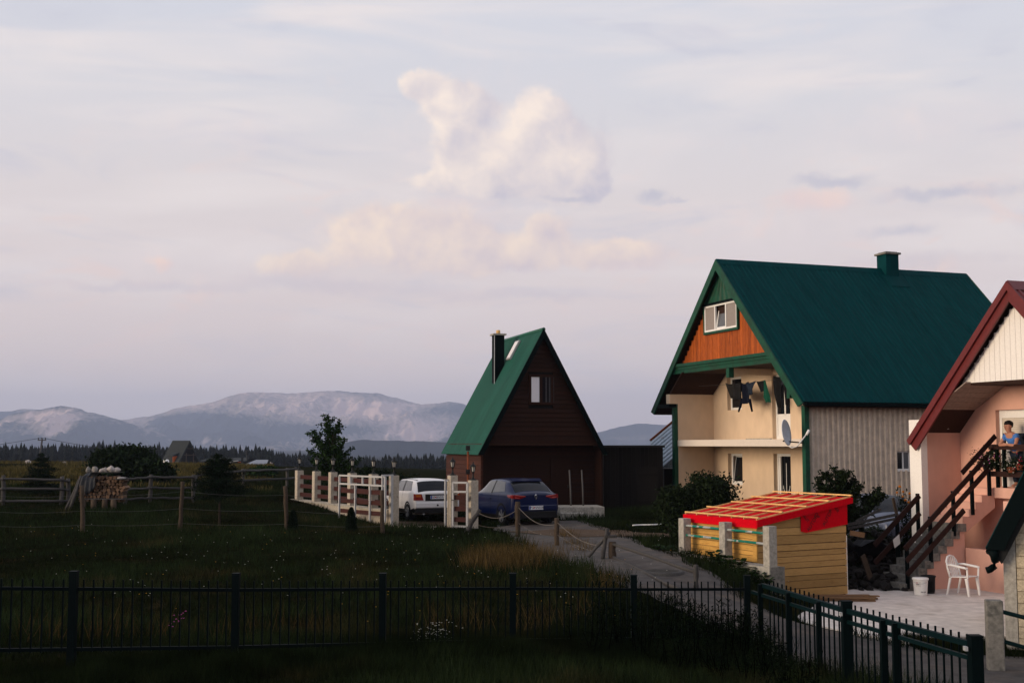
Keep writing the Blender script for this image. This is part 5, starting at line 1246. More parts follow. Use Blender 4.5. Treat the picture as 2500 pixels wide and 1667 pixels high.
mat('lens_red', (.22, .008, .008), .15, .1, spec=.6, coat=.5); mat('lens_orange', (.45, .10, .01), .2, .1, spec=.6); mat('lens_glow', (.45, .05, .04), .2, .1, spec=.6)
mat('plate_white', (.70, .70, .72), .4, .03); mat('plate_blue', (.01, .05, .30), .4, .05); mat('plate_red', (.5, .02, .02), .4, .05); mat('chrome', (.6, .6, .62), .15, .05, metal=.9)
def wheel(t, x, y, r, w=.2, spokes=5):
    s = 1 if y > 0 else -1; wl = MB(); n = 28
    prof = [(r * .62, -w / 2), (r * .93, -w / 2), (r, -w * .38), (r, w * .38), (r * .93, w / 2), (r * .62, w / 2)]
    wl.add([(x + q * cos(2 * pi * k / n), y + h * s, r + q * sin(2 * pi * k / n)) for q, h in prof for k in range(n)], [(i * n + k, i * n + (k + 1) % n, (i + 1) * n + (k + 1) % n, (i + 1) * n + k) for i in range(5) for k in range(n)], True)
    o = wl.build('wheel', MAT['tyre'], t); m = MB(); q = w / 2 * s
    for k in range(spokes):
        a = 2 * pi * k / spokes + .3; 
        for da in (-.12, .12): m.beam((x, y + q * .82, r), (x + r * .62 * cos(a + da), y + q * .92, r + r * .62 * sin(a + da)), .03, .03, (0, 1, 0))
    m.add([(x + rr * cos(2 * pi * k / n), y + q * .95, r + rr * sin(2 * pi * k / n)) for rr in (r * .56, r * .66) for k in range(n)], [(k, (k + 1) % n, n + (k + 1) % n, n + k) for k in range(n)])
    m.build('rim', MAT['rim'], o)
    m = MB(); m.add([(x, y + q * .55, r)] + [(x + r * .62 * cos(2 * pi * k / n), y + q * .55, r + r * .62 * sin(2 * pi * k / n)) for k in range(n)], [(0, 1 + k, 1 + (k + 1) % n) for k in range(n)]); m.build('hub_shadow', MAT['black_plastic'], o)
def arch(t, body, x, r, side, mtl):
    m = MB(); n = 16; V = []
    y = body.S(x, 3.2, side).y
    for rr in (r * 1.02, r * 1.24):
        for k in range(n + 1): a = pi * k / n * 1.16 - .25; V.append((x + rr * cos(a), y + side * .006, max(.22, r + rr * sin(a) * 1.0)))
    m.add(V, [(k, k + 1, n + 2 + k, n + 1 + k) for k in range(n)]); m.build('wheel_arch', mtl, t, fix=False)
def plate(t, x, z, body_txt, w=.52):
    m = MB(); m.box(x - .014, x, -w / 2, w / 2, z - .058, z + .058); p = m.build('number_plate', MAT['plate_white'], t)
    m = MB(); m.box(x - .016, x - .0145, w / 2 - .05, w / 2 - .004, z - .052, z + .052); m.build('plate_band', MAT['plate_blue'], p)
    text('plate_text', body_txt, .105, MAT['print_black'], p, (x - .0165, -.02, z), (pi / 2, 0, -pi / 2), .0008)
    m = MB(); c = w / 2 - .18; m.box(x - .0165, x - .0145, c - .018, c + .018, z - .02, z + .025); m.build('plate_crest', MAT['plate_red'], p)
def blue_car():
    B = Body([(-2.03, .40, .80, .90, .58, .96), (-1.99, .30, .86, .95, .66, 1.01), (-1.86, .24, .885, .97, .67, 1.06), (-1.55, .20, .90, .975, .65, 1.26), (-1.25, .20, .90, .97, .63, 1.39), (-.6, .20, .90, .955, .62, 1.44), (.1, .20, .90, .935, .60, 1.42), (.6, .20, .90, .92, .58, 1.24), (1.05, .20, .90, .91, .64, 1.0), (1.5, .20, .89, .86, .62, .90), (1.9, .25, .80, .72, .5, .78), (2.02, .38, .6, .6, .4, .66)])
    paint = mat('paint_blue', (.0013, .0065, .044), .3, .05, 3, spec=.3, coat=.22); h = radians(27); rear = P(1312, 1230, 38.9); c = Vector((rear.x - sin(h) * 2.03, rear.y + cos(h) * 2.03)); z = gz(c.x, c.y) + .02
    t = thing('parked_car', (c.x, c.y, z), 'blue metallic hatchback parked in front of the brown cabin', 'car', pi / 2 + h); t.scale = (.94, 1.0, 1.06)
    m = MB(); B.mesh(m); m.build('body', paint, t)
    for s, sd_ in ((1, 'l'), (-1, 'r')):
        for q in ([(-.38, 5.25), (.86, 5.3), (.30, 6.85), (-.34, 6.85)], [(-1.42, 5.45), (-.48, 5.25), (-.44, 6.85), (-1.12, 6.82)]):
            m = MB(); B.panel(m, q, s, .006); m.build('side_window', MAT['grey_glass'], t, fix=False)
        m = MB(); B.panel(m, [(-.48, 5.2), (-.38, 5.2), (-.34, 6.9), (-.44, 6.9)], s, .005); m.build('pillar', MAT['black_plastic'], t, fix=False)
        m = MB(); B.panel(m, [(-1.95, .9), (1.9, .9), (1.9, 2.35), (-1.95, 2.35)], s, .006, 20, 3); m.build('sill_trim', MAT['black_plastic'], t, fix=False)
        for x in (-1.28, 1.30): wheel(t, x, s * .80, .315); arch(t, B, x, .315, s, MAT['black_plastic'])
        l = MB(); y0, y1 = s * .40, s * .86
        l.prism([(-2.045, s * .36, .90), (-2.045, s * .80, .975), (-2.045, s * .83, .86), (-2.045, s * .62, .835)], (.03, 0, 0)); l.prism([(-2.03, s * .82, .97), (-1.72, s * .895, .965), (-1.80, s * .905, .90), (-2.03, s * .835, .85)], (.0, s * .012, 0)); tl = l.build('taillight', MAT['lens_red'], t)
        l = MB(); l.tube([(-2.05, s * .38, .915), (-2.052, s * .74, .955), (-2.052, s * .76, .88), (-2.052, s * .60, .865)], .012, 6); l.build('light_strip', MAT['lens_glow'], tl)
        l = MB(); l.rock((.72, s * .97, .98), (.09, .10, .075), 4); mm = l.build('mirror', paint, t)
        d = MB(); d.tube([(x, s * (.9), .0) for x in (-.3,)] + [(-.3, s * .9, .01)], .001, 4)
        d = MB(); d.box(-.42, -.24, s * .90 - .012 * 0, s * .915, .80, .83); d.build('door_handle', paint, t)
    for s in (1, -1):
        for x in (-1.02, -.43, .80):
            m = MB(); B.panel(m, [(x - .006, 2.4), (x + .006, 2.4), (x + .006, 5.1), (x - .006, 5.1)], s, .003, 1, 10); m.build('panel_gap', MAT['black_plastic'], t, fix=False)
    m = MB(); B.panel(m, [(.18, 7.15), (.95, 7.1), (.95, 9), (.18, 9)], 1, .006); B.panel(m, [(.18, 7.15), (.95, 7.1), (.95, 9), (.18, 9)], -1, .006); m.build('windscreen', MAT['dark_glass'], t, fix=False)
    m = MB(); q = [(-1.83, 7.05), (-1.36, 7.15), (-1.36, 9), (-1.83, 9)]; B.panel(m, q, 1, .006); B.panel(m, q, -1, .006); m.build('rear_window', MAT['dark_glass'], t, fix=False)
    m = MB(); m.prism([(-1.44, -.53, 1.355), (-1.44, .53, 1.355), (-1.2, .55, 1.415), (-1.2, -.55, 1.415)], (0, 0, .025)); m.build('spoiler', paint, t)
    m = MB(); m.box(-2.05, -1.9, -.78, .78, .24, .47); m.build('rear_valance', MAT['black_plastic'], t, bevel=.03)
    m = MB(); m.box(-2.06, -1.95, -.80, .80, .475, .66); m.build('rear_bumper', paint, t, bevel=.04)
    plate(t, -2.062, .57, 'PG NN028')
    m = MB(); e = .075; m.tube([(-2.05, 0, .91 + e), (-2.05, .045, .91), (-2.05, 0, .91 - e), (-2.05, -.045, .91), (-2.05, 0, .91 + e)], .013, 6); m.build('badge', MAT['chrome'], t)
blue_car()
def white_car():
    B = Body([(-1.97, .36, .775, .88, .66, .94), (-1.94, .31, .805, .93, .68, .97), (-1.88, .28, .82, .95, .68, 1.01), (-1.70, .24, .83, .96, .655, 1.23), (-1.55, .20, .83, .96, .635, 1.355), (-1.3, .20, .83, .955, .63, 1.395), (-.6, .20, .83, .945, .62, 1.41), (.2, .20, .83, .93, .60, 1.39), (.66, .20, .83, .92, .60, 1.18), (1.0, .20, .83, .91, .64, .98), (1.5, .20, .82, .86, .62, .90), (1.9, .25, .78, .74, .55, .78), (1.99, .38, .7, .6, .5, .64)])
    paint = mat('paint_white', (.70, .69, .69), .3, .03, 3, spec=.5, coat=.3); h = radians(23); rear = P(1068, 1220, 41.0); c = Vector((rear.x - sin(h) * 1.97, rear.y + cos(h) * 1.97)); z = gz(c.x, c.y) + .02
    t = thing('parked_car', (c.x, c.y, z), 'boxy old white hatchback parked behind the gates', 'car', pi / 2 + h)
    m = MB(); B.mesh(m); m.build('body', paint, t)
    for s in (1, -1):
        for q in ([(-.52, 5.2), (.82, 5.25), (.34, 6.9), (-.50, 6.9)], [(-1.50, 5.3), (-.66, 5.2), (-.62, 6.85), (-1.28, 6.85)]):
            m = MB(); B.panel(m, q, s, .006); m.build('side_window', MAT['grey_glass'], t, fix=False)
        m = MB(); B.panel(m, [(-.64, 5.2), (-.54, 5.2), (-.52, 6.92), (-.60, 6.92)], s, .005); m.build('pillar', MAT['black_plastic'], t, fix=False)
        m = MB(); B.panel(m, [(-1.9, 1.0), (1.9, 1.0), (1.9, 2.5), (-1.9, 2.5)], s, .006, 20, 3); m.build('sill_trim', MAT['black_plastic'], t, fix=False)
        for x in (-1.22, 1.24): wheel(t, x, s * .74, .29); arch(t, B, x, .29, s, MAT['black_plastic'])
        l = MB(); l.prism([(-1.985, s * .50, .70), (-1.985, s * .785, .70), (-1.985, s * .785, .915), (-1.985, s * .58, .915)], (.02, 0, 0)); l.box(-1.97, -1.86, min(s * .79, s * .828), max(s * .79, s * .828), .70, .915); tl = l.build('taillight', MAT['lens_red'], t)
        l = MB(); l.box(-1.99, -1.986, min(s * .60, s * .785), max(s * .60, s * .785), .81, .90); l.build('indicator', MAT['lens_orange'], tl)
        l = MB(); l.rock((.70, s * .90, .98), (.07, .09, .06), 4); l.build('mirror', MAT['black_plastic'], t)
        m = MB(); B.panel(m, [(-1.45, 7.35), (.3, 7.35), (.3, 7.5), (-1.45, 7.5)], s, .006, 20, 2); m.build('drip_rail', MAT['black_plastic'], t, fix=False)
    m = MB()
    for s in (1, -1): B.panel(m, [(.25, 7.15), (.95, 7.1), (.95, 9), (.25, 9)], s, .006)
    m.build('windscreen', MAT['dark_glass'], t, fix=False)
    m = MB(); q = [(-1.875, 7.1), (-1.58, 7.15), (-1.58, 9), (-1.875, 9)]
    for s in (1, -1): B.panel(m, q, s, .006)
    m.build('rear_window', MAT['dark_glass'], t, fix=False)
    for s in (1, -1):
        for x in (-.60, .80):
            m = MB(); B.panel(m, [(x - .006, 2.5), (x + .006, 2.5), (x + .006, 5.1), (x - .006, 5.1)], s, .003, 1, 10); m.build('panel_gap', MAT['black_plastic'], t, fix=False)
    m = MB(); m.box(-2.00, -1.9, -.79, .79, .44, .635); m.build('rear_bumper', paint, t, bevel=.03)
    m = MB(); m.box(-2.01, -1.9, -.79, .79, .26, .435); m.build('bumper_trim', MAT['black_plastic'], t, bevel=.02)
    m = MB(); m.box(-1.982, -1.97, -.44, .44, .68, .90); m.build('plate_recess', MAT['black_plastic'], t)
    plate(t, -1.986, .80, 'BP BN591')
    m = MB(); m.tube([(-2.0, .0, .53), (-2.006, .0, .53)], .035, 14); m.build('tow_cover', MAT['black_plastic'], t)
    m = MB(); m.tube([(-1.95, .5, .24), (-2.0, .5, .24)], .03, 10); m.build('exhaust', MAT['galvanised'], t)
white_car()
def pale_car():
    B = Body([(-1.97, .36, .775, .86, .66, .92), (-1.88, .28, .82, .94, .68, 1.0), (-1.70, .24, .83, .96, .655, 1.2), (-1.45, .20, .83, .96, .62, 1.40), (-.6, .20, .83, .945, .62, 1.43), (.2, .20, .83, .93, .60, 1.41), (.66, .20, .83, .92, .60, 1.2), (1.0, .20, .83, .91, .64, .98), (1.5, .20, .82, .86, .62, .90), (1.9, .25, .78, .74, .55, .78), (1.99, .38, .7, .6, .5, .64)])
    paint = mat('paint_pale', (.10, .12, .18), .35, .05, 3, spec=.5); p = P(2150, 1240, 34.2); z = zof(1207, 34.0) - 1.44
    t = thing('parked_car', (p.x, p.y, z), 'pale blue car half hidden behind the junk heap and bushes', 'car', radians(-82))
    m = MB(); B.mesh(m); m.build('body', paint, t)
    for s in (1, -1):
        m = MB(); B.panel(m, [(-1.4, 5.25), (.82, 5.25), (.34, 6.9), (-1.2, 6.9)], s, .006); m.build('side_window', MAT['dark_glass'], t, fix=False)
        for x in (-1.22, 1.24): wheel(t, x, s * .74, .29)
    for nm, q in (('windscreen', [(.24, 7.15), (.95, 7.1), (.95, 9), (.24, 9)]), ('rear_window', [(-1.87, 7.1), (-1.5, 7.15), (-1.5, 9), (-1.87, 9)])):
        m = MB()
        for s in (1, -1): B.panel(m, q, s, .006)
        m.build(nm, MAT['dark_glass'], t, fix=False)
    for y in (-.4, .4): m = MB(); m.rock((.0 + .3, y, 1.08), (.07, .13, .13), 3); m.build('headrest', MAT['black_plastic'], t)
pale_car()
# ================================================================= VEGETATION
def rdir(n):
    v = rng.normal(size=(n, 3)); return v / np.linalg.norm(v, axis=1)[:, None]
def leaf_quads(C, l, w, droop=.2, jit=.35, outward=None):
    n = len(C); d = rdir(n)
    if outward is not None: d = d * .8 + outward
    d[:, 2] -= droop; d /= np.linalg.norm(d, axis=1)[:, None] + 1e-9
    s = np.cross(d, rdir(n)); s /= np.linalg.norm(s, axis=1)[:, None] + 1e-9
    L = (l * rng.uniform(1 - jit, 1 + jit, n))[:, None]; W = (w * rng.uniform(1 - jit, 1 + jit, n))[:, None]
    b = np.cross(d, s) * L * .12
    V = np.stack([C, C + d * L * .5 + s * W * .5 + b, C + d * L, C + d * L * .5 - s * W * .5 + b], 1).reshape(-1, 3)
    return V, np.arange(4 * n).reshape(n, 4)
def crown(name, parent, C, l, w, m, lo=.55, hi=1.5, **k):
    V, Fc = leaf_quads(np.asarray(C), l, w, **k); t = np.repeat(rng.uniform(lo, hi, len(C)), 4)
    return raw_mesh(name, V, Fc, m, parent, attr=t)
def limb_pts(a, b, bend=.1, k=6):
    a, b = Vector(a), Vector(b); L = (b - a).length; o = Vector((random.uniform(-1, 1), random.uniform(-1, 1), random.uniform(-.2, .8))) * L * bend
    return [a.lerp(b, i / k) + o * sin(pi * i / k) for i in range(k + 1)]
def tree(name, label, base, trunk_top, tips, r0, leaf, lw, n_per_m, spread, m, cat='tree', start=.25, group=None):
    """tips in local coordinates; every limb leaves the trunk and carries leaves on its outer part"""
    t = thing(name, base, label, cat, group=group); mb = MB(); C = []; tt = Vector(trunk_top)
    tr = limb_pts((0, 0, -.1), tt, .04, 8); mb.tube(tr, [r0 * (1 - .7 * i / 8) for i in range(9)], 8)
    for tip in tips:
        tip = Vector(tip); f = min(.95, max(.12, (tip.z / max(tt.z, .1)) * random.uniform(.35, .6))); a = tr[int(f * 8)]
        lp = limb_pts(a, tip, .10, 7); mb.tube(lp, [r0 * .45 * (1 - .85 * i / 7) for i in range(8)], 5)
        L = (tip - a).length
        for j in range(int(n_per_m * L)):
            u = start + (1 - start) * random.random() ** .8; i = min(int(u * 7), 6); p = lp[i].lerp(lp[i + 1], u * 7 - i); s = spread * (1.15 - .75 * u)
            C.append((p.x + random.gauss(0, s), p.y + random.gauss(0, s), p.z + random.gauss(0, s * .8)))
        for j in range(int(L * 5)):     # side twigs
            u = random.uniform(start, .95); i = min(int(u * 7), 6); p = lp[i]; q = p + Vector((random.gauss(0, 1), random.gauss(0, 1), random.gauss(.3, .6))).normalized() * L * .18; mb.tube([p, q], [r0 * .10, r0 * .04], 4)
            for _ in range(int(n_per_m * .2)): C.append(tuple(p.lerp(q, random.uniform(.4, 1.1)) + Vector((random.gauss(0, .03), random.gauss(0, .03), random.gauss(0, .03)))))
    mb.build('trunk', MAT['bark'], t, fix=False)
    crown('crown', t, C, leaf, lw, m); return t
def local_tips(base, lst, Y, dy=.6):
    out = []
    for px, py in lst: p = P(px, py, Y + random.uniform(-dy, dy)); out.append(p - base)
    return out
def broad_tree():
    b = on(812, 50.5); tips = local_tips(b, [(800, 1014), (795, 1030), (829, 1026), (822, 1040), (750, 1056), (765, 1050), (843, 1070), (835, 1085), (752, 1100), (862, 1092), (882, 1116), (870, 1125), (760, 1122), (812, 1060), (785, 1080), (800, 1100), (845, 1125), (775, 1130), (815, 1085), (780, 1065), (830, 1110)], 50.5, .7)
    tree('fruit_tree', 'young leafy tree with upright shoots behind the pillared wall', b, (.0, 0, 2.6), tips, .06, .12, .06, 105, .075, MAT['leaf_mid'], start=.34)
broad_tree()
def bush(name, label, base, rad, n, m, leaf=.09, lw=.05, clumps=26, squash=1.0, seed=0, stems=9, cat='bush', low=.0):
    rr = random.Random(seed); t = thing(name, base, label, cat); mb = MB(); C = []
    for k in range(stems):
        a = rr.uniform(0, 2 * pi); q = Vector((cos(a) * rad[0] * .75, sin(a) * rad[1] * .75, rad[2] * rr.uniform(1.0, 1.8))); mb.tube(limb_pts((rr.uniform(-.1, .1), rr.uniform(-.1, .1), -.05), q, .1, 5), [.022, .018, .015, .012, .009, .006], 5)
    mb.build('stem', MAT['bark'], t, fix=False)
    for k in range(clumps):
        u = rr.uniform(0, 2 * pi); v = rr.uniform(-.55, 1); s = math.sqrt(1 - v * v); f = rr.uniform(.66, 1.0)
        c = np.array((cos(u) * s * rad[0] * f, sin(u) * s * rad[1] * f, rad[2] + v * rad[2] * f + low)); q = rr.uniform(.18, .36) * min(rad)
        pts = np.clip(rng.normal(size=(n // clumps, 3)), -1.9, 1.9) * q * np.array((1, 1, .85)) + c; C.append(pts)
    C.append(np.clip(rng.normal(size=(n // 3, 3)), -1.8, 1.8) * np.array(rad) * .42 + np.array((0, 0, rad[2] * .95)))
    C = np.concatenate(C); C = C[C[:, 2] > .02]
    crown('crown', t, C, leaf, lw, m); return t
def bushes():
    b = on(1728, 33.6); bush('round_bush', 'large round dark bush in front of the cream house', b, (.70, .7, .88), 9500, MAT['leaf_bush'], .10, .055, 46, seed=1)
    b = on(1644, 33.4); bush('dark_bush', 'dark bush left of the large round bush', b, (.38, .5, .78), 4200, MAT['leaf_bush'], .09, .05, 26, seed=2)
    b = on(1700, 32.6); bush('low_bush', 'low dark undergrowth at the foot of the round bush', b, (.75, .4, .34), 3000, MAT['leaf_bush'], .09, .05, 20, seed=3)
    g = P(2050, 1215, 31.0); g.z = gz(g.x, g.y)
    tips = local_tips(g, [(2035, 1140), (2020, 1150), (2060, 1152), (2085, 1168), (2100, 1182), (1998, 1165), (2000, 1185), (2070, 1180), (2095, 1195), (2015, 1190), (2045, 1170), (2145, 1192), (2150, 1205), (2040, 1200)], 31.0, .35)
    tree('leafy_bush', 'loose leafy bush rising behind the red shed roof', g, (0, 0, .9), tips, .04, .10, .05, 300, .10, MAT['leaf_bush'], 'bush', .15)
    b = P(2140, 1300, 32.4); b.z = gz(b.x, b.y); bush('undergrowth', 'dark undergrowth between the junk heap and the pale car', b, (.6, .35, .34), 2600, MAT['leaf_bush'], .09, .045, 26, seed=21)
    b = on(300, 58); bush('thicket', 'wide dark thicket behind the woodpile', b, (1.75, 1.1, .78), 12000, MAT['leaf_dark'], .17, .10, 46, seed=5, cat='thicket')
    b = on(372, 57); bush('thicket', 'smaller dark thicket left of the dark A-frame house', b, (.8, .8, .55), 4000, MAT['leaf_dark'], .18, .10, 30, seed=6, cat='thicket')
    b = on(905, 52); bush('hedge_bush', 'low green bush behind the middle of the pillared wall', b, (.95, .6, .55), 4000, MAT['leaf_dark'], .13, .07, 24, seed=7)
    b = on(985, 50); bush('hedge_bush', 'low green bush behind the left gate pillar', b, (.6, .5, .5), 2500, MAT['leaf_dark'], .13, .07, 18, seed=8)
    for px, Y, w, h, l in ((715, 34.8, .18, .29, 'small clipped conical shrub beside the third fence post'), (857, 34.4, .20, .34, 'taller clipped conical shrub before the sliding gate')):
        b = on(px, Y); t = thing('thuja', b, l, 'shrub'); C = []
        for _ in range(3800):
            z = random.random() ** .8; r = (1 - z) ** .6 * (.75 + .25 * z) * (.75 + .3 * random.random()); a = random.uniform(0, 2 * pi); C.append((cos(a) * w * r * 1.05, sin(a) * w * r * 1.05, .02 + z * h * 2.0))
        m = MB(); m.tube([(0, 0, -.05), (0, 0, h * 1.7)], [.03, .008], 6); m.build('trunk', MAT['bark'], t); crown('crown', t, C, .05, .02, MAT['needle'], droop=-.7)
    b = on(640, 70); bush('hedge_bush', 'pale grey green bush before the low stone house', b, (.8, .6, .28), 1600, MAT['leaf_mid'], .2, .1, 20, seed=12)
bushes()
def conifer(name, label, base, h, rad, trunk_h, r0, tiers, nb, m, lean=0, power=.8, top_flat=0.0):
    t = thing(name, base, label, 'tree'); mb = MB(); C = []; tr = [Vector((lean * (i / 8) ** 2, 0, -.1 + (h + .1) * i / 8)) for i in range(9)]; mb.tube(tr, [r0 * (1 - .85 * i / 8) for i in range(9)], 7)
    for k in range(tiers):
        f = k / (tiers - 1); z = trunk_h + (h - trunk_h) * f; R = random.uniform(.72, 1.15) * rad * ((1 - f) ** power * (1 - top_flat) + top_flat * (1 - f ** 4)); 
        for j in range(nb):
            a = 2 * pi * j / nb + k * .7 + random.uniform(-.3, .3); L = R * random.uniform(.7, 1.12) + .04; c = Vector((lean * (z / h) ** 2, 0, z)); e = c + Vector((cos(a) * L, sin(a) * L, L * random.uniform(-.12, .28))); mb.tube([c, c.lerp(e, .5) + Vector((0, 0, .03)), e], [r0 * .25, r0 * .16, .004], 4)
            for _ in range(int(190 * L) + 12):
                u = random.uniform(.12, 1.02); p = c.lerp(e, u); s = .035 + .07 * L * (1 - u); C.append((p.x + random.gauss(0, s), p.y + random.gauss(0, s), p.z + random.gauss(0, s * .4)))
    mb.build('trunk', MAT['bark'], t, fix=False); crown('crown', t, C, .10, .022, m, droop=-.15)
b_ = on(536, 36.0); conifer('young_pine', 'young spreading pine with bare trunk in the meadow', b_, 2.12, .95, .92, .045, 9, 9, MAT['needle'], -.1, .5, .2)
b_ = on(98, 45.0); conifer('young_spruce', 'small dark spruce behind the left rail fence', b_, 1.55, .7, .2, .05, 8, 10, MAT['needle'], 0, .6, .2)

# ---------------------------------------------------------------- grass
def in_lane(X, Y, pad=0.0):
    c = np.array([(p[0], p[1]) for p in LANE]); w = np.array([p[2] for p in LANE]); best = np.full(len(X), 9.0)
    for i in range(len(c) - 1):
        a, b = c[i], c[i + 1]; d = b - a; t = np.clip(((X - a[0]) * d[0] + (Y - a[1]) * d[1]) / (d @ d), 0, 1)
        q = np.hypot(X - a[0] - t * d[0], Y - a[1] - t * d[1]) - (w[i] * (1 - t) + w[i + 1] * t) / 2; best = np.minimum(best, q)
    return best + pad
def blocked(X, Y):
    n = (fbm(X * .9, Y * .9, 3, 77) - .5) * .7
    k = in_lane(X, Y) + .30 + n < 0
    def rot(o, yaw, x0, x1, y0, y1):
        dx, dy = X - o[0], Y - o[1]; u = dx * cos(yaw) + dy * sin(yaw); v = -dx * sin(yaw) + dy * cos(yaw); return (u > x0) & (u < x1) & (v > y0) & (v < y1)
    k |= rot(BH_R, BH_YAW, .3, 11, .3, 9.5) | rot(CB_A, CB_YAW, -2.5, 2.5, .1, 5.7) | rot(SH_C, SH_YAW, -.5, 3, -.05, 3.2) | rot(PK_O, PK_YAW, -2.2, 9, -4, 3.6)
    k |= (X > 5.6) & (Y > 22.0) & (Y < 29.5) & (X < 16)
    k |= (np.abs(X + 2.6) < 1.6) & (np.abs(Y - 39.8) < 1.9) & (fbm(X * 2, Y * 2, 3, 5) < .62)
    k |= (np.hypot((X - 3.2) / 2.2, (Y - 34.5) / .8) < 1) & (fbm(X * 2, Y * 2, 3, 6) < .7)
    return k
def blades(X, Y, h, w, lean=.45, tone=None):
    n = len(X); Z = ground(X, Y) - .01; a = rng.uniform(0, 2 * pi, n); s = np.stack([np.cos(a), np.sin(a), np.zeros(n)], 1) * (w / 2)[:, None]
    b = rng.uniform(0, 2 * pi, n); ln = lean * h * rng.uniform(.2, 1.2, n); o = np.stack([X, Y, Z], 1); tip = o + np.stack([np.cos(b) * ln, np.sin(b) * ln, h], 1); mid = o + (tip - o) * np.array((.35, .35, .6))
    V = np.stack([o - s, o + s, mid + s * .75, tip, mid - s * .75], 1).reshape(-1, 3)
    t = rng.uniform(.6, 1.35, n) if tone is None else tone
    i = np.arange(n) * 5; F1 = np.stack([i, i + 1, i + 2, i + 4], 1); F2 = np.stack([i + 4, i + 2, i + 3, i + 3], 1)
    return V, F1, np.stack([i + 4, i + 2, i + 3], 1), np.repeat(t, 5)
def tri_blades(X, Y, h, w, lean=.45, tone=None, z=None):
    n = len(X); Z = (ground(X, Y) if z is None else z) - .01; a = rng.uniform(0, 2 * pi, n); s = np.stack([np.cos(a), np.sin(a), np.zeros(n)], 1) * (w / 2)[:, None]
    b = rng.uniform(0, 2 * pi, n); ln = lean * h * rng.uniform(.2, 1.2, n); o = np.stack([X, Y, Z], 1); tip = o + np.stack([np.cos(b) * ln, np.sin(b) * ln, h], 1)
    V = np.stack([o - s, o + s, tip], 1).reshape(-1, 3); t = rng.uniform(.55, 1.4, n) if tone is None else tone
    return V, np.arange(3 * n).reshape(n, 3), np.repeat(t, 3)
def grass():
    N = 560000; u = rng.random(N); Y = 9.5 * (64 / 9.5) ** (u ** .9); X = rng.uniform(-1, 1, N) * (.50 * Y + 2.5)
    keep = ~blocked(X, Y); X, Y = X[keep], Y[keep]
    n = fbm(X * .35, Y * .35, 4, 3); n2 = fbm(X * 1.3, Y * 1.3, 3, 8)
    h = (.05 + .16 * np.clip((n - .36) * 3, 0, 1) + .10 * n2) * rng.uniform(.5, 1.3, len(X))
    dl = np.abs(in_lane(X, Y)); h *= 1 + .8 * np.exp(-((dl - .5) / .5) ** 2) * (Y < 36)
    w = .011 * (Y / 16) ** .9 * rng.uniform(.7, 1.3, len(X)); tone = rng.uniform(.45, 1.35, len(X)) * np.clip(-.15 + 2.4 * n + .5 * (n2 - .5), .25, 2.2)
    V, Fc, T = tri_blades(X, Y, h, w, .55, tone); tag(raw_mesh('meadow_grass', V, Fc, MAT['grass'], attr=T), 'short dark meadow grass covering the field', 'grass', kind='stuff')
    # rank grass along the foot of the fence and in front of it
    N = 90000; f = rng.uniform(-.3, 1.0, N); a = np.array([P(181, 1393, 16.3).x, 16.3]); b = np.array([FC.x, FC.y]); c = a + (b - a) * f[:, None]; X = c[:, 0] + rng.normal(0, .35, N) ; Y = c[:, 1] + rng.normal(-.25, .5, N)
    h = (.10 + .30 * fbm(X * 1.1, Y * 1.1, 3, 21) ** 1.5) * rng.uniform(.6, 1.5, N); V, Fc, T = tri_blades(X, Y, h, .010 * rng.uniform(.7, 1.4, N), .6, rng.uniform(.4, 1.0, N)); tag(raw_mesh('fence_grass', V, Fc, MAT['grass'], attr=T), 'rank grass growing through the foot of the picket fence', 'grass', kind='stuff')
    N = 26000; X = rng.uniform(7.0, 10.2, N); Y = 21.75 - np.abs(rng.normal(0, .45, N)) - .12 * (X - 7); h = (.06 + .22 * fbm(X * 2, Y * 2, 3, 61)) * rng.uniform(.5, 1.3, N); V, Fc, T = tri_blades(X, Y, h, .012 * rng.uniform(.7, 1.4, N), .5, rng.uniform(.4, 1.1, N)); tag(raw_mesh('verge_grass', V, Fc, MAT['grass'], attr=T), 'dark grass verge between the concrete yard and the lane', 'grass', kind='stuff')
    # distant dry field
    N = 60000; Y = rng.uniform(52, 105, N); X = rng.uniform(-1.15, -.40, N) * .5 * Y; k = fbm(X * .08, Y * .2, 3, 41) > .42; X, Y = X[k], Y[k]
    V, Fc, T = tri_blades(X, Y, rng.uniform(.12, .34, len(X)), np.full(len(X), .07), .5, rng.uniform(.5, 1.2, len(X))); tag(raw_mesh('hay_field', V, Fc, MAT['hay'], attr=T), 'yellowish dry grass of the far field', 'grass', kind='stuff')
grass()
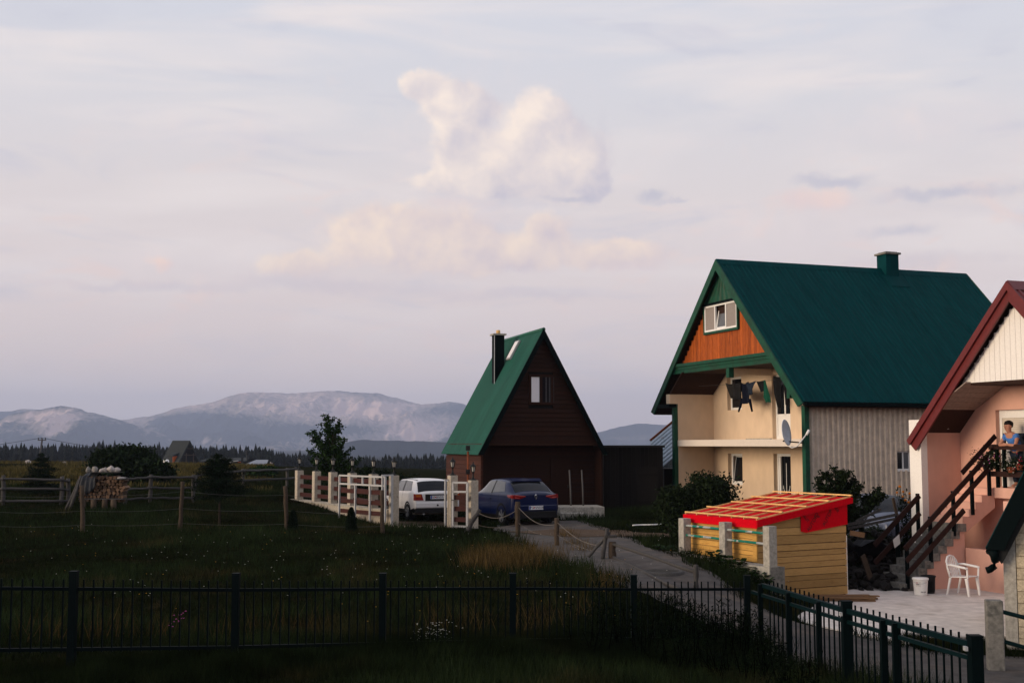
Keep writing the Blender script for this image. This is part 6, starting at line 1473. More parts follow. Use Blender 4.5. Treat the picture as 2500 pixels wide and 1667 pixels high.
def dry_stalks():
    X, Y, Hh, T = [], [], [], []
    def patch(px, py, n, sx, sy, h0, h1, t0=.4, t1=1.0):
        g = G(px, py); X.append(g.x + rng.normal(0, sx, n)); Y.append(g.y + rng.normal(0, sy, n)); Hh.append(rng.uniform(h0, h1, n)); T.append(rng.uniform(t0, t1, n))
    for px, py, n, sx in ((1240, 1385, 1700, .42), (1190, 1380, 700, .3), (1290, 1385, 900, .3), (1330, 1370, 350, .3)): patch(px, py, n, sx, .35, .25, .62, .35, 1.0)
    for px, py in ((220, 1560), (330, 1560), (400, 1555), (290, 1545), (545, 1560), (640, 1550), (730, 1545), (1050, 1540), (1070, 1530), (1150, 1540), (1290, 1535), (1305, 1540), (1330, 1530), (1160, 1525), (1420, 1500), (1480, 1440), (150, 1560), (60, 1555)): patch(px, py, 34, .22, .2, .3, .75, .2, .6)
    for px, py in ((1400, 1330), (1430, 1345), (1380, 1310), (1475, 1440), (1490, 1420)): patch(px, py, 160, .2, .25, .15, .4, .3, .9)
    patch(450, 1290, 500, 1.5, .5, .1, .22, .3, .7); patch(760, 1300, 500, 1.2, .4, .06, .16, .3, .7)
    X, Y, Hh, T = map(np.concatenate, (X, Y, Hh, T)); V, Fc, t = tri_blades(X, Y, Hh, .010 * rng.uniform(.6, 1.3, len(X)), .55, T)
    tag(raw_mesh('dry_grass', V, Fc, MAT['dry_grass'], attr=t), 'golden dry grass tufts and stalks in the meadow', 'grass', kind='stuff')
dry_stalks()
def weeds():
    spots = [(1500, 21.2), (1560, 20.8), (1610, 20.2), (1640, 20.0), (1672, 20.2), (1700, 19.9), (1735, 20.1), (1760, 19.8), (1790, 19.9), (1815, 19.7), (1850, 19.4), (1590, 19.2), (1650, 18.6), (1720, 18.5), (1780, 18.2), (1840, 18.0), (1900, 17.4), (1960, 16.6), (2010, 16.0), (1540, 19.4), (1480, 19.6), (1440, 19.0), (1880, 18.6), (1930, 17.8)]
    V, Fc, T = [], [], []; o = 0; mb = MB(); C = []; D = []
    for px, Y in spots:
        for k in range(10):
            g = on(px + random.uniform(-45, 45), Y + random.uniform(-.5, .5)); h = random.uniform(.3, .85) * (1.0 if px < 1860 else .7); e = g + Vector((random.gauss(0, .12), random.gauss(0, .12), h)); mb.tube([g, g.lerp(e, .5) + Vector((random.gauss(0, .02), 0, 0)), e], [.008, .006, .003], 4)
            n = int(55 * h)
            for j in range(n):
                u = random.random() ** .8; p = g.lerp(e, u); C.append((p.x + random.gauss(0, .035 + .05 * (1 - u)), p.y + random.gauss(0, .035 + .05 * (1 - u)), p.z))
    m = MB(); t = mb.build('tall_weeds', MAT['weed'], fix=False); tag(t, 'dark tall weeds crowding the corner of the picket fence', 'weeds', kind='stuff')
    me = raw_mesh('weed_leaf', *leaf_quads(np.array(C), .085, .02, -.5), MAT['weed'], None, attr=np.repeat(rng.uniform(.5, 1.3, len(C)), 4)); me.parent = t
    # broad leaved plants along the shed wall
    lab6 = ['sixth from its near end', 'fifth from its near end', 'fourth from its near end', 'third from its near end', 'second from its near end', 'rather tall and nearest the end post', 'tall beside the end post', 'small and left of the middle post', 'small and near the far post', 'smallest and beyond the far post', 'low under the end post', 'lowest beyond the end post']
    spots = [(1745, 1375), (1775, 1380), (1800, 1388), (1825, 1392), (1850, 1398), (1870, 1420), (1855, 1415), (1690, 1362), (1640, 1352), (1610, 1345), (1880, 1432), (1895, 1445)]
    for i, (px, py) in enumerate(spots):
        p = SH_C + sh_r * -.62 + sh_g * shw(px, -.62, .5); p.z = gz(p.x, p.y); tt = thing('dock_plant', p, 'x', 'plant', group='broad leaved plants along the low wall'); mb = MB(); k = 9 if i < 7 else 6
        big = .16 if i < 7 else .11
        for j in range(k * 4):
            a = random.uniform(0, 2 * pi); r = random.uniform(.02, .22); z = random.uniform(.06, .28 if i < 7 else .16); c = Vector((cos(a) * r, sin(a) * r, z)); l = big * random.uniform(.7, 1.2); d = Vector((cos(a), sin(a), random.uniform(-.4, .5))).normalized(); s = d.cross(Vector((0, 0, 1))).normalized() * l * .45; up = Vector((0, 0, .02))
            mb.add([c, c + d * l * .3 + s, c + d * l * .7 + s * .8 + up, c + d * l, c + d * l * .7 - s * .8 + up, c + d * l * .3 - s], [(0, 1, 2, 3), (0, 3, 4, 5)])
        m = mb.build('foliage', MAT['leaf_mid'], tt, fix=False); a_ = m.data.attributes.new('tone', 'FLOAT', 'POINT'); a_.data.foreach_set('value', rng.uniform(.45, 1.1, len(m.data.vertices)).astype(np.float32))
        sm = MB(); [sm.tube([(0, 0, -.03), (random.uniform(-.1, .1), random.uniform(-.1, .1), .2)], [.008, .005], 4) for _ in range(3)]; sm.build('stalk', MAT['weed'], tt)
        tt['label'] = 'broad leaved green plant at the low shed wall, %s' % lab6[i]
weeds()
def flowers():
    def dots(name, label, lst, m, r):
        C = []
        for px, py, n, sx, h0, h1 in lst:
            g = G(px, py); 
            for _ in range(n):
                x, y = g.x + random.gauss(0, sx), g.y + random.gauss(0, sx); C.append((x, y, gz(x, y) + random.uniform(h0, h1)))
        mb = MB()
        for c in C: 
            a = random.uniform(0, pi); mb.add([(c[0] + r * cos(a + k * pi / 3) , c[1] + r * .7 * sin(a + k * pi / 3), c[2] + r * .7 * cos(k * 2)) for k in range(6)], [(0, 1, 2, 3, 4, 5)])
        o = mb.build(name, m, fix=False); tag(o, label, 'flowers', kind='stuff')
    dots('white_flowers', 'scattered small white meadow flowers', [(200 + 60 * i, 1300 + (i * 37) % 150, 7, .9, .1, .25) for i in range(28)] + [(1065, 1572, 60, .16, .1, .35), (1040, 1578, 30, .12, .08, .25), (385, 1480, 8, .15, .25, .4), (1240, 1590, 14, .1, .02, .1)], MAT['flower_white'], .011)
    dots('yellow_flowers', 'scattered small yellow meadow flowers', [(120 + 90 * i, 1310 + (i * 53) % 200, 4, 1.0, .08, .2) for i in range(18)], MAT['flower_yellow'], .011)
    dots('pink_flowers', 'spike of pink willowherb behind the picket fence', [(443, 1560, 13, .04, .28, .45), (415, 1560, 4, .04, .2, .35)], MAT['flower_pink'], .014)
    p = P(2212, 1250, 31.5); p.z = gz(p.x, p.y); t = thing('marigold_plant', p, 'tall orange flowers in front of the corrugated wall', 'plant'); mb = MB(); fl = MB(); C = []
    for px, py in ((2197, 1187), (2205, 1200), (2221, 1204), (2226, 1205), (2222, 1212), (2190, 1202), (2204, 1212), (2218, 1226), (2230, 1243), (2210, 1220), (2226, 1232)):
        q = P(px, py, 31.5 + random.uniform(-.2, .2)) - p; mb.tube([(q.x * .3, 0, -.1), q * .6 + Vector((.05, 0, 0)), q], [.012, .009, .006], 4); fl.rock(q, (.045, .045, .04), random.randint(0, 99), 1)
        for _ in range(40): f = random.uniform(.2, .95); C.append(tuple(q * f + Vector((random.gauss(0, .07), random.gauss(0, .07), random.gauss(0, .07)))))
    mb.build('stem', MAT['weed'], t, fix=False); o = fl.build('blossom', MAT['flower_orange'], t); o['kind'] = 'stuff'; crown('foliage', t, C, .12, .04, MAT['leaf_bush'])
flowers()
# ================================================================= WOODPILE
def woodpile():
    a = P(182, 1200, 40.0); b = P(306, 1200, 40.4); g = on(245, 40.2); t = thing('firewood_stack', g, 'stack of split firewood partly covered by a grey sheet', 'firewood'); k = (b.x - a.x) / 2; rr = random.Random(8)
    top = zof(1158, 40.2) - g.z; z0 = .42
    m = MB()
    me = {}
    def log(x, y, z, r, seed):
        key = seed % 14
        if key not in me:
            q = random.Random(key); n = q.choice((4, 5, 6)); pr = [(cos(2 * pi * i / n + q.uniform(-.25, .25)) * q.uniform(.75, 1.05), sin(2 * pi * i / n + q.uniform(-.25, .25)) * q.uniform(.75, 1.05)) for i in range(n)]
            mm = MB(); mm.prism([(u, 0, v) for u, v in pr], (0, 9.0, 0)); o = mm.build('log', MAT['log_end'], t); me[key] = o.data
        else: o = bpy.data.objects.new('log', me[key]); COL.objects.link(o); o.parent = t
        o.location = (x, y, z); o.scale = (r, .055, r); o.rotation_euler = (0, rr.uniform(0, 6.28), rr.uniform(-.1, .1))
    i = 0; z = z0; row = 0
    while z < top - .03:
        x = -k * .92 + (row % 2) * .05
        xe = k * (.98 if z < top * .82 else .72)
        while x < xe:
            r = rr.uniform(.042, .085); log(x, rr.uniform(-.04, .03), z + rr.uniform(-.012, .012), r, i); i += 1; x += r * 1.85
        z += .105; row += 1
    x = -k * .9
    while x < k * .9: log(x, rr.uniform(0, .05), rr.uniform(.28, .33), .06, i); i += 1; x += .13
    for x in (-.75 * k, -.30 * k, .18 * k, .55 * k): m = MB(); m.tube([(x, .0, -.05), (x + .01, 0, .33)], [.10, .095], 9); m.build('stump', MAT['post_wood'], t)
    m = MB(); m.box(-k * .95, k * .95, -.02, .42, .33, .37); m.build('bearer', MAT['weathered_wood'], t)
    # sheet over the left half
    V = []; n = 12
    for r_ in range(6):
        for c in range(n + 1):
            u = c / n; x = -k * .75 + u * k * .55 - r_ * .02 * (1 - u); V.append((x, -.10 - .02 * sin(c * 1.7) - .035 * (r_ > 1), top + .05 - (0 if r_ == 0 else .05 + .13 * r_ * (.55 + .45 * sin(u * 3.0))) + .02 * sin(c * 2.2))) if r_ else V.append((x, .35, top + .06))
    m = MB(); m.add(V, [(i * (n + 1) + j, i * (n + 1) + j + 1, (i + 1) * (n + 1) + j + 1, (i + 1) * (n + 1) + j) for i in range(5) for j in range(n)], True); o = m.build('cover_sheet', MAT['tarp'], t); s = o.modifiers.new('t', 'SOLIDIFY'); s.thickness = .012
    m = MB(); m.box(-k * .6, k * .78, -.12, .4, top + .065, top + .085); m.build('top_board', MAT['weathered_wood'], t)
    m = MB(); m.box(k * .62, k * .98, -.12, .4, top * .86, top * .88); m.build('end_board', MAT['weathered_wood'], t)
    lab = [(-.70, .0, .10, .12, 'grey stone lying leftmost on the firewood stack'), (-.40, .0, .13, .13, 'rounded grey stone second from left on the firewood stack'), (-.05, 0, .11, .09, 'small pale stone third from left on the firewood stack'), (.14, 0, .11, .10, 'small pale stone in the middle of the firewood stack'), (.43, 0, .17, .14, 'largest pale pointed stone on the firewood stack'), (.76, 0, .14, .10, 'flat pale stone rightmost on the stack top'), (.92, -.24, .18, .05, 'long flat stone on the lower right end of the stack')]
    for i, (x, dz, rx, rz, l) in enumerate(lab):
        m = MB(); m.rock((0, 0, 0), (rx, rx * .9, rz), 10 + i); o = m.build('stone', MAT['stone_pale' if i > 1 else 'stone_grey']); o.location = (g.x + x * k * .86 - .0, g.y + .08, g.z + top + .085 + rz * .62 + (dz if dz else 0)); tag(o, l, 'stone', 'stones weighing down the firewood')
    for j, (x0, z1, x1, l) in enumerate(((-1.35, 1.0, -.92, 'weathered pole leaning steeply on the left of the woodpile'), (-1.25, 1.12, -.86, 'thicker forked log leaning on the woodpile'), (-1.40, .72, -1.10, 'thin grey branch leaning beside the woodpile'))):
        m = MB(); p0 = Vector((x0 * k, -.12 - j * .05, -.03)); p1 = Vector((x1 * k, .0, z1)); m.tube([p0 * 0, (p1 - p0) * .5 + Vector((.02, 0, .03)), p1 - p0], [.085 - .02 * j, .075 - .02 * j, .06 - .015 * j], 7); o = m.build('leaning_log', MAT['weathered_wood']); o.location = g + p0; tag(o, l, 'log', 'logs leaning on the woodpile')
woodpile()

# ================================================================= FAR HOUSES AND POLES
def push_back(t, k):
    """stand a far thing where its real size belongs"""
    l = Vector(t.location); t.location = (l.x * k, l.y * k, H + (l.z - H) * k); t.scale = (k, k, k)
def far_aframe():
    Y = 92.0; f = P(464, 1080, Y); z0 = gz(f.x, Y); t = thing('cabin', (f.x, Y, z0), 'distant A-frame house with a dark grey roof', 'cabin', radians(52)); push_back(t, 3.1); za = zof(1075, Y) - z0; roofm = mat('slate', (.022, .026, .026), .8, .15, 3); L = 2.2; hw = 1.12
    for s in (-1, 1):
        m = MB(); m.prism([(s * hw, 0, .1), (0, 0, za), (0, 0, za - .22), (s * (hw - .12), 0, .1)], (0, L, 0)); m.build('roof', roofm, t)
    m = MB(); m.prism([(-hw + .12, .4, .1), (hw - .12, .4, .1), (0, .4, za - .25)], (0, .06, 0)); m.build('gable_wall', MAT['barn_wood'], t)
    m = MB(); m.beam((-.5, -.02, za * .42), (.5, -.02, za * .42), .05, .06); m.beam((-.35, -.02, .1), (-.33, -.02, za * .5), .05, .05); m.beam((.35, -.02, .1), (.33, -.02, za * .5), .05, .05); m.beam((-.25, -.02, za * .68), (.25, -.02, za * .68), .05, .05); m.build('balcony_frame', MAT['post_wood'], t)
    m = MB(); m.box(-.25, .25, .34, .39, .1, .7); m.build('door', MAT['dark_interior'], t)
    m = MB(); m.prism([(hw * .35, .5, za * .68), (hw * 1.15, .5, za * .55), (hw * 1.15, .5, za * .50), (hw * .3, .5, za * .6)], (0, .7, 0)); m.build('dormer', roofm, t)
    m = MB(); m.prism([(-hw * 1.05, .5, za * .42), (-hw * .5, .5, za * .52), (-hw * .5, .5, za * .46), (-hw * 1.05, .5, za * .36)], (0, .8, 0)); m.build('dormer', roofm, t)
    m = MB(); m.box(-hw * 1.0, -hw * .62, .55, .6, .2, za * .38); m.build('orange_board', MAT['orange_wood'], t)  # single board in the plain orange wood colour
    m = MB(); m.box(-hw - .1, hw + .1, -.5, .38, -.3, .08); m.build('terrace', MAT['concrete_old'], t)
far_aframe()
def far_house():
    Y = 100.0; a = P(600, 1150, Y); z0 = gz(a.x + 1.5, Y) ; t = thing('house', (a.x, Y, z0), 'distant low house with a flat pale grey roof and white base', 'house'); push_back(t, 3.0); w = (P(645, 1150, Y) - a).x; zt = zof(1132, Y) - z0
    m = MB(); m.box(0, w, 0, 3, -.4, zt * .45); m.build('base_wall', MAT['white_paint'], t)
    m = MB(); m.box(.02, w - .02, .05, 3, zt * .452, zt - .2); m.build('upper_wall', MAT['barn_wood'], t)
    for i in range(5): m = MB(); m.box(.1 + i * w / 5, .1 + i * w / 5 + .18, .0, .045, zt * .46, zt - .22); m.build('slat', MAT['weathered_wood'], t)
    m = MB(); m.prism([(-.3, -.4, zt - .2), (w + .2, -.4, zt - .2), (w - .2, 2.6, zt + .25), (.3, 2.6, zt + .25)], (0, 0, .06)); m.build('roof', mat('zinc', (.20, .22, .26), .5, .1, metal=.3), t)
    m = MB(); m.box(-.55, -.05, -.05, 1.0, -.2, zt - .35); m.build('porch_wall', MAT['cream_wall'], t)
    m = MB(); m.box(-.4, -.2, -.08, -.052, .1, .8); m.build('door', MAT['dark_interior'], t)
    # gabled stone hut to the right of it
    Yb = 94; b = P(654, 1170, Yb); z1 = gz(b.x, Yb); s = thing('stone_hut', (b.x, Yb, z1), 'distant small hut with a grey gable roof before the low house', 'hut', radians(25)); push_back(s, 2.9); h = zof(1146, Yb) - z1
    for q in (-1, 1): m = MB(); m.prism([(q * 1.15, -.1, h * .15), (0, -.1, h), (0, -.1, h - .14), (q * 1.0, -.1, h * .15)], (0, 2.0, 0)); m.build('roof', MAT['slate'], s)
    m = MB(); m.prism([(-.9, 0, -.3), (.9, 0, -.3), (.9, 0, h * .28), (0, 0, h - .2), (-.9, 0, h * .28)], (0, 1.8, 0)); m.build('wall', MAT['concrete'], s)
    # stone oven with a red tapering chimney
    Yc = 98; c = P(664, 1165, Yc); z2 = gz(c.x, Yc); s = thing('stone_oven', (c.x, Yc, z2), 'distant white stone barbecue with a dark red tapering chimney', 'barbecue'); push_back(s, 2.9); h = zof(1152, Yc) - z2; hh = zof(1130, Yc) - z2
    m = MB(); m.box(-.35, .45, -.3, .3, -.3, h); m.build('base', MAT['stone_pale'], s)
    m = MB(); m.prism([(-.22, -.25, h), (.28, -.25, h), (.05, -.1, hh - .2), (-.08, -.1, hh - .2)], (0, .35, 0)); m.build('hood', MAT['trim_red'], s)
    m = MB(); m.tube([(-.02, .0, hh - .25), (-.02, 0, hh)], .09, 8); m.rock((-.12, 0, hh + .02), (.09, .09, .09), 3, 1); m.build('flue', MAT['stone_pale'], s)
    # dark barn house behind the pine
    Yd = 104; d = P(560, 1160, Yd); z3 = gz(d.x, Yd); s = thing('barn_house', (d.x, Yd, z3), 'distant dark timber house with small orange windows behind the pine', 'house', radians(-8)); push_back(s, 3.0); h = zof(1118, Yd) - z3
    m = MB(); m.box(-2.3, 1.3, 0, 3, -.4, h * .6); m.build('wall', MAT['barn_wood'], s)
    m = MB(); m.prism([(-2.6, -.3, h * .58), (1.6, -.3, h * .58), (1.2, 1.5, h), (-2.2, 1.5, h)], (0, .1, .06)); m.prism([(-2.6, 3.3, h * .58), (1.6, 3.3, h * .58), (1.2, 1.5, h), (-2.2, 1.5, h)], (0, -.1, .06)); m.build('roof', MAT['slate'], s)
    for x in (-2.05, .75): m = MB(); m.box(x, x + .35, -.04, -.002, h * .40, h * .52); m.build('window', MAT['orange_wood'], s)  # window panels in the flat orange wood colour
    m = MB(); m.tube([(1.4, .5, 0), (1.4, .5, h * 1.55)], .11, 8); q = m.build('flue', MAT['black_metal'], s)
    m = MB(); m.lathe([(.11, 0), (.16, .02), (.16, .10), (.09, .14), (.16, .18), (.16, .3), (0, .36)], (1.4, .5, h * 1.55), 8); m.build('cowl', MAT['black_metal'], q)
    m = MB(); m.beam((.2, -1.0, h * .35), (1.1, -1.0, h * .66), .5, .05); m.build('solar_panel', MAT['galvanised'], s)
    # pale vehicle and boulders far left
    for px, py, r, l in ((70, 1131, .22, 'white boulder on the edge of the far field'), (158, 1133, .16, 'smaller white boulder on the far field edge right of the pole')):
        p = P(px, py, 95.0); p.z = gz(p.x, p.y); m = MB(); m.rock((0, 0, .08), (r * 1.5, r, r), 5); o = m.build('boulder', MAT['stone_pale']); o.location = p; tag(o, l, 'boulder', 'boulders of the far field')
    p = P(405, 1140, 90.0); p.z = gz(p.x, p.y); m = MB(); m.lathe([(0, 0), (.42, 0), (.46, .2), (.46, .75), (.36, .95), (0, 1.0)], n=14); m.lathe([(.47, .3), (.475, .32), (.47, .34)], n=14); o = m.build('water_tank', MAT['white_plastic']); o.location = p; o.scale = (.45, .45, .45); push_back(o, 3.0); o.scale = (1.5, 1.5, 1.5); tag(o, 'white plastic tank beside the distant A-frame house', 'tank')
far_house()
def utility_pole():
    Y = 110; b = on(97, Y); h = zof(1071, Y) - b.z; t = thing('utility_pole', b, 'slim wooden utility pole with overhead wires at the far left', 'pole'); push_back(t, 2.9); m = MB(); m.tube([(-.1, 0, -.3), (.15, 0, h)], [.12, .08], 8); m.build('pole', MAT['weathered_wood'], t)
    m = MB(); m.beam((-.25, 0, h - .1), (.5, 0, h - .1), .1, .1); m.build('crossarm', MAT['weathered_wood'], t)
    for x in (-.2, .12, .45): m = MB(); m.lathe([(.0, 0), (.05, .02), (.05, .14), (0, .18)], (x, 0, h - .05), 8); m.build('insulator', MAT['black_metal'], t)
    for e in (P(-330, 1100, Y + 5), P(440, 1097, 120)):
        e = e - b; a = Vector((.12, 0, h + .1)); m = MB(); m.tube([a.lerp(e, i / 12) - Vector((0, 0, .5 * sin(pi * i / 12))) for i in range(13)], .018, 4); m.build('wire', MAT['black_metal'], t)
    b = on(110, 112); m = MB(); m.tube([(0, 0, -.2), (0, 0, zof(1113, 112) - b.z)], .05, 6); o = m.build('stay_post', MAT['weathered_wood']); o.location = b; push_back(o, 2.8); tag(o, 'short thin post right of the far utility pole', 'post')
utility_pole()

# ================================================================= YARD THINGS
YZ = H - 3.45
def monobloc_chair():
    p = hit(2352, 1452, YZ); t = thing('plastic_chair', (p.x, p.y, YZ), 'white plastic garden chair beside the pink wall', 'chair', radians(-52)); pl = MAT['white_plastic']
    m = MB(); m.prism([(-.20, -.22, .40), (.23, -.24, .425), (.25, -.20, .43), (.25, .20, .43), (.23, .24, .425), (-.20, .22, .40)], (0, 0, .022)); m.build('seat', pl, t, bevel=.008)
    for y in (-.22, .22):
        m = MB(); m.prism([(.20, y - .045, .41), (.27, y - .045, .41), (.285, y + .0, .0), (.245, y + .0, .0)], (0, .05, 0)); m.prism([(.225, y, .41), (.262, y, .41), (.27, y * 1.12, .66), (.232, y * 1.12, .66)], (0, .03, 0)); m.build('leg', pl, t, bevel=.006)
        m = MB(); m.prism([(-.20, y - .03, .40), (-.15, y - .03, .40), (-.27, y + .0, .0), (-.305, y + .0, .0)], (0, .045, 0)); m.build('leg', pl, t, bevel=.006)
        m = MB(); m.tube([(-.25, y * .92, .68), (-.12, y * 1.12, .685), (.08, y * 1.16, .66), (.22, y * 1.15, .645), (.255, y * 1.12, .62)], [.022, .026, .028, .028, .022], 8); m.build('armrest', pl, t)
    b = MB(); pts = [(-.19 - .12 * (z / .45) , y, .41 + z) for y, z in ((-.215, 0), (-.225, .2), (-.20, .35), (-.12, .44), (0, .47), (.12, .44), (.20, .35), (.225, .2), (.215, 0))]; b.tube(pts, .024, 8); bk = b.build('backrest', pl, t)
    for y in (-.135, -.068, 0, .068, .135): m = MB(); zt = .455 - (abs(y) * 3.0) ** 2 * .3; m.beam((-.19, y * .9, .42), (-.19 - .12 * zt / .45, y * 1.12, .41 + zt), .036, .012, (1, 0, 0)); m.build('slat', pl, bk)
    m = MB(); m.beam((-.215, -.21, .52), (-.215, .21, .52), .012, .05); m.build('crossbar', pl, bk)
monobloc_chair()
def buckets():
    for px, py, h, r, mm, l, kind in ((2248, 1452, .40, .17, 'white_plastic', 'white lidded paint bucket with a small label', 1), (2275, 1450, .42, .165, 'black_plastic', 'black bucket standing behind the white paint bucket', 0)):
        p = hit(px, py, YZ); p.y += 0 if kind else .22; t = thing('bucket', (p.x, p.y, YZ), l, 'bucket', radians(-18)); m = MB(); m.lathe([(0, 0), (r * .82, 0), (r * .84, .02), (r * .97, h - .06), (r * 1.0, h - .05)], n=26); m.build('body', MAT[mm], t)
        m = MB(); m.lathe([(r * .985, h - .055), (r * 1.07, h - .05), (r * 1.07, h - .01), (r * 1.0, h), (0, h)] if kind else [(r * .96, h - .05), (r * 1.06, h - .045), (r * 1.06, h - .015), (r * .96, h - .01), (r * .9, .05), (0, .05)], n=26); m.build('lid' if kind else 'rim', MAT[mm], t)
        if kind:
            def band(a0, a1, z0, z1, mat_, nm):
                n = 8; V = []
                for z in (z0, z1):
                    rr = r * (.84 + .13 * z / h) + .003
                    V += [(rr * cos(a0 + (a1 - a0) * i / n), rr * sin(a0 + (a1 - a0) * i / n), z) for i in range(n + 1)]
                m = MB(); m.add(V, [(i, i + 1, n + 2 + i, n + 1 + i) for i in range(n)]); m.build(nm, mat_, t, fix=False)
            band(-2.3, -1.55, .20, .32, mat('label_white', (.62, .60, .58), .5, .05), 'label'); band(-2.2, -1.95, .285, .30, MAT['flower_red'], 'red_print'); band(-2.2, -1.75, .245, .262, MAT['print_black'], 'black_print')
            for i in range(4): band(-1.55 + i * .22, -1.45 + i * .22, .07, .10, MAT['print_black'], 'pictogram')
            m = MB(); m.tube([(r * 1.02 * cos(a), r * 1.02 * sin(a), h - .10 - .10 * sin((a + 2.6) / 2.0 * pi) ** 2 * .3) for a in np.linspace(-2.6, -.6, 12)], .004, 5); m.build('handle', MAT['galvanised'], t)
buckets()
def planks():
    rr = random.Random(6); o = hit(2000, 1462, YZ); k = 0
    od = ['first', 'second', 'third', 'fourth', 'fifth', 'sixth']; ly = ['bottom', 'middle', 'top']
    for z in range(3):
        for j in range(6 - z):
            L = rr.uniform(1.3, 2.3); y = j * .13 - .35 + rr.uniform(-.03, .03); x = rr.uniform(-.25, .25) + .1; a = SH_YAW - .52 + rr.uniform(-.06, .06); w = rr.uniform(.09, .13)
            m = MB(); m.box(-L / 2, L / 2, -w / 2, w / 2, 0, .028); q = m.build('loose_plank', MAT['plank_wood']); q.location = (o.x + x, o.y + y, YZ + .004 + z * .032 + (.0)); q.rotation_euler = (0, rr.uniform(-.006, .006), a); tag(q, 'rough brown plank in the %s layer of the pile, %s from the front' % (ly[z], od[j]), 'plank', 'planks piled before the shed'); k += 1
planks()
def manhole():
    g = G(1617, 1399); t = thing('manhole_cover', (g.x, g.y, g.z + .04), 'round cast iron manhole cover in the gravel lane', 'manhole'); m = MB(); m.lathe([(.0, .018), (.36, .018), (.38, .012), (.38, -.05)], n=28); m.build('cover', MAT['manhole'], t)
    m = MB(); m.lathe([(.385, -.05), (.385, .015), (.46, .012), (.48, -.05)], n=28); m.build('frame', MAT['manhole'], t)
    for i in range(-3, 4): m = MB(); w = math.sqrt(.34 ** 2 - (i * .095) ** 2); m.box(-w, w, i * .095 - .02, i * .095 + .02, .018, .026); m.build('rib', MAT['manhole'], t)
    a = G(1545, 1289); b = G(1664, 1284); m = MB(); pts = [Vector((a.x + (b.x - a.x) * i / 14, a.y + (b.y - a.y) * i / 14 + .08 * sin(i * .8), 0)) for i in range(15)]
    for q in pts: q.z = gz(q.x, q.y) + .09 - a.z; q.x -= a.x; q.y -= a.y
    m.tube(pts, .022, 7); o = m.build('white_pipe', MAT['white_plastic']); o.location = a; tag(o, 'long white pipe lying across the grass near the shed', 'pipe')
manhole()
def junk():
    rr = random.Random(12); p = hit(2125, 1400, H - 3.1); t = MB()
    for i in range(330):
        u = rr.random(); x, y = rr.uniform(7.35, 10.0), rr.uniform(28.6, 31.8); z = H - 3.5 + (y - 28.6) * .40 * rr.uniform(.4, 1.0) + rr.uniform(-.05, .15); t.rock((x, y, z), (rr.uniform(.05, .22), rr.uniform(.05, .2), rr.uniform(.04, .14)), i, 1)
    tag(t.build('rubble_heap', mat('rubble', (.016, .0145, .0135), .95, .4, 4)), 'dark heap of rubble and scrap between shed and stairs', 'rubble', kind='stuff')
    lst = [((2068, 1281), (2188, 1256), 29.6, .07, 'weathered_wood', 'long grey board lying across the junk heap'), ((2070, 1290), (2185, 1266), 29.3, .06, 'weathered_wood', 'second grey board just below on the junk heap'), ((2090, 1272), (2150, 1243), 30.2, .06, 'weathered_wood', 'short grey board slanting up on the junk heap'), ((2180, 1215), (2192, 1268), 30.5, .10, 'post_wood', 'upright weathered plank standing in the junk heap'), ((2106, 1355), (2125, 1410), 28.6, .16, 'post_wood', 'wide old plank leaning against the junk heap'), ((2075, 1300), (2110, 1306), 29.0, .12, 'plank_wood', 'stubby brown beam end on the junk heap beside the shed')]
    for a, b, Y, w, mm, l in lst:
        A, B = P(*a, Y), P(*b, Y + .15); m = MB(); m.beam((0, 0, 0), B - A, .03, w, (0, 0, 1)); o = m.build('scrap_board', MAT[mm]); o.location = A; tag(o, l, 'board', 'boards on the junk heap')
    A = P(2180, 1318, 29.4); m = MB(); m.prism([(0, 0, 0), (.16, .05, .12), (.20, .1, -.1), (.05, .05, -.2)], (.02, .02, .02)); o = m.build('plastic_bag', MAT['white_paint']); o.location = A; tag(o, 'scrap of white plastic on the junk heap', 'bag')
    m = MB(); A = P(2120, 1320, 30.2); V = [(x * .18 - .9, y * .2, .12 * sin(x * 1.3 + y) + .10 * cos(y * 2.1 + x * .5) - .1 * y) for x in range(11) for y in range(7)]; m.add(V, [(x * 7 + y, x * 7 + y + 1, x * 7 + y + 8, x * 7 + y + 7) for x in range(10) for y in range(6)], True); o = m.build('tarpaulin', MAT['tarp']); o.location = A; s = o.modifiers.new('t', 'SOLIDIFY'); s.thickness = .01; tag(o, 'crumpled dark tarpaulin over the junk heap', 'tarpaulin')
junk()

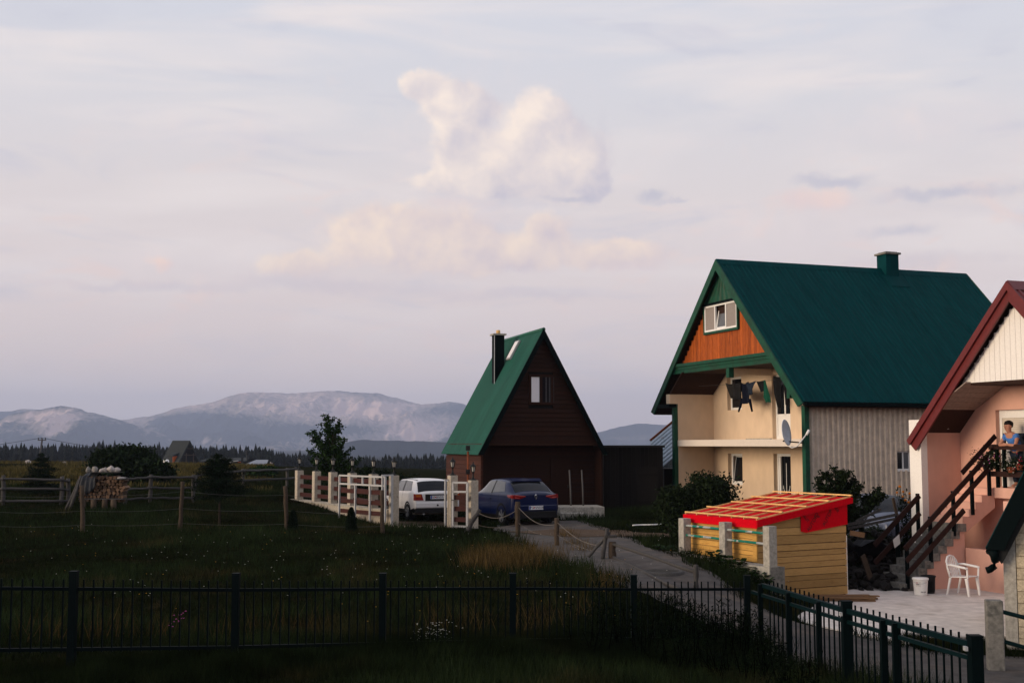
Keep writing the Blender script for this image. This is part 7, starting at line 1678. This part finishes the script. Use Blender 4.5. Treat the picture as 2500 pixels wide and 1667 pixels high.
# ================================================================= FLOWER POTS AND PERSON ON THE LANDING
def pots():
    for i, (w, r, l, col, n) in enumerate(((pkw(2413, STR1 - .16, 2.8), .16, 'large hanging basket of dark purple and cream petunias', ('flower_white', 'flower_pink'), 900), (pkw(2470, STR1 - .16, 2.7), .10, 'terracotta pot with small cream flowers', ('flower_white',), 380), (pkw(2492, STR1 - .14, 2.75), .09, 'pot of bright red flowers at the right of the railing', ('flower_red', 'flower_white'), 300))):
        c = pk(STR1 - .16, w, ZL + (.42, .38, .45)[i]); t = thing('flower_pot', c, l, 'flower pot', PK_YAW, 'flower pots on the landing railing'); m = MB(); m.lathe([(0, 0), (r * .65, 0), (r, r * 1.1), (r * 1.06, r * 1.1), (r * 1.06, r * 1.3), (r * .9, r * 1.3), (0, r * 1.1)], n=16); m.build('pot', MAT['terracotta' if i else 'black_plastic'], t)
        C = rng.normal(size=(n, 3)) * np.array((r * .7, r * (1.5 if i == 0 else 1.0), r * .75)) + np.array((0, 0, r * 1.6)); crown('foliage', t, C, .06, .03, MAT['leaf_bush'])
        for cm in col:
            m = MB()
            for _ in range(26 if i == 0 else 16):
                q = Vector((random.gauss(-r * .5, r * .5), random.gauss(0, r * (1.5 if i == 0 else 1.0)), r * 1.6 + random.gauss(0, r * .8))); m.rock(q, (.018, .018, .015), random.randint(0, 99), 1)
            o = m.build('blossom', MAT[cm], t); o['kind'] = 'stuff'
        m = MB(); m.tube([(.1, 0, r * 1.2), (.14, 0, .5)], .005, 5); m.build('hanger', MAT['wire'], t)
pots()
def skinned(name, joints, edges, m, parent, loc, yaw, lvl=2, root=0):
    me = bpy.data.meshes.new(name); me.from_pydata([j[:3] for j in joints], edges, []); me.materials.append(m); o = bpy.data.objects.new(name, me); COL.objects.link(o); o.parent = parent
    if parent is None: o.location = loc; o.rotation_euler = (0, 0, yaw)
    md = o.modifiers.new('skin', 'SKIN'); md.use_smooth_shade = True
    for i, j in enumerate(joints): sv = me.skin_vertices[0].data[i]; sv.radius = (j[3], j[3] * (j[4] if len(j) > 4 else 1)); sv.use_root = (i == root)
    s = o.modifiers.new('sub', 'SUBSURF'); s.levels = lvl; s.render_levels = lvl; return o
def person():
    loc = pk(STR1 + .20, pkw(2474, STR1 + .15, 3.4), ZL); yaw = PK_YAW + pi   # +x faces out over the rail
    J = []; E = []
    def add(x, y, z, r, par=None, k=1): J.append((x, y, z, r, k)); n = len(J) - 1; (E.append((par, n)) if par is not None else None); return n
    pel = add(-.10, 0, .88, .135, None, .8); wa = add(-.03, 0, 1.02, .13, pel, .85); ch = add(.06, 0, 1.18, .145, wa, .8); nb = add(.12, 0, 1.30, .075, ch); nk = add(.155, 0, 1.35, .055, nb); hd0 = add(.19, 0, 1.42, .078, nk); hd = add(.20, 0, 1.50, .095, hd0); add(.19, 0, 1.57, .07, hd)
    for s in (1, -1):
        sh = add(.09, s * .17, 1.27, .062, nb); ua = add(.16, s * .235, 1.15, .05, sh); el = add(.24, s * .255, 1.03, .042, ua); fa = add(.285, s * .12, 1.045, .037, el); wr = add(.30, s * .02, 1.05 + .012 * s, .027, fa); pm = add(.305, -s * .05, 1.052 + .014 * s, .030, wr, .55)
        for q, (dx, l, dz) in enumerate(((.022, .055, .0), (.008, .065, .008), (-.006, .062, .004), (-.020, .05, -.004))):
            k1 = add(.307 + dx * .6, -s * (.05 + l * .6), 1.052 + .014 * s + dx * .4, .0095, pm); add(.305 + dx * .7, -s * (.05 + l), 1.042 + .014 * s + dx * .4, .008, k1)
        th = add(.318, -s * .03, 1.078 + .012 * s, .010, wr); add(.322, -s * .06, 1.082 + .012 * s, .009, th)
        hp = add(-.11, s * .09, .82, .092, pel); kn = add(-.06, s * .10, .46, .06, hp); an = add(-.10, s * .10, .09, .042, kn); add(.04, s * .11, .035, .038, an)
    o = skinned('person', J, E, MAT['skin'], None, loc, yaw); tag(o, 'person in a blue shirt leaning with crossed arms on the balcony rail', 'person')
    J2 = [(-.10, 0, .86, .16, .8), (-.03, 0, 1.02, .155, .85), (.06, 0, 1.18, .168, .8), (.115, 0, 1.285, .092, 1), (.092, .17, 1.265, .085, 1), (.15, .225, 1.16, .072, 1), (.092, -.17, 1.265, .085, 1), (.15, -.225, 1.16, .072, 1)]
    skinned('shirt', J2, [(0, 1), (1, 2), (2, 3), (3, 4), (4, 5), (3, 6), (6, 7)], MAT['shirt_blue'], o, None, 0)
    J3 = [(-.11, 0, .84, .15, .8), (-.11, .09, .80, .112, 1), (-.06, .10, .46, .08, 1), (-.10, .10, .12, .065, 1), (-.11, -.09, .80, .112, 1), (-.06, -.10, .46, .08, 1), (-.10, -.10, .12, .065, 1)]
    skinned('trousers', J3, [(0, 1), (1, 2), (2, 3), (0, 4), (4, 5), (5, 6)], MAT['trousers'], o, None, 0)
    m = MB(); m.rock((.165, 0, 1.545), (.115, .108, .10), 2, 3); m.rock((.235, 0, 1.575), (.065, .085, .05), 4, 2); m.build('hair', MAT['hair'], o)
    for s in (1, -1):
        m = MB(); m.rock((.285, s * .034, 1.505), (.008, .014, .008), 3, 1); m.build('eye', MAT['hair'], o)
        m = MB(); m.rock((.19, s * .098, 1.49), (.022, .012, .032), 3, 1); m.build('ear', MAT['skin'], o)
    m = MB(); m.rock((.298, 0, 1.475), (.022, .016, .026), 3, 1); m.build('nose', MAT['skin'], o)
    m = MB(); m.rock((.28, 0, 1.435), (.008, .028, .007), 3, 1); m.build('mouth', mat('lips', (.25, .08, .07), .6, .05), o)
person()
